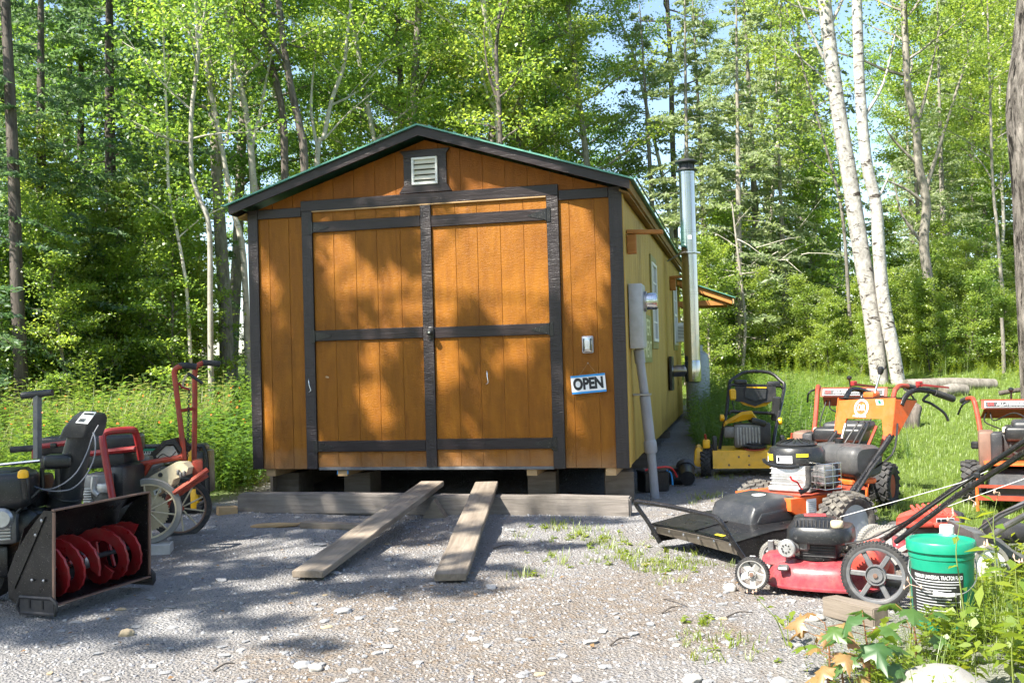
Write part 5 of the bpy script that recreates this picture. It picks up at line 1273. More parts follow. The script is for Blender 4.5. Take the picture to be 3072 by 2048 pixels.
# ================================================================== RED LAWN MOWER in front.  local x: towards us, y: backwards (to the right)
fwc, rwc = zD(262, 772, 5.53), zD(1157, 780, 5.25)
wb = (rwc - fwc); wb.z = 0; WBL = wb.length
yv = wb.normalized(); yawr = math.atan2(yv.y, yv.x) - math.pi / 2
xv = Vector((yv.y, -yv.x, 0))
o_ = (fwc + rwc) / 2 - xv * .26
rm_ = thing('red_lawn_mower', 'faded red push mower with black engine and big grey rear wheels beside the green pail', 'mower', (o_.x, o_.y, gzz(o_.x, o_.y) - .005), yawr)
Lr = local(rm_)
f0, r0 = Lr(fwc), Lr(rwc); fy_, ry_ = f0.y, r0.y; fz, rz_ = f0.z, r0.z
def plain_wheel(t, c, ax_, Rw, wd, m_t, m_r, ns, hubr, ribs=44, flat=False):
    ax_ = Vector(ax_).normalized(); h = wd / 2; c = Vector(c)
    ty = M().lathe([(Rw * .84, -h), (Rw * .93, -h), (Rw * .99, -h * .7), (Rw * .99, h * .7), (Rw * .93, h), (Rw * .84, h)], c, ax_, 48, closed=True).build('wheel', m_t, t)
    lg = M(); u = ax_.orthogonal().normalized(); v = ax_.cross(u)
    for k in range(ribs):
        a_ = k * 2 * math.pi / ribs; rd = u * math.cos(a_) + v * math.sin(a_); tg = ax_.cross(rd)
        lg.box(c + rd * Rw * .985, (2 * math.pi * Rw / ribs * .5, wd * .98, Rw * .05), Matrix((tg, ax_, rd)).transposed())
    lg.build('tread', m_t, ty)
    M().lathe([(Rw * .74, -h * .8), (Rw * .86, -h * .95), (Rw * .86, h * .95), (Rw * .80, h * .98), (Rw * .745, h * .8)], c, ax_, 48, closed=True).build('rim', m_r, ty)
    M().lathe([(.012, h * .95), (hubr * .75, h * .95), (hubr * .8, h * .5), (hubr * .95, h * .5), (hubr, h * .9), (hubr * 1.08, h * .9), (hubr * 1.1, -h * .6), (.012, -h * .6)], c, ax_, 26).build('hub', m_r, ty)
    for k in range(ns):
        a_ = k * 2 * math.pi / ns + .2; rd = u * math.cos(a_) + v * math.sin(a_); tg = ax_.cross(rd); ro = Matrix((tg, ax_, rd)).transposed()
        if flat:
            M().box(c + rd * (Rw * .46), (Rw * .42, h * .5, Rw * .62), ro @ Matrix.Rotation(.35, 3, 'Z'), .004).build('spoke', m_r, ty)
        else:
            M().box(c + rd * ((Rw * .75 + hubr) / 2), (Rw * .15, h * 1.0, Rw * .75 - hubr + .01), ro, .004).build('spoke', m_r, ty)
    M().lathe([(.012, 0), (.012, .008), (.001, .009)], c + ax_ * h * .95, ax_, 8).build('axle_nut', 'rust_edge', ty)
    return ty
plain_wheel(rm_, (.27, fy_, fz), (1, 0, 0), .092, .045, 'black_rubber', 'rim_light', 5, .022, 40, True)
plain_wheel(rm_, (-.27, fy_ + .02, fz), (-1, 0, 0), .092, .045, 'grey_rubber', 'rim_light', 5, .022, 40, True)
plain_wheel(rm_, (.27, ry_, rz_), (1, 0, 0), .174, .045, 'black_rubber', 'rim_grey', 6, .048, 60)
plain_wheel(rm_, (-.27, ry_ + .03, rz_), (-1, 0, 0), .174, .045, 'grey_rubber', 'rim_light', 6, .048, 60)
# deck: rounded pan
cy_ = (fy_ + ry_) / 2 + .02; hl = (ry_ - fy_) / 2 - .02
def pan(z, kx, ky, n=40, dy=0.0): return [(.235 * kx * math.copysign(abs(math.cos(t)) ** .72, math.cos(t)), cy_ + dy + hl * ky * math.copysign(abs(math.sin(t)) ** .72, math.sin(t)), z) for t in [2 * math.pi * k / n for k in range(n)]]
zr = fz - .02
M().loft([pan(zr - .058, 1.07, 1.05), pan(zr - .046, 1.08, 1.06), pan(zr - .040, 1.03, 1.01), pan(zr - .005, 1.01, .99), pan(zr + .030, .97, .955), pan(zr + .055, .90, .90), pan(zr + .070, .80, .82), pan(zr + .082, .62, .66), pan(zr + .088, .3, .3)]).build('deck', 'mower_red', rm_)
M().loft([[(.02 + a * .10 * k, fy_ + .12 + b * .10 * k, z) for a, b in ((-1, -.6), (-.6, -1), (.6, -1), (1, -.6), (1, .6), (.6, 1), (-.6, 1), (-1, .6))] for z, k in ((zr + .05, 1.1), (zr + .085, 1.0), (zr + .098, .8))]).build('deck_boss', 'mower_red', rm_)
for s in (-1, 1): M().box((s * .245, fy_, fz + .035), (.012, .035, .12), None, .003).build('wheel_bracket', 'steel', rm_)
M().box((.225, fy_ + .16, zr + .055), (.05, .06, .022), (0, .3, 0), .008).build('deck_clip', 'dark_silver', rm_)
# engine
ec = (.02, fy_ + .315)
M().lathe([(.135, 0), (.135, .012), (.10, .02)], (*ec, zr + .088), (0, 0, 1), 26).build('engine_mount', 'black_metal', rm_)
M().box((ec[0], ec[1] + .015, zr + .145), (.22, .20, .10), None, .015, 2).build('engine_block', 'iron', rm_)
for i in range(6): M().box((ec[0], ec[1] + .02, zr + .108 + i * .015), (.230, .17, .005), None, .002).build('cooling_fin', 'iron', rm_)
def shr(z, a, b, dy=0.0): return [(ec[0] + a * math.copysign(abs(math.cos(t)) ** .6, math.cos(t)), ec[1] + dy + b * math.copysign(abs(math.sin(t)) ** .6, math.sin(t)), z) for t in [2 * math.pi * k / 32 for k in range(32)]]
zs = zr + .192
M().loft([shr(zs - .01, .160, .172, .02), shr(zs, .165, .180, .02), shr(zs + .055, .163, .177, .02), shr(zs + .075, .150, .165, .02), shr(zs + .082, .12, .135), shr(zs + .118, .085, .105, -.015), shr(zs + .124, .05, .07, -.02)]).build('engine_shroud', 'black_plastic', rm_)
for k in range(9): M().box((ec[0] + .112, ec[1] - .095 + k * .021, zs + .094), (.05, .007, .006), (0, R(42), .1)).build('shroud_slot', 'dark', rm_)
M().box((ec[0] + .0, ec[1] - .01, zs + .126), (.09, .12, .006), (0, 0, .2), .002).build('shroud_badge', 'mower_red', rm_)
M().lathe([(.03, 0), (.034, .006), (.034, .03), (.030, .036), (.001, .037)], (ec[0] + .10, ec[1] + .120, zs + .078), (0, 0, 1), 18).build('fuel_cap', 'cream', rm_)
M().lathe([(.046, 0), (.050, .006), (.050, .03), (.044, .036), (.001, .037)], (ec[0] + .15, ec[1] - .135, zr + .155), (1, -.15, 0), 22).build('air_filter', 'silver', rm_)
for k in range(8):
    a_ = k * math.pi / 4; M().lathe([(.005, 0), (.005, .003), (.001, .003)], Vector((ec[0] + .187, ec[1] - .141, zr + .155)) + Vector((0, math.cos(a_), math.sin(a_))) * .022, (1, -.15, 0), 6).build('filter_hole', 'dark', rm_)
M().tube([(ec[0] + .12, ec[1] - .10, zr + .155), (ec[0] + .15, ec[1] - .135, zr + .155)], .034, 12).build('intake', 'dark_silver', rm_)
M().box((ec[0] + .10, ec[1] - .06, zr + .165), (.06, .07, .06), None, .012).build('carburettor', 'dark_silver', rm_)
# rear discharge, handle
M().box((.0, ry_ - .06, rz_ + .02), (.36, .16, .17), (R(20), 0, 0), .03, 2).build('rear_chute', 'cover_red', rm_)
def hd(x, y, Y): return Lr(zC(x, y, Y))
M().tube([Lr(zD(1225, 520, 5.62)), hd(1350, 1190, 5.15), hd(2026, 735, 4.72), hd(2250, 590, 4.58)], .0135, 10).build('handle_tube', 'black_metal', rm_)
M().tube([Lr(zD(1300, 545, 5.22)), hd(1400, 1240, 4.95), hd(2026, 838, 4.40), hd(2250, 690, 4.22)], .0135, 10).build('handle_tube', 'black_metal', rm_)
M().tube([hd(2250, 590, 4.58), hd(2290, 600, 4.45), hd(2250, 690, 4.22)], .0135, 10, sm=3).build('handle_end', 'black_metal', rm_)
for x, y, Y in ((1600, 1040, 4.86), (1550, 1130, 4.80), (1430, 1220, 4.93)): M().box(hd(x, y, Y), (.03, .03, .03), None, .006).build('handle_clamp', 'black_plastic', rm_)
M().tube([Lr(zC(362, 1415, 5.45)), Lr(zC(900, 1265, 5.3)), Lr(zC(1450, 1108, 5.0)), Lr(zC(1700, 1000, 4.8))], .0016, 5).build('starter_cord', 'cord_white', rm_)
M().tube([Lr(zD(930, 560, 5.35)), Lr(zD(1110, 520, 5.3)), Lr(zD(1300, 430, 5.15)), Lr(zD(1480, 330, 5.0)), Lr(zC(1600, 1030, 4.85))], .004, 6, sm=4).build('control_cable', 'cable', rm_)

# ================================================================== RED-COVERED MOWER behind the pail
mp = zD(1560, 470, 5.95)
m4 = thing('low_red_mower', 'low lawn mower with bright red engine cover behind the green pail', 'mower', (mp.x, 6.1, gzz(mp.x, 6.1)), 0.0)
L4 = local(m4)
def q4(x, y, Y=5.95): return L4(zD(x, y, Y))
top = [(1305, 372), (1350, 325), (1430, 305), (1520, 282), (1600, 280), (1690, 300), (1730, 350), (1750, 385)]
M().loft([[q4(x, y, 5.95 - .02) for x, y in ((1300, 440), (1305, 372), (1420, 345), (1735, 352), (1760, 385), (1758, 440))], [q4(x, y, 6.05) for x, y in ((1310, 440), (1330, 340), (1450, 300), (1700, 300), (1755, 350), (1758, 440))], [q4(x, y, 6.3) for x, y in ((1330, 440), (1345, 335), (1460, 290), (1690, 295), (1745, 350), (1750, 440))]]).build('engine_cover', 'cover_red', m4)
for i in range(6): M().box(q4(1440 + i * 42, 315 - (3 - abs(i - 3)) * 5, 6.0), (.016, .12, .016), (R(20), 0, 0), .004).build('cover_rib', 'cover_red', m4)
wbox(m4, 'cover_step', 'cover_red', 1325, 405, 1575, 440, 5.90, .05, fn=zD, bev=.01)
wbox(m4, 'cover_step', 'cover_red', 1585, 408, 1758, 440, 5.90, .05, fn=zD, bev=.01)
lb = wbox(m4, 'warning_label', 'label_grey', 1598, 375, 1728, 405, 5.915, .01, fn=zD, bev=.001)
for i in range(4): wbox(m4, 'label_print', 'ink', 1635, 379 + i * 6, 1722, 382 + i * 6, 5.909, .006, fn=zD, bev=.0005, parent=lb)
wbox(m4, 'label_print', 'ink', 1602, 380, 1626, 400, 5.909, .006, fn=zD, bev=.0005, parent=lb)
wbox(m4, 'muffler', 'iron', 1752, 330, 1812, 440, 6.0, .16, fn=zD, bev=.02)
wbox(m4, 'engine_base', 'dark_silver', 1340, 440, 1760, 560, 6.0, .26, fn=zD, bev=.03)
wbox(m4, 'deck', 'mower_red', 1290, 545, 1800, 620, 5.92, .42, fn=zD, bev=.05, seg=3)
plain_wheel(m4, q4(1145, 545, 6.0), (.2, -1, 0), .105, .045, 'grey_rubber', 'rim_light', 5, .024, 40, True)
plain_wheel(m4, q4(1840, 560, 6.0), (.2, -1, 0), .105, .045, 'grey_rubber', 'rim_light', 5, .024, 40, True)
wbox(m4, 'front_cover', 'cover_red', 1200, 690, 1310, 830, 5.65, .2, fn=zD, bev=.04, seg=3)

# ================================================================== GREY MOWER at the right edge
gp_ = zD(2050, 700, 5.55)
gm = thing('grey_mower', 'grey mower with white wheel disc and two silver handle tubes at the right edge', 'mower', (gp_.x, 5.75, gzz(gp_.x, 5.75)), 0.0)
L5 = local(gm)
wc = L5(zD(1978, 712, 5.35))
tyw = M().lathe([(.085, -.02), (.105, -.02), (.112, 0), (.105, .02), (.085, .02)], wc, (.10, -1, .02), 40, closed=True).build('wheel', 'grey_rubber', gm)
M().lathe([(.088, .0), (.088, .012), (.06, .018), (.020, .020), (.018, .010), (.001, .010)], wc, (.10, -1, .02), 32).build('wheel_disc', 'white', tyw)
M().lathe([(.014, 0), (.014, .012), (.001, .013)], wc + Vector((0, -.012, 0)), (.1, -1, 0), 10).build('hub_nut', 'iron', tyw)
M().prism([L5(zD(x, y, 5.5)) for x, y in ((1865, 478), (1960, 490), (2060, 560), (2100, 640), (2230, 700), (2300, 760), (2300, 820), (2080, 800), (1960, 640), (1880, 560))], (0, .34, .02)).build('deck', 'dark_silver', gm)
M().prism([L5(zD(x, y, 5.42)) for x, y in ((1985, 510), (2060, 520), (2150, 600), (2230, 640), (2230, 690), (2110, 650), (2040, 580))], (0, .1, .0)).build('chute_flap', 'rim_grey', gm)
M().tube([L5(zD(*p)) for p in ((1985, 505, 5.4), (2100, 430, 5.3), (2300, 318, 5.1), (2500, 215, 4.95))], .017, 10).build('handle_tube', 'steel', gm)
M().tube([L5(zD(*p)) for p in ((1935, 440, 5.75), (2060, 350, 5.65), (2300, 235, 5.45), (2500, 140, 5.3))], .017, 10).build('handle_tube', 'steel', gm)
M().tube([L5(zD(*p)) for p in ((1900, 450, 5.7), (2050, 345, 5.6), (2300, 240, 5.4))], .005, 6).build('control_cable', 'cable', gm)
M().tube([L5(zC(1340, 1320, 5.6)), L5(zC(2100, 1045, 5.2))], .0016, 5).build('starter_cord', 'cord_white', gm)
wbox(gm, 'engine', 'iron', 2080, 420, 2300, 560, 5.75, .3, fn=zD, bev=.04)

# ================================================================== GREEN PAIL
pc = zD(1625, 535, 4.52)
pl = thing('green_pail', 'green plastic pail with lid, wire bail and black label by the big wheel', 'bucket', (pc.x, 4.52, gzz(pc.x, 4.52) - .01), -.12)
pz = pc.z - gzz(pc.x, 4.52); pl.scale = (.95, .95, 1)
r1 = .151; H_ = pz
M().lathe([(.128, 0), (.134, .01), (.143, H_ - .06), (.147, H_ - .055), (.147, H_ - .04), (.143, H_ - .038), (.143, H_ - .028), (.147, H_ - .026), (.147, H_ - .01)], (0, 0, 0), (0, 0, 1), 48).build('body', 'green_pail', pl)
M().lathe([(.149, H_ - .030), (.155, H_ - .026), (.155, H_ + .010), (.150, H_ + .018), (.138, H_ + .018), (.134, H_ + .010), (.001, H_ + .009)], (0, 0, 0), (0, 0, 1), 48).build('lid', 'green_pail', pl)
zl0, zl1 = H_ - .325, H_ - .108
def wrapc(name, m, a0, a1, z0, z1, parent, off=0.0):
    rad = lambda z: .134 + (.143 - .134) * (z - .01) / (H_ - .07) + .0012 + off
    g = [[(rad(z) * math.cos(t), rad(z) * math.sin(t), z) for t in np.linspace(a0, a1, 15)] for z in (z0, z1)]
    return M().sheet(g).build(name, m, parent)
lab = wrapc('label', 'label_black', R(-176), R(-66), zl0, zl1, pl)
for i in range(12): wrapc('label_print', 'label_grey', R(-160), R(-72 - 9 * (i % 3) - 16 * (i // 8)), zl1 - .052 - i * .013, zl1 - .048 - i * .013, lab, .0006)
wrapc('label_print', 'label_white', R(-160), R(-72), zl1 - .040, zl1 - .037, lab, .0006)
def wrap_text(body, z, a0, a1, hgt, m, parent):
    """letters bent round the pail"""
    o = text('lettering', body, (0, 0, 0), (1, 0, 0), (0, 1, 0), hgt, m, None, 1.0, .004, 0)
    me = o.data; n = len(me.vertices); co = np.empty(n * 3, np.float32); me.vertices.foreach_get('co', co); co = co.reshape(-1, 3)
    x0, x1 = co[:, 0].min(), co[:, 0].max(); a = a0 + (co[:, 0] - x0) / (x1 - x0) * (a1 - a0)
    zz = z + co[:, 1]; rad = .134 + .009 * (zz - .01) / (H_ - .07) + .0022
    me.vertices.foreach_set('co', np.stack([rad * np.cos(a), rad * np.sin(a), zz], 1).astype(np.float32).ravel()); me.update(); o.parent = parent
wrap_text('PREMIUM UNIVERSAL TRACTOR FLUID', zl1 - .022, R(-160), R(-68), .017, 'label_white', lab)
bz = H_ - .085
bl_ = M().tube([(-.148, -.01, H_ - .07), (-.158, -.03, H_ - .12), (-.135, -.10, H_ - .165), (-.085, -.150, H_ - .190), (-.03, -.165, H_ - .200), (.05, -.160, H_ - .19), (.11, -.12, H_ - .155), (.145, -.05, H_ - .11), (.150, -.01, H_ - .07)], .0026, 6, sm=4).build('bail', 'steel', pl)
M().tube([(-.085, -.152, H_ - .190), (-.03, -.167, H_ - .199), (.005, -.166, H_ - .197)], .009, 8).build('bail_grip', 'label_white', bl_)
# plastic jug behind
jp = zD(1690, 470, 4.95)
jg = thing('plastic_jug', 'translucent white plastic jug with white cap just behind the green pail', 'jug', (jp.x, 4.98, gzz(jp.x, 4.98)), .3)
hj = zD(1690, 470, 4.98).z - gzz(jp.x, 4.98)
M().loft([rrect(Vector((0, 0, z)), Vector((1, 0, 0)), Vector((0, 1, 0)), a, b) for z, a, b in ((0, .085, .06), (.01, .09, .065), (hj - .10, .09, .065), (hj - .03, .05, .04), (hj - .005, .026, .026))]).build('body', 'cream_plastic', jg)
M().lathe([(.034, 0), (.034, .035), (.03, .04), (.001, .04)], (0, 0, hj - .006), (0, 0, 1), 18).build('cap', 'white_plastic', jg)
# wood block under the wheel
a, b = zD(900, 990, 4.93), zD(1290, 1120, 4.58)
beam('timber_block', 'short grey timber block on the ground against the big mower wheel', 'block', (a.x, 5.10, gzz(a.x, 5.10) - .005), (b.x + .02, 4.79, gzz(b.x, 4.79) - .01), .10, .095, 'dark_old_wood', bev=.005, wob=.004)
# battery box and pipe elbow between shed and yellow mower
bp = zB(245, 1100, 9.55)
bx_ = thing('battery', 'black battery with red and blue wires on the gravel behind the conduit', 'battery', (bp.x, 9.6, gzz(bp.x, 9.6)), .35)
M().box((0, 0, .095), (.26, .17, .19), None, .008).build('case', 'black_plastic', bx_)
M().box((0, 0, .197), (.27, .18, .018), None, .005).build('lid', 'grey_plastic', bx_)
M().lathe([(.012, 0), (.012, .02), (.001, .02)], (.08, .02, .205), (0, 0, 1), 10).build('terminal', 'red_paint', bx_); M().lathe([(.012, 0), (.012, .02), (.001, .02)], (-.08, .02, .205), (0, 0, 1), 10).build('terminal', 'steel', bx_)
M().tube([(-.13, -.09, .215), (-.02, -.09, .23), (.16, -.06, .22), (.26, .0, .12)], .010, 7, sm=4).build('cable', 'label_red', bx_)
M().tube([(.1, -.09, .20), (.17, -.05, .16), (.18, -.06, .05)], .008, 7, sm=4).build('cable', 'label_blue', bx_)
bq = zB(335, 1060, 9.75)
b2 = thing('crate', 'low black plastic crate beside the battery', 'crate', (bq.x + .08, 9.95, gzz(bq.x, 9.9)), .2)
M().box((0, 0, .08), (.24, .2, .16), None, .01).build('body', 'black_plastic', b2); M().box((0, 0, .165), (.26, .22, .012), None, .003).build('rim', 'grey_plastic', b2)
ep = zB(545, 1130, 9.75)
el = thing('drain_elbow', 'black plastic drain pipe elbow lying on the gravel', 'pipe', (ep.x, 9.8, gzz(ep.x, 9.8)), 0)
M().tube([(.0, -.10, .075), (.01, .0, .10), (.02, .14, .17)], [.072, .078, .085], 18).build('pipe', 'black_plastic', el)
M().lathe([(.086, 0), (.092, .01), (.092, .05), (.084, .055)], (.016, .08, .145), (.05, .8, .5), 20).build('collar', 'grey_plastic', el)
M().tube([(-.02, .02, .06), (-.14, .08, .07), (-.22, .2, .12)], [.055, .055, .05], 14, sm=3).build('branch', 'iron', el)

# ================================================================== PLANTS: leaf arrays
def unit(v): return v / np.maximum(np.linalg.norm(v, axis=-1, keepdims=True), 1e-9)
def leaf_quads(c, ln, wd, rs, up=.75, jit=.7, dirs=None, fold=.18):
    """kite leaves at points c; up = how flat they lie"""
    n = len(c)
    nor = rs.normal(size=(n, 3)) * jit; nor[:, 2] += up; nor = unit(nor)
    d = rs.normal(size=(n, 3)) if dirs is None else dirs + rs.normal(size=(n, 3)) * .45
    d = unit(d - nor * np.sum(d * nor, 1, keepdims=True)); s = np.cross(nor, d)
    L_ = (np.asarray(ln) * rs.uniform(.7, 1.25, n))[:, None]; W_ = (np.asarray(wd) * rs.uniform(.7, 1.25, n))[:, None]
    a = c - d * L_ * .5; b = c + s * W_ * .5 + nor * W_ * fold; e = c + d * L_ * .5 - nor * L_ * .08; f = c - s * W_ * .5 + nor * W_ * fold
    v = np.stack([a, b, e, f], 1).reshape(-1, 3)
    return v
def leaf_mesh(name, c, ln, wd, m, rs, up=.75, jit=.7, dirs=None, var=None):
    v = leaf_quads(c, ln, wd, rs, up, jit, dirs)
    if var is None: var = rs.uniform(0, 1, len(c)) ** 1.5
    return np_mesh(name, v, np.arange(len(c) * 4).reshape(-1, 4), m, np.repeat(var, 4))

def limb_pts(p, az, el, ln, rs, n=5, droop=0.0, up=0.0):
    pts = [np.array(p, float)]
    for i in range(n):
        az += rs.normal() * .18; el += rs.normal() * .10 + up - droop * (i / n)
        pts.append(pts[-1] + ln / n * np.array([math.cos(az) * math.cos(el), math.sin(az) * math.cos(el), math.sin(el)]))
    return pts
def branchy(trunk, r0, rs, nl, t0, len0, len1, el0, el1, nleaf, lsz, spray=.42, sub=3, flat=.3, rings=7):
    """trunk: list of points; returns (branch mesh builder, leaf centres, var)"""
    mb = M(); P = [np.array(p, float) for p in trunk]; K = len(P) - 1
    rad = [r0 * (1 - .85 * i / K) + .004 for i in range(K + 1)]
    mb.tube(P, rad, rings, sm=2)
    at_t = lambda t: P[min(int(t * K), K - 1)] * (1 - (t * K - min(int(t * K), K - 1))) + P[min(int(t * K), K - 1) + 1] * (t * K - min(int(t * K), K - 1))
    tips, var = [], []
    az = rs.uniform(0, 6.28)
    for i in range(nl):
        t = t0 + (1 - t0) * (i + rs.uniform(0, .8)) / nl; t = min(t, .985)
        az += 2.4 + rs.normal() * .4
        k = (t - t0) / (1 - t0); ln = (len0 * (1 - k) + len1 * k) * rs.uniform(.6, 1.15); el = el0 * (1 - k) + el1 * k
        pts = limb_pts(at_t(t), az, el, ln, rs, 5, .12, .02)
        rl = r0 * (1 - .85 * t) * .42 + .004
        mb.tube(pts, [rl * (1 - .85 * j / 5) + .002 for j in range(6)], 5, cap=False)
        lv = rs.uniform(0, 1)
        for j in range(1, 6):
            for _ in range(2): tips.append((pts[j], rs.uniform(.55, 1.0))); var.append(lv)
        for _ in range(sub):
            j = rs.integers(1, 5); q = limb_pts(pts[j], az + rs.choice([-1, 1]) * rs.uniform(.5, 1.1), el + rs.normal() * .2, ln * rs.uniform(.3, .55), rs, 3, .1)
            mb.tube(q, [rl * .45, rl * .3, rl * .18, .002], 4, cap=False)
            for x in q[1:]:
                for _ in range(2): tips.append((x, rs.uniform(.5, 1.0))); var.append(lv)
    w_ = np.array([s for _, s in tips]); T = np.array([p for p, _ in tips]); var = np.array(var)
    ids = rs.choice(len(T), nleaf, p=w_ / w_.sum())
    off = rs.normal(size=(nleaf, 3)) * spray * np.array([1, 1, flat]) * w_[ids][:, None]
    return mb, T[ids] + off, np.clip(var[ids] * .6 + rs.uniform(0, .55, nleaf), 0, 1)

def wob_trunk(h, rs, n=9, lean=.03, wob=.10):
    p = [np.zeros(3)]; lx, ly = rs.normal() * lean, rs.normal() * lean
    for i in range(n):
        lx += rs.normal() * wob / n; ly += rs.normal() * wob / n
        p.append(p[-1] + np.array([lx * h / n * 2, ly * h / n * 2, h / n]))
    return p
PROTO = {}
def proto_broad(key, seed, h, r0, nl, t0, l0, l1, nleaf, lsz, leafm, barkm, el0=.15, el1=.9, spray=.27, flat=.26, lean=.03, wob=.10):
    rs = np.random.default_rng(seed)
    mb, c, var = branchy(wob_trunk(h, rs, 9, lean, wob), r0, rs, nl, t0, l0, l1, el0, el1, nleaf, lsz, spray, 3, flat)
    tm = mb.mesh('trunk', barkm, 60)
    cm = leaf_mesh('crown', c, lsz, lsz * .72, leafm, rs, .85, .65, None, var)
    PROTO[key] = (tm, cm)
def proto_conifer(key, seed, h, r0, nb, l0, droop, m, barkm, t0=.06, dens=1.0, lw=.055):
    rs = np.random.default_rng(seed); mb = M()
    tr = wob_trunk(h, rs, 6, .012, .03); P = np.array(tr); K = len(P) - 1
    mb.tube(list(P), [r0 * (1 - .93 * i / K) + .006 for i in range(K + 1)], 8)
    C, D, V = [], [], []
    for i in range(nb):
        t = t0 + (.985 - t0) * (i + rs.uniform(0, .7)) / nb; base = P[min(int(t * K), K - 1)] + (P[min(int(t * K), K - 1) + 1] - P[min(int(t * K), K - 1)]) * (t * K - min(int(t * K), K - 1))
        az = rs.uniform(0, 6.283); ln = l0 * (1 - t) ** .75 * rs.uniform(.65, 1.15) + .12
        pts = limb_pts(base, az, .15 - .35 * (1 - t), ln, rs, 5, droop, 0)
        rl = .012 * (1 - t) + .004
        mb.tube(pts, [rl, rl * .8, rl * .6, rl * .45, rl * .3, .0015], 4, cap=False)
        lv = rs.uniform(0, 1); P2 = np.array(pts)
        n = int((10 + 62 * ln) * dens)
        s = rs.uniform(.10, 1, n) ** .8 * 5; k = np.minimum(s.astype(int), 4); fr = (s - k)[:, None]
        q = P2[k] * (1 - fr) + P2[k + 1] * fr; dr = unit(P2[k + 1] - P2[k]); side = unit(np.cross(dr, np.array([0, 0, 1.0]))) * rs.choice([-1, 1], n)[:, None]
        w_ = (ln * .30 * (1 - .75 * s / 5.2))[:, None] * rs.uniform(.05, 1, n)[:, None]
        C.append(q + side * w_ + dr * w_ * .5 + rs.normal(size=(n, 3)) * .02 - np.array([0, 0, 1]) * w_ * .25); D.append(dr * .7 + side); V.append(np.clip(lv * .6 + rs.uniform(0, .5, n), 0, 1))
    C, D, V = np.concatenate(C), np.concatenate(D), np.concatenate(V); n = len(C)
    cm = leaf_mesh('crown', C, np.full(n, .17), np.full(n, lw), m, rs, .8, .7, D, V)
    PROTO[key] = (mb.mesh('trunk', barkm, 60), cm)
proto_broad('maple_a', 1, 13.5, .13, 24, .24, 3.0, 1.2, 18375, 0.095, 'leaf', 'bark_dark')
proto_broad('maple_b', 2, 15.0, .15, 24, .30, 3.2, 1.4, 18375, 0.099, 'leaf', 'bark_grey', el0=.3)
proto_broad('maple_c', 3, 12.0, .11, 24, .16, 2.6, 1.0, 17500, 0.087, 'leaf_light', 'bark_grey')
proto_broad('aspen_a', 4, 14.0, .085, 22, .34, 1.8, .9, 15000, .078, 'leaf', 'bark_pale', el0=.5, wob=.25)
proto_broad('aspen_b', 5, 12.5, .075, 20, .38, 1.7, .8, 13500, .078, 'leaf_light', 'bark_pale', el0=.6, wob=.3)
proto_broad('thicket_a', 6, 5.5, .05, 24, .05, 1.7, .6, 11000, .076, 'leaf', 'bark_grey', el0=.35, spray=.22)
proto_broad('thicket_b', 7, 4.2, .04, 22, .04, 1.4, .5, 9000, .074, 'leaf_light', 'bark_grey', el0=.45, spray=.21)
proto_broad('thicket_c', 8, 3.0, .03, 18, .03, 1.2, .4, 7000, .066, 'leaf_light', 'bark_dark', el0=.5, spray=.19)
proto_conifer('spruce_a', 9, 13.0, .15, 120, 2.6, .16, 'needle', 'bark_dark')
proto_conifer('spruce_b', 10, 9.5, .10, 80, 2.1, .10, 'needle_pale', 'bark_grey', dens=.8)
def tree(key, kind, x, y, rz, sc, label, group, mat_=None, z=None, bark=None):
    tm, cm = PROTO[key]
    o = bpy.data.objects.new(kind, None); COL.objects.link(o); o.empty_display_size = .2
    o.location = (x, y, (gzz(x, y) if z is None else z) - .05); o.rotation_euler = (0, 0, rz); o.scale = (sc, sc, sc)
    tag(o, label, 'tree', group)
    t = link('trunk', tm, o); c = link('crown', cm, o)
    for ob, mm in ((t, bark), (c, mat_)):
        if mm: ob.material_slots[0].link = 'OBJECT'; ob.material_slots[0].material = MT[mm]
    return o
rt = random.Random(21)
def in_shed(x, y, pad=1.0):
    q = SW.inverted() @ Vector((x, y, 0)); return -pad < q.x < W + pad + .6 and -pad < q.y < DEP + pad
def zone(x, y):
    px = 1536 + x / y * CAM_F
    return 'L' if px < 720 else 'B' if px < 1930 else 'R'
def spot(x, y):
    px = 1536 + x / y * CAM_F
    for lim, t in ((75, 'at the far left edge'), (160, 'by the left edge spruce'), (290, 'above the grey T handle'), (420, 'above the black chute'), (570, 'above the red tube loop'), (720, 'above the red tiller'), (960, 'over the left roof corner'), (1200, 'over the left roof slope'), (1420, 'over the gable peak'), (1680, 'over the right roof slope'), (1940, 'over the right roof corner'), (2090, 'beside the flue pipe'), (2190, 'just right of the lean-to roof'), (2300, 'above the yellow mower'), (2430, 'above the orange brush mower'), (2560, 'left of the white birches'), (2700, 'behind the white birches'), (2790, 'between birches and crooked tree'), (2880, 'behind the crooked tree'), (2970, 'right of the crooked tree')):
        if px < lim: return t
    return 'by the right photo edge'
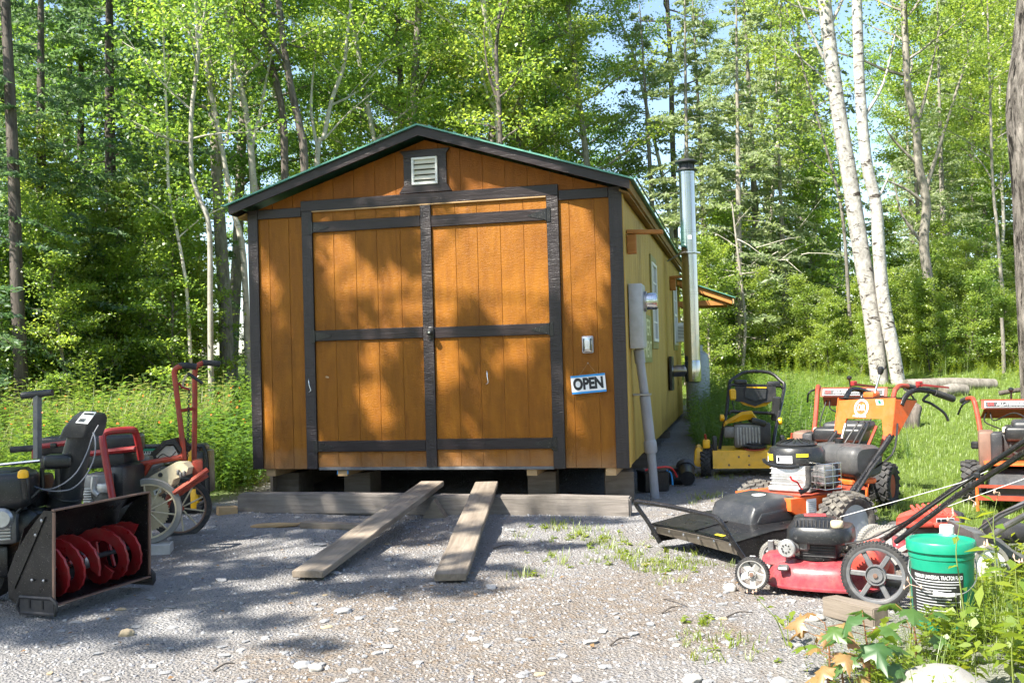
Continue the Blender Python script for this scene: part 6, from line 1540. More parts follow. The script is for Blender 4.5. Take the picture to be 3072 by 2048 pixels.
def place(kind, key, x, y, sc=1.0, mat_=None, bark=None):
    tone = {'leaf_dark': 'dark leaved', 'leaf_light': 'yellow green', None: '', 'leaf': 'green'}[mat_]
    depth = 'at the wood edge' if y < 22 else 'further back' if y < 28 else 'deep in the woods'
    words = {'broadleaf_tree': 'broadleaf tree', 'pale_tree': 'slender pale barked tree', 'spruce_tree': 'dark spruce', 'pale_spruce_tree': 'pale green spruce', 'sapling_tree': {'thicket_a': 'tall bushy young tree', 'thicket_b': 'bushy young tree', 'thicket_c': 'low leafy shrub'}.get(key)}[kind]
    plural = {'broadleaf_tree': 'broadleaf trees', 'pale_tree': 'pale barked trees', 'spruce_tree': 'dark spruces', 'pale_spruce_tree': 'pale spruces', 'sapling_tree': 'young trees'}[kind]
    lab = ' '.join(f'{tone} {words} {depth} {spot(x, y)}'.split())
    return tree(key, kind, x, y, rt.uniform(0, 6.28), sc * rt.uniform(.88, 1.14), lab, f'{plural} {spot(x, y)}', mat_, None, bark)
rows = [(20.5, 3.4), (23.5, 3.6), (27, 3.8), (31, 4.2), (36, 4.6), (42, 5.2)]
for ri, (y0, dxr) in enumerate(rows):
    half = y0 * .56 + 2.5; x = -half + rt.uniform(0, dxr)
    while x < half:
        y = y0 + rt.uniform(-1.1, 1.1); xx = x + rt.uniform(-.8, .8); x += dxr
        if in_shed(xx, y, 1.6): continue
        px = 1536 + xx / y * CAM_F; zn = zone(xx, y)
        if y < 24 and px > 2000: continue                                  # open lawn on the right
        if y < 20 and 1700 < px: continue
        if 2440 < px < 2740 and y < 50: continue                          # gap with sky
        if 1880 < px < 2200 and y > 26: continue
        if 2230 < px < 2420 and y > 37: continue
        u = rt.random()
        if zn == 'L':
            k = ('spruce_a', 'spruce_tree') if u < .22 else (rt.choice(['aspen_a', 'aspen_b']), 'pale_tree') if u < .42 else (rt.choice(['maple_a', 'maple_b', 'maple_c']), 'broadleaf_tree')
            mt_ = rt.choice(['leaf', 'leaf', 'leaf_dark']) if k[1] != 'spruce_tree' else None
        elif zn == 'B':
            k = (rt.choice(['aspen_a', 'aspen_b']), 'pale_tree') if u < .25 else (rt.choice(['maple_a', 'maple_b', 'maple_b']), 'broadleaf_tree')
            mt_ = rt.choice(['leaf', 'leaf', 'leaf_dark', 'leaf_light'])
        else:
            k = ('spruce_b', 'pale_spruce_tree') if u < .30 else (rt.choice(['aspen_a', 'aspen_b']), 'pale_tree') if u < .5 else (rt.choice(['maple_a', 'maple_c', 'maple_c']), 'broadleaf_tree')
            mt_ = rt.choice(['leaf', 'leaf_light', 'leaf_light']) if k[1] != 'pale_spruce_tree' else None
        sc = rt.uniform(.85, 1.1) if zn != 'R' else rt.uniform(.70, .95)
        if k[0] == 'spruce_b': sc = rt.uniform(.85, 1.2)
        place(k[1], k[0], xx, y, sc, mt_, rt.choice([None, None, 'bark_grey', 'bark_dark']) if k[1] == 'broadleaf_tree' else None)
# understorey along the wood edge
for i in range(24):
    y = rt.uniform(14.0, 20); px = rt.uniform(-60, 700) if i < 16 else rt.uniform(-60, 330); x = (px - 1536) / CAM_F * y
    if in_shed(x, y, 1.3): continue
    place('sapling_tree', 'thicket_a' if px < 380 and rt.random() < .5 else rt.choice(['thicket_b', 'thicket_c']), x, y + (1.5 if px > 330 else 0), rt.uniform(.6, .9), rt.choice(['leaf', 'leaf_dark', 'leaf_light']))
for i in range(34):
    px = rt.uniform(2080, 3140); y = rt.uniform(20.5, 27) if px > 2300 else rt.uniform(18.5, 24); x = (px - 1536) / CAM_F * y
    if in_shed(x, y, 1.3): continue
    place('sapling_tree', rt.choice(['thicket_a', 'thicket_b', 'thicket_b', 'thicket_c', 'thicket_c']), x, y, rt.uniform(.55, .85), rt.choice(['leaf', 'leaf_light', 'leaf_light']))
for i in range(30):
    px = rt.uniform(2150, 3140); y = rt.uniform(18.2, 20.5); x = (px - 1536) / CAM_F * y
    if in_shed(x, y, 1.5): continue
    place('sapling_tree', 'thicket_c', x, y, rt.uniform(.35, .6), 'leaf_light')
for i in range(20):
    px = rt.uniform(2150, 3120); y = rt.uniform(24, 33); x = (px - 1536) / CAM_F * y
    if 2420 < px < 2740: continue
    place('pale_tree', rt.choice(['aspen_a', 'aspen_b']), x, y, rt.uniform(.6, .95), rt.choice(['leaf', 'leaf_light', 'leaf_light']), rt.choice(['bark_grey', 'bark_pale']))
for px, y, sc in ((2130, 21, .95), (2290, 22, 1.0), (2400, 25, 1.1), (1985, 23, 1.0), (2330, 29, 1.15), (2750, 31, 1.0), (2215, 20, .75), (2060, 20.5, .9), (2360, 21.5, .7), (2960, 27, 1.0), (3080, 25, .9), (2820, 29, .8), (2520, 27, .55), (2640, 26, .5)):
    place('pale_spruce_tree', 'spruce_b', (px - 1536) / CAM_F * y, y, sc)
for px, y, sc in ((120, 16.5, .75), (330, 18.0, .8), (-60, 14.5, .7), (520, 22, .8), (230, 21, .9), (430, 19.5, .6)):
    place('spruce_tree', 'spruce_a', (px - 1536) / CAM_F * y, y, sc)
for px, y in ((1050, 25), (1250, 26), (1450, 23.5), (1640, 25), (1820, 22)):
    place('broadleaf_tree', rt.choice(['maple_a', 'maple_b', 'maple_c']), (px - 1536) / CAM_F * y, y, rt.uniform(.8, 1.0), rt.choice(['leaf', 'leaf_light']))

# ------------------------------------------------------------------ trunks one can point at, each its own tree
def feature(kind, label, path, Y, w0, w1, bark, nl, t0, l0, nleaf, leafm, lsz=.11, seed=1, el=.5, top=3.0, fork=None, cat='tree', ypath=None, rings=12):
    """path: points of the 2352-px picture from the foot up; widths in the same pixels"""
    rs = np.random.default_rng(seed)
    pts = [np.array(dsp(x, y, Y)) for x, y in path]
    base = pts[0].copy(); gzv = gzz(base[0], base[1])
    if base[2] > gzv: pts.insert(0, np.array([base[0] + (base[0] - pts[1][0]) * .2, base[1], gzv - .1]))
    e = pts[-1] + (pts[-1] - pts[-2]) / np.linalg.norm(pts[-1] - pts[-2]) * top; pts.append(e)
    o0 = pts[0].copy(); P = [p - o0 for p in pts]
    k = Y / CAM_F * 1.306
    n = len(P)
    wtop = w1 * .5
    rad = [(w0 + (w1 - w0) * min(1, i / (n - 2))) * k / 2 for i in range(n)]; rad[-1] = max(.01, rad[-2] * .35)
    o = thing(kind, label, cat, tuple(o0))
    mb = M(); mb.tube(P, rad, rings, sm=4)
    L_ = np.cumsum([0] + [np.linalg.norm(P[i + 1] - P[i]) for i in range(n - 1)]); tt = L_ / L_[-1]
    def at_t(t):
        i = min(np.searchsorted(tt, t, 'right') - 1, n - 2); f = (t - tt[i]) / (tt[i + 1] - tt[i]); return P[i] * (1 - f) + P[i + 1] * f, rad[i] * (1 - f) + rad[i + 1] * f
    tips, var = [], []
    az = rs.uniform(0, 6.28)
    for i in range(nl):
        t = min(.98, t0 + (1 - t0) * (i + rs.uniform(0, .9)) / nl); p, r_ = at_t(t); az += 2.4 + rs.normal() * .5
        ln = l0 * (1 - .45 * (t - t0) / (1 - t0)) * rs.uniform(.5, 1.15)
        q = limb_pts(p, az, el + rs.normal() * .15, ln, rs, 5, .10, .03)
        rl = min(r_ * .5, .012 + ln * .010)
        mb.tube(q, [rl * (1 - .85 * j / 5) + .002 for j in range(6)], 5, cap=False)
        lv = rs.uniform(0, 1)
        for j in range(2, 6): tips += [q[j]] * 2; var += [lv] * 2
        for _ in range(2):
            j = rs.integers(1, 5); s = limb_pts(q[j], az + rs.choice([-1, 1]) * rs.uniform(.5, 1.1), el, ln * rs.uniform(.3, .55), rs, 3, .1)
            mb.tube(s, [rl * .45, rl * .3, rl * .2, .002], 4, cap=False); tips += s[1:]; var += [lv] * 3
    for fk in fork or []:
        q = [np.array(dsp(x, y, Y)) - o0 for x, y in fk[0]]; rr_ = [fk[1] * k / 2 * (1 - .75 * j / (len(q) - 1)) for j in range(len(q))]
        mb.tube(q, rr_, 8, sm=3)
        if len(fk) < 3:
            tips += q[1:] * 2; var += [rs.uniform(0, 1)] * (2 * (len(q) - 1))
    mb.build('trunk', bark, o, angle=60)
    if nleaf and tips:
        nleaf = int(nleaf * 1.7); lsz = lsz * .74
        T = np.array(tips); ids = rs.integers(0, len(T), nleaf)
        c = T[ids] + rs.normal(size=(nleaf, 3)) * np.array([.25, .25, .10])
        link('crown', leaf_mesh('crown', c, lsz, lsz * .72, leafm, rs, .85, .65, None, np.clip(np.array(var)[ids] * .6 + rs.uniform(0, .5, nleaf), 0, 1)), o)
    return o
feature('birch_tree', 'thick white birch leaning left, the left of the pair behind the orange mower', [(2022, 895), (2005, 740), (1975, 560), (1950, 400), (1928, 270), (1910, 140), (1893, 0)], 17.0, 41, 30, 'bark_birch', 14, .6, 1.5, 1700, 'leaf_light', .10, 3, .55, 4, [([(1905, 160), (1880, 110), (1840, 20), (1800, -80)], 9), ([(1925, 250), (1890, 180), (1845, 140), (1790, 80)], 8), ([(1900, 70), (1935, 0), (1960, -90)], 10)])
feature('birch_tree', 'slimmer white birch with peeling bark, the right of the pair behind the orange mower', [(2068, 905), (2050, 800), (2028, 680), (2018, 560), (2012, 470), (1990, 370), (1975, 200), (1968, 0)], 16.8, 32, 23, 'bark_birch', 12, .62, 1.3, 1300, 'leaf', .10, 4, .55, 4, [([(1990, 260), (2030, 190), (2060, 60)], 9), ([(2010, 470), (2035, 420), (2050, 380)], 7, 0)])
feature('crooked_tree', 'dark crooked tree with bare spreading limbs right of the white birches', [(2166, 860), (2158, 780), (2140, 690), (2122, 560), (2128, 470), (2110, 380), (2105, 300), (2085, 200), (2078, 60)], 20, 26, 15, 'bark_grey', 20, .52, 2.6, 2600, 'leaf', .095, 5, .5, 4, [([(2128, 470), (2090, 440), (2050, 420), (2020, 415)], 9, 0), ([(2110, 380), (2060, 330), (2030, 290)], 9, 0), ([(2125, 440), (2160, 330), (2200, 200), (2240, 90)], 11), ([(2120, 560), (2075, 500), (2060, 450), (2050, 400)], 8, 0), ([(2105, 300), (2130, 200), (2160, 60)], 9)])
feature('old_maple_tree', 'huge trunk with rough furrowed bark at the right photo edge', [(2392, 980), (2384, 800), (2376, 600), (2370, 430), (2362, 330), (2358, 230), (2372, 120), (2385, 0)], 10.5, 78, 92, 'bark_rough', 10, .75, 3, 1500, 'leaf', .11, 6, .5, 4, rings=18)
feature('spruce_tree', 'dark straight spruce trunk at the left photo edge', [(48, 850), (38, 640), (32, 420), (22, 200), (12, 0)], 14.5, 33, 22, 'bark_dark', 0, .5, 1, 0, 'needle', seed=7, top=6)
feature('pale_tree', 'thin wavy grey tree with a forked top left of the shed', [(484, 830), (483, 700), (480, 520), (455, 450), (440, 390), (440, 260), (455, 130), (452, 60)], 15.5, 14, 8, 'bark_pale', 14, .45, 1.5, 1700, 'leaf', .10, 8, .5, 3, [([(450, 110), (468, 40), (480, -40)], 7)])
feature('pale_tree', 'very thin pale sapling leaning left between grey tree and spruces', [(438, 835), (428, 660), (408, 540), (388, 440), (385, 330), (380, 200)], 16, 9, 5, 'bark_pale', 14, .4, 1.3, 1700, 'leaf', .10, 9, .5, 2)
feature('pale_tree', 'white barked tree with two stems just left of the shed eave', [(560, 600), (535, 480), (520, 400), (500, 290), (480, 190), (465, 80)], 18.0, 15, 9, 'bark_pale', 14, .5, 2, 2400, 'leaf', .10, 10, .5, 4, [([(520, 330), (530, 240), (532, 120), (540, 10)], 10)])
feature('pale_tree', 'white barked forked tree rising over the left roof slope', [(584, 470), (580, 400), (575, 330), (560, 230), (540, 150), (525, 60)], 18.4, 19, 11, 'bark_pale', 14, .5, 2, 2400, 'leaf', .10, 11, .5, 4, [([(578, 340), (600, 250), (612, 180), (640, 60)], 11)])
feature('dark_tree', 'dark trunk leaning left above the left roof slope', [(655, 440), (652, 300), (640, 210), (612, 100), (600, 0)], 18.6, 19, 13, 'bark_dark', 14, .5, 2.2, 2600, 'leaf', .11, 12, .4, 4)
feature('dark_tree', 'second dark trunk close to the leaning one over the left roof', [(700, 400), (690, 300), (668, 200), (650, 90), (640, 0)], 18.2, 20, 14, 'bark_dark', 14, .5, 2.2, 2600, 'leaf', .11, 13, .4, 4)
feature('pale_tree', 'pale slanting branchy tree left of the gable peak', [(728, 390), (745, 310), (762, 230), (790, 150), (800, 60)], 18.8, 13, 8, 'bark_pale', 14, .5, 2, 2400, 'leaf', .10, 14, .5, 4, [([(732, 350), (715, 260), (720, 160), (735, 60)], 9), ([(745, 320), (800, 260), (860, 210)], 6)])
feature('dark_tree', 'dark thin double trunk above the right roof slope', [(1150, 350), (1145, 220), (1140, 120), (1150, 0)], 19.0, 13, 8, 'bark_dark', 14, .4, 2, 2400, 'leaf', .11, 15, .5, 4, [([(1143, 230), (1120, 160), (1110, 60)], 8)])
feature('dark_tree', 'bare topped dark tree against the sky over the flue pipe', [(1545, 330), (1542, 200), (1538, 100), (1532, 0)], 26, 13, 10, 'bark_dark', 22, .55, 2.4, 700, 'leaf', .10, 16, .15, 3)
feature('dead_pole', 'dead grey leaning pole tree right of the lean-to roof', [(1700, 900), (1712, 760), (1702, 640), (1690, 540)], 19, 8, 5, 'bark_grey', 6, .4, .9, 0, 'leaf', seed=17, top=.6)
feature('pale_tree', 'thin grey sapling trunk between lawn and far right trunk', [(2318, 800), (2300, 640), (2290, 520), (2280, 420), (2275, 250)], 19, 9, 6, 'bark_grey', 14, .4, 1.6, 2000, 'leaf_light', .10, 18, .5, 3)
feature('pale_tree', 'thin dark stem just left of the white birches', [(1962, 880), (1950, 700), (1938, 520), (1920, 420), (1900, 350)], 19, 9, 6, 'bark_grey', 12, .4, 1.6, 1600, 'leaf_light', .10, 19, .5, 3)
# twig litter low in the spruces right of the shed
tw_ = M(); rs_ = np.random.default_rng(44)
for i in range(90):
    p = np.array(dsp(rs_.uniform(1600, 1850), rs_.uniform(520, 800), rs_.uniform(19, 23)))
    tw_.tube(limb_pts(p, rs_.uniform(0, 6.28), rs_.uniform(-.5, .6), rs_.uniform(.5, 1.4), rs_, 4, .1), [.010, .008, .006, .004, .002], 4, cap=False)
o = tw_.build('dead_twigs', 'bark_pale'); tag(o, 'tangle of bare grey twigs under the spruces right of the shed', 'twigs', None, 'stuff')

# ------------------------------------------------------------------ trees left of the picture whose crowns shade the yard and the shed front
_ri = Matrix((_R, _U, -_F))
def project(P):
    d = P - np.array([0, 0, CAM_H]); R3 = np.array([list(_R), list(_U), list(_F)]); q = d @ R3.T
    return 1536 + CAM_F * q[:, 0] / q[:, 2], 1024 - CAM_F * q[:, 1] / q[:, 2]
rs_ = np.random.default_rng(77)
def ell(u, v, cu, cv, ru, rv, tilt=0.0):
    du, dv = u - cu, v - cv; a = du * math.cos(tilt) + dv * math.sin(tilt); b = -du * math.sin(tilt) + dv * math.cos(tilt)
    return (a / ru) ** 2 + (b / rv) ** 2
targets = []
# front wall, in its own metres; each entry is a gap in the crowns
gaps = [(.20, 2.05, .10, .42, 0.31), (.14, .80, .09, .48, 0.19), (.92, 2.22, .17, .42, 0.31), (1.42, 1.95, .17, .36, 0.38), (1.25, 1.50, .18, .14, 0), (1.22, .95, .13, .34, 0.31), (1.86, 2.05, .14, .62, 0.12),
        (2.40, 2.28, .42, .46, 0), (2.62, 1.85, .18, .36, 0.25), (1.86, 1.20, .12, .52, 0), (2.50, 1.30, .15, .30, 0), (2.22, .80, .16, .32, 0.25), (3.10, 2.20, .24, .52, 0.19), (2.95, .95, .06, .30, 0.12), (1.55, 2.75, .35, .08, 0), (2.45, 2.85, .55, .14, 0), (1.2, 2.9, .5, .10, 0), (2.1, .42, .2, .1, 0), (.75, .55, .2, .1, 0)]
U_, V_ = np.meshgrid(np.arange(-.1, 3.7, .065), np.arange(.35, 3.2, .065)); U_, V_ = U_.ravel() + rs_.normal(0, .02, U_.size), V_.ravel() + rs_.normal(0, .02, V_.size)
sh_ = np.ones(U_.size, bool)
for g in gaps: sh_ &= ell(U_, V_, g[0], g[1], g[2] * 1.15 + .055, g[3] * 1.1 + .06, g[4]) > 1
sh_ &= rs_.random(U_.size) < .93
fa = np.array(list(SW.to_3x3() @ Vector((1, 0, 0)))); so = np.array(list(SHED_O))
targets.append(so + fa * U_[sh_][:, None] + np.array([0, 0, 1.0]) * V_[sh_][:, None])
X_, Y_ = np.meshgrid(np.arange(-6.5, 1.0, .075), np.arange(3.6, 9.4, .075)); X_, Y_ = X_.ravel() + rs_.normal(0, .025, X_.size), Y_.ravel() + rs_.normal(0, .025, Y_.size)
PX, PY = project(np.stack([X_, Y_, np.zeros_like(X_)], 1))
sh_ = np.zeros(X_.size, bool)
for g in [(200, 1640, 720, 175), (900, 1580, 560, 62), (330, 1790, 540, 58), (60, 1870, 330, 70), (1000, 1690, 300, 30), (1150, 1757, 340, 28), (730, 1865, 150, 16), (910, 1935, 115, 15), (1250, 1625, 120, 16), (1150, 1690, 110, 12), (1650, 1575, 230, 13), (1560, 1640, 180, 12), (1480, 1705, 130, 10), (1720, 1510, 230, 20), (300, 1500, 420, 90), (430, 1930, 160, 16)]:
    sh_ |= ell(PX, PY, *g) < 1 + .35 * fbm(X_, Y_, 2.0, 9)
for g in [(800, 1650, 165, 30), (576, 1684, 75, 14), (540, 1840, 90, 12), (250, 1850, 120, 10), (690, 1745, 70, 10), (420, 1560, 60, 8), (1180, 1550, 60, 10)]:
    sh_ &= ell(PX, PY, *g) > 1
sh_ &= ~((PX < -350))
sh_ &= rs_.random(X_.size) < .95
targets.append(np.stack([X_[sh_], Y_[sh_], np.zeros(sh_.sum())], 1))
TG = np.concatenate(targets); sf = np.array(list(SUN_FROM))
cell = fbm(TG[:, 0] * 1.0 + TG[:, 2] * .7, TG[:, 1] + TG[:, 2] * .4, .9, 5)
hgt = 8.6 + 2.4 * cell + rs_.normal(0, .45, len(TG))
PT = TG + sf * ((hgt - TG[:, 2]) / sf[2])[:, None]
def shade_tree(label, base, pts, seed, leafm):
    rs = np.random.default_rng(seed)
    o = thing('shade_tree', label, 'tree', (base[0], base[1], 0))
    b = np.array([base[0], base[1], 0.0]); mb = M()
    tr = [np.array([0, 0, -.1]), np.array([.05, .02, 2.5]), np.array([.0, .1, 5.0]), np.array([.1, .1, 7.5]), np.array([.2, .2, 10.5])]
    mb.tube(tr, [.20, .17, .14, .10, .03], 10, sm=4)
    for k in rs.choice(len(pts), 46, replace=False):
        q = pts[k] - b; s = tr[2] + (tr[4] - tr[2]) * rs.uniform(0, .8)
        mb.tube([s, s * .6 + q * .4 + np.array([0, 0, .3]), q], [.045, .022, .005], 5, sm=3, cap=False)
    mb.build('trunk', 'bark_grey', o, angle=60)
    c = np.repeat(pts - b, 5, 0) + rs.normal(size=(len(pts) * 5, 3)) * .045
    link('crown', leaf_mesh('crown', c, .12, .09, leafm, rs, .9, .7), o)
kx = PT[:, 1] < np.median(PT[:, 1])
shade_tree('tall maple left of the picture shading the gravel yard', (-8.8, 1.8), PT[kx], 31, 'leaf')
shade_tree('tall maple left of the picture shading the shed doors', (-8.3, 5.6), PT[~kx], 32, 'leaf')
# woods behind the photographer (they darken the light from that side and show in shiny metal)
for i in range(13):
    x = -17 + i * 2.9 + rt.uniform(-.8, .8); y = -9 + rt.uniform(-2, 2)
    o = tree(rt.choice(['maple_a', 'maple_b', 'maple_c']), 'broadleaf_tree', x, y, rt.uniform(0, 6.28), rt.uniform(.8, 1.0), 'broadleaf tree standing behind the photographer', 'broadleaf trees behind the photographer', 'leaf')

# ================================================================== WEEDS, LAWN, GRASS
def scatter(name, protos, pos, rs, m, s0=.75, s1=1.25, tilt=.10):
    """many small plants in one mesh; protos: (verts, quads, var)"""
    VS, FS, AS = [], [], []; base = 0
    pick = rs.integers(0, len(protos), len(pos))
    for k, (v, f, a) in enumerate(protos):
        P = pos[pick == k]; n = len(P)
        if not n: continue
        th = rs.uniform(0, 6.283, n); s = rs.uniform(s0, s1, n); c, s_ = np.cos(th), np.sin(th)
        x = v[None, :, 0] * c[:, None] - v[None, :, 1] * s_[:, None]; y = v[None, :, 0] * s_[:, None] + v[None, :, 1] * c[:, None]; z = np.repeat(v[None, :, 2], n, 0)
        tx, ty = rs.normal(0, tilt, n), rs.normal(0, tilt, n)
        x = (x + z * tx[:, None]) * s[:, None] + P[:, 0:1]; y = (y + z * ty[:, None]) * s[:, None] + P[:, 1:2]; z = z * s[:, None] + P[:, 2:3]
        VS.append(np.stack([x, y, z], 2).reshape(-1, 3))
        FS.append((f[None] + (np.arange(n) * len(v))[:, None, None]).reshape(-1, 4) + base); base += n * len(v)
        AS.append((np.clip(a[None] * .6 + rs.uniform(0, .5, n)[:, None], 0, 1)).ravel())
    return np_mesh(name, np.concatenate(VS), np.concatenate(FS), m, np.concatenate(AS))
def proto_leafy(rs, h, nl, ln, wd, up=.5, stem=.004, n_st=1, spread=.0, base=.1):
    V, F = [], []
    for s in range(n_st):
        ax, ay = rs.normal(0, spread + .02, 2)
        top = np.array([ax, ay, h * rs.uniform(.75, 1.1)]); b = np.array([ax, ay, 0]) * .15
        i0 = len(V); V += [b + [-stem, 0, 0], b + [stem, 0, 0], top + [stem * .4, 0, 0], top + [-stem * .4, 0, 0]]; F.append([i0, i0 + 1, i0 + 2, i0 + 3])
        for i in range(nl):
            t = base + (1 - base) * (i + .5) / nl; p = b * (1 - t) + top * t; az = i * 2.4 + rs.uniform(0, 1); el = up + rs.normal() * .25
            d = np.array([math.cos(az) * math.cos(el), math.sin(az) * math.cos(el), math.sin(el)]); sd = np.array([-math.sin(az), math.cos(az), 0.0])
            l_ = ln * rs.uniform(.7, 1.2) * (1 - .35 * t); w_ = wd * rs.uniform(.8, 1.2)
            i0 = len(V); V += [p, p + d * l_ * .5 + sd * w_ / 2, p + d * l_ - np.array([0, 0, l_ * .18]), p + d * l_ * .5 - sd * w_ / 2]; F.append([i0, i0 + 1, i0 + 2, i0 + 3])
    V = np.array(V, float); return V, np.array(F), rs.uniform(0, 1, len(V))
def proto_grass(rs, n, h, w_, lean=.45):
    V, F = [], []
    for i in range(n):
        az = rs.uniform(0, 6.28); p = np.array([rs.normal(0, .02), rs.normal(0, .02), 0]); d = np.array([math.cos(az), math.sin(az), 0]); sd = np.array([-d[1], d[0], 0]); hh = h * rs.uniform(.55, 1.15); ll = lean * rs.uniform(.2, 1.2)
        m_ = p + d * hh * ll * .35 + np.array([0, 0, hh * .6]); e = p + d * hh * ll + np.array([0, 0, hh])
        i0 = len(V); V += [p - sd * w_ / 2, p + sd * w_ / 2, m_ + sd * w_ * .4, m_ - sd * w_ * .4, e + sd * w_ * .06, e - sd * w_ * .06]; F += [[i0, i0 + 1, i0 + 2, i0 + 3], [i0 + 3, i0 + 2, i0 + 4, i0 + 5]]
    V = np.array(V, float); return V, np.array(F), rs.uniform(0, 1, len(V))
rs = np.random.default_rng(5)
MT['meadow_broad'] = leaf_mat('meadow_broad_leaf', (.040, .110, .024), (.11, .25, .035), (.085, .17, .03))
MT['meadow_straw'] = leaf_mat('meadow_straw', (.13, .19, .05), (.24, .32, .07), (.26, .29, .09))
def sample(n, x0, x1, y0, y1, keep):
    x, y = rs.uniform(x0, x1, n), rs.uniform(y0, y1, n); k = keep(x, y); x, y = x[k], y[k]
    return np.stack([x, y, gza(x, y) - .01], 1)
def not_shed(x, y, pad=.05):
    c_, s_ = math.cos(SHED_YAW), math.sin(SHED_YAW); dx, dy = x - SHED_O.x, y - SHED_O.y
    u, v = dx * c_ + dy * s_, -dx * s_ + dy * c_
    return ~((u > -pad) & (u < W + pad) & (v > -.3) & (v < DEP + pad))
lw_ = lambda x, y: lawn_w(x[None], y[None])[0]
tall = [proto_leafy(rs, .95, 26, .13, .026, .35), proto_leafy(rs, 1.1, 30, .12, .022, .5), proto_leafy(rs, .75, 20, .14, .045, .4), proto_leafy(rs, .6, 12, .16, .06, .3, n_st=2, spread=.08), proto_grass(rs, 16, .75, .007, .4)]
low = [proto_leafy(rs, .30, 10, .09, .035, .4, n_st=2, spread=.06), proto_leafy(rs, .22, 9, .08, .04, .35, n_st=2, spread=.05), proto_grass(rs, 14, .26, .005, .5)]
pos = sample(9500, -11, -2.3, 9.0, 17.5, lambda x, y: (rs.random(len(x)) < lw_(x, y) ** 1.5) & not_shed(x, y) & (x > -.56 * y - .6))
k_ = (pos[:, 1] < 10.0)
pf = pos[~k_]; nz = fbm(pf[None, :, 0], pf[None, :, 1], .55, 14)[0]; nz2 = fbm(pf[None, :, 0], pf[None, :, 1], 1.1, 15)[0]
big = nz2 > 0
ga, gb, gc = nz > .10, (nz <= .10) & (nz > -.22), nz <= -.22
for nm, g, pr, mt_, lb_ in (('goldenrod', ga, [tall[0], tall[1]], 'weed', 'tall feathery green weeds in the meadow left of the shed'), ('broad_weeds', gb, [tall[2], tall[3], tall[3]], 'meadow_broad', 'darker broad leaved weeds among the meadow left of the shed'), ('meadow_grass', gc, [tall[4], tall[0], tall[4]], 'meadow_straw', 'pale long grass patches in the meadow left of the shed')):
    for bigger, nm2 in ((True, 'tall'), (False, 'short')):
        q = pf[g & (big == bigger)]
        if len(q): o = link(nm, scatter(nm, pr, q, rs, mt_, *((.65, 1.2) if bigger else (.4, .8)))); tag(o, lb_ + (', the taller ones' if bigger else ', the lower ones'), 'weeds', None, 'stuff')
o = link('meadow_edge_weeds', scatter('meadow_edge_weeds', tall + low, pos[k_], rs, 'weed', .3, .75)); tag(o, 'lower weeds at the gravel edge left of the shed', 'weeds', None, 'stuff')
lawn_p = [proto_grass(rs, 12, .08, .006, .7), proto_grass(rs, 14, .11, .006, .6), proto_grass(rs, 9, .15, .005, .5)]
pos = sample(46000, 1.6, 13.5, 6.2, 21, lambda x, y: (rs.random(len(x)) < lw_(x, y) ** 1.5 * np.clip(1.25 - y / 26, .2, 1)) & not_shed(x, y, .6) & (x < .56 * y + .8))
o = link('lawn_grass', scatter('lawn_grass', lawn_p, pos, rs, 'grass', .35, .8)); tag(o, 'sunlit short grass of the lawn behind the mowers', 'grass', None, 'stuff')
pos = sample(5200, 3.5, 15, 14.5, 23, lambda x, y: (rs.random(len(x)) < sstep(16.0, 20.5, y + .25 * (x - 6))) & not_shed(x, y, 1) & (x < .56 * y + .8))
o = link('bank_weeds', scatter('bank_weeds', tall, pos, rs, 'weed_fg', .25, .55)); tag(o, 'yellow green weeds on the bank below the right hand trees', 'weeds', None, 'stuff')
pos = sample(2200, 1.6, 4.2, 10.6, 17, lambda x, y: (rs.random(len(x)) < .85) & not_shed(x, y, .30) & (x > 2.05 + .14 * (y - 11) + .35 * (y < 11.6)))
o = link('wall_weeds', scatter('wall_weeds', tall, pos, rs, 'weed', .4, .75)); tag(o, 'green weeds growing by the gas tank and yellow mower', 'weeds', None, 'stuff')
rsf = np.random.default_rng(3); fl = sample(160, -6.5, -2.6, 9.6, 12.5, lambda x, y: lw_(x, y) > .6)
fl[:, 2] += rsf.uniform(.55, .95, len(fl)); MT['flower'] = mat('orange_flower', (.75, .16, .02), .6, 0, bump=0)
o = link('wild_flowers', leaf_mesh('wild_flowers', fl, .028, .024, 'flower', rsf, .4, .9)); tag(o, 'few small orange flowers among the meadow weeds at the left', 'flowers', None, 'stuff')
# little tufts in the gravel
tp_ = []
for px, py, n, sp in ((1690, 1590, 26, .14), (1760, 1605, 18, .12), (1850, 1630, 14, .12), (1900, 1665, 30, .16), (1960, 1690, 26, .16), (2010, 1700, 12, .12), (1640, 1660, 5, .05), (1610, 1705, 5, .05), (1730, 1680, 6, .08), (2100, 1690, 8, .1), (2150, 1925, 14, .12), (2100, 1855, 8, .06), (2250, 1640, 10, .1), (1660, 1460, 5, .04), (790, 1470, 6, .1), (680, 1440, 8, .15), (2060, 1440, 12, .12), (2110, 1500, 12, .14), (2200, 1450, 10, .1)):
    g = ap(px, py, .02)
    for _ in range(n):
        x, y = g.x + rs.normal(0, sp), g.y + rs.normal(0, sp * 1.2); tp_.append((x, y, gzz(x, y) - .005))
o = link('gravel_tufts', scatter('gravel_tufts', [proto_grass(rs, 12, .05, .004, .8), proto_grass(rs, 14, .04, .004, 1.0), proto_leafy(rs, .03, 5, .035, .02, .3)], np.array(tp_), rs, 'weed_fg', .7, 1.5)); tag(o, 'small grass tufts sprouting in the gravel', 'grass', None, 'stuff')
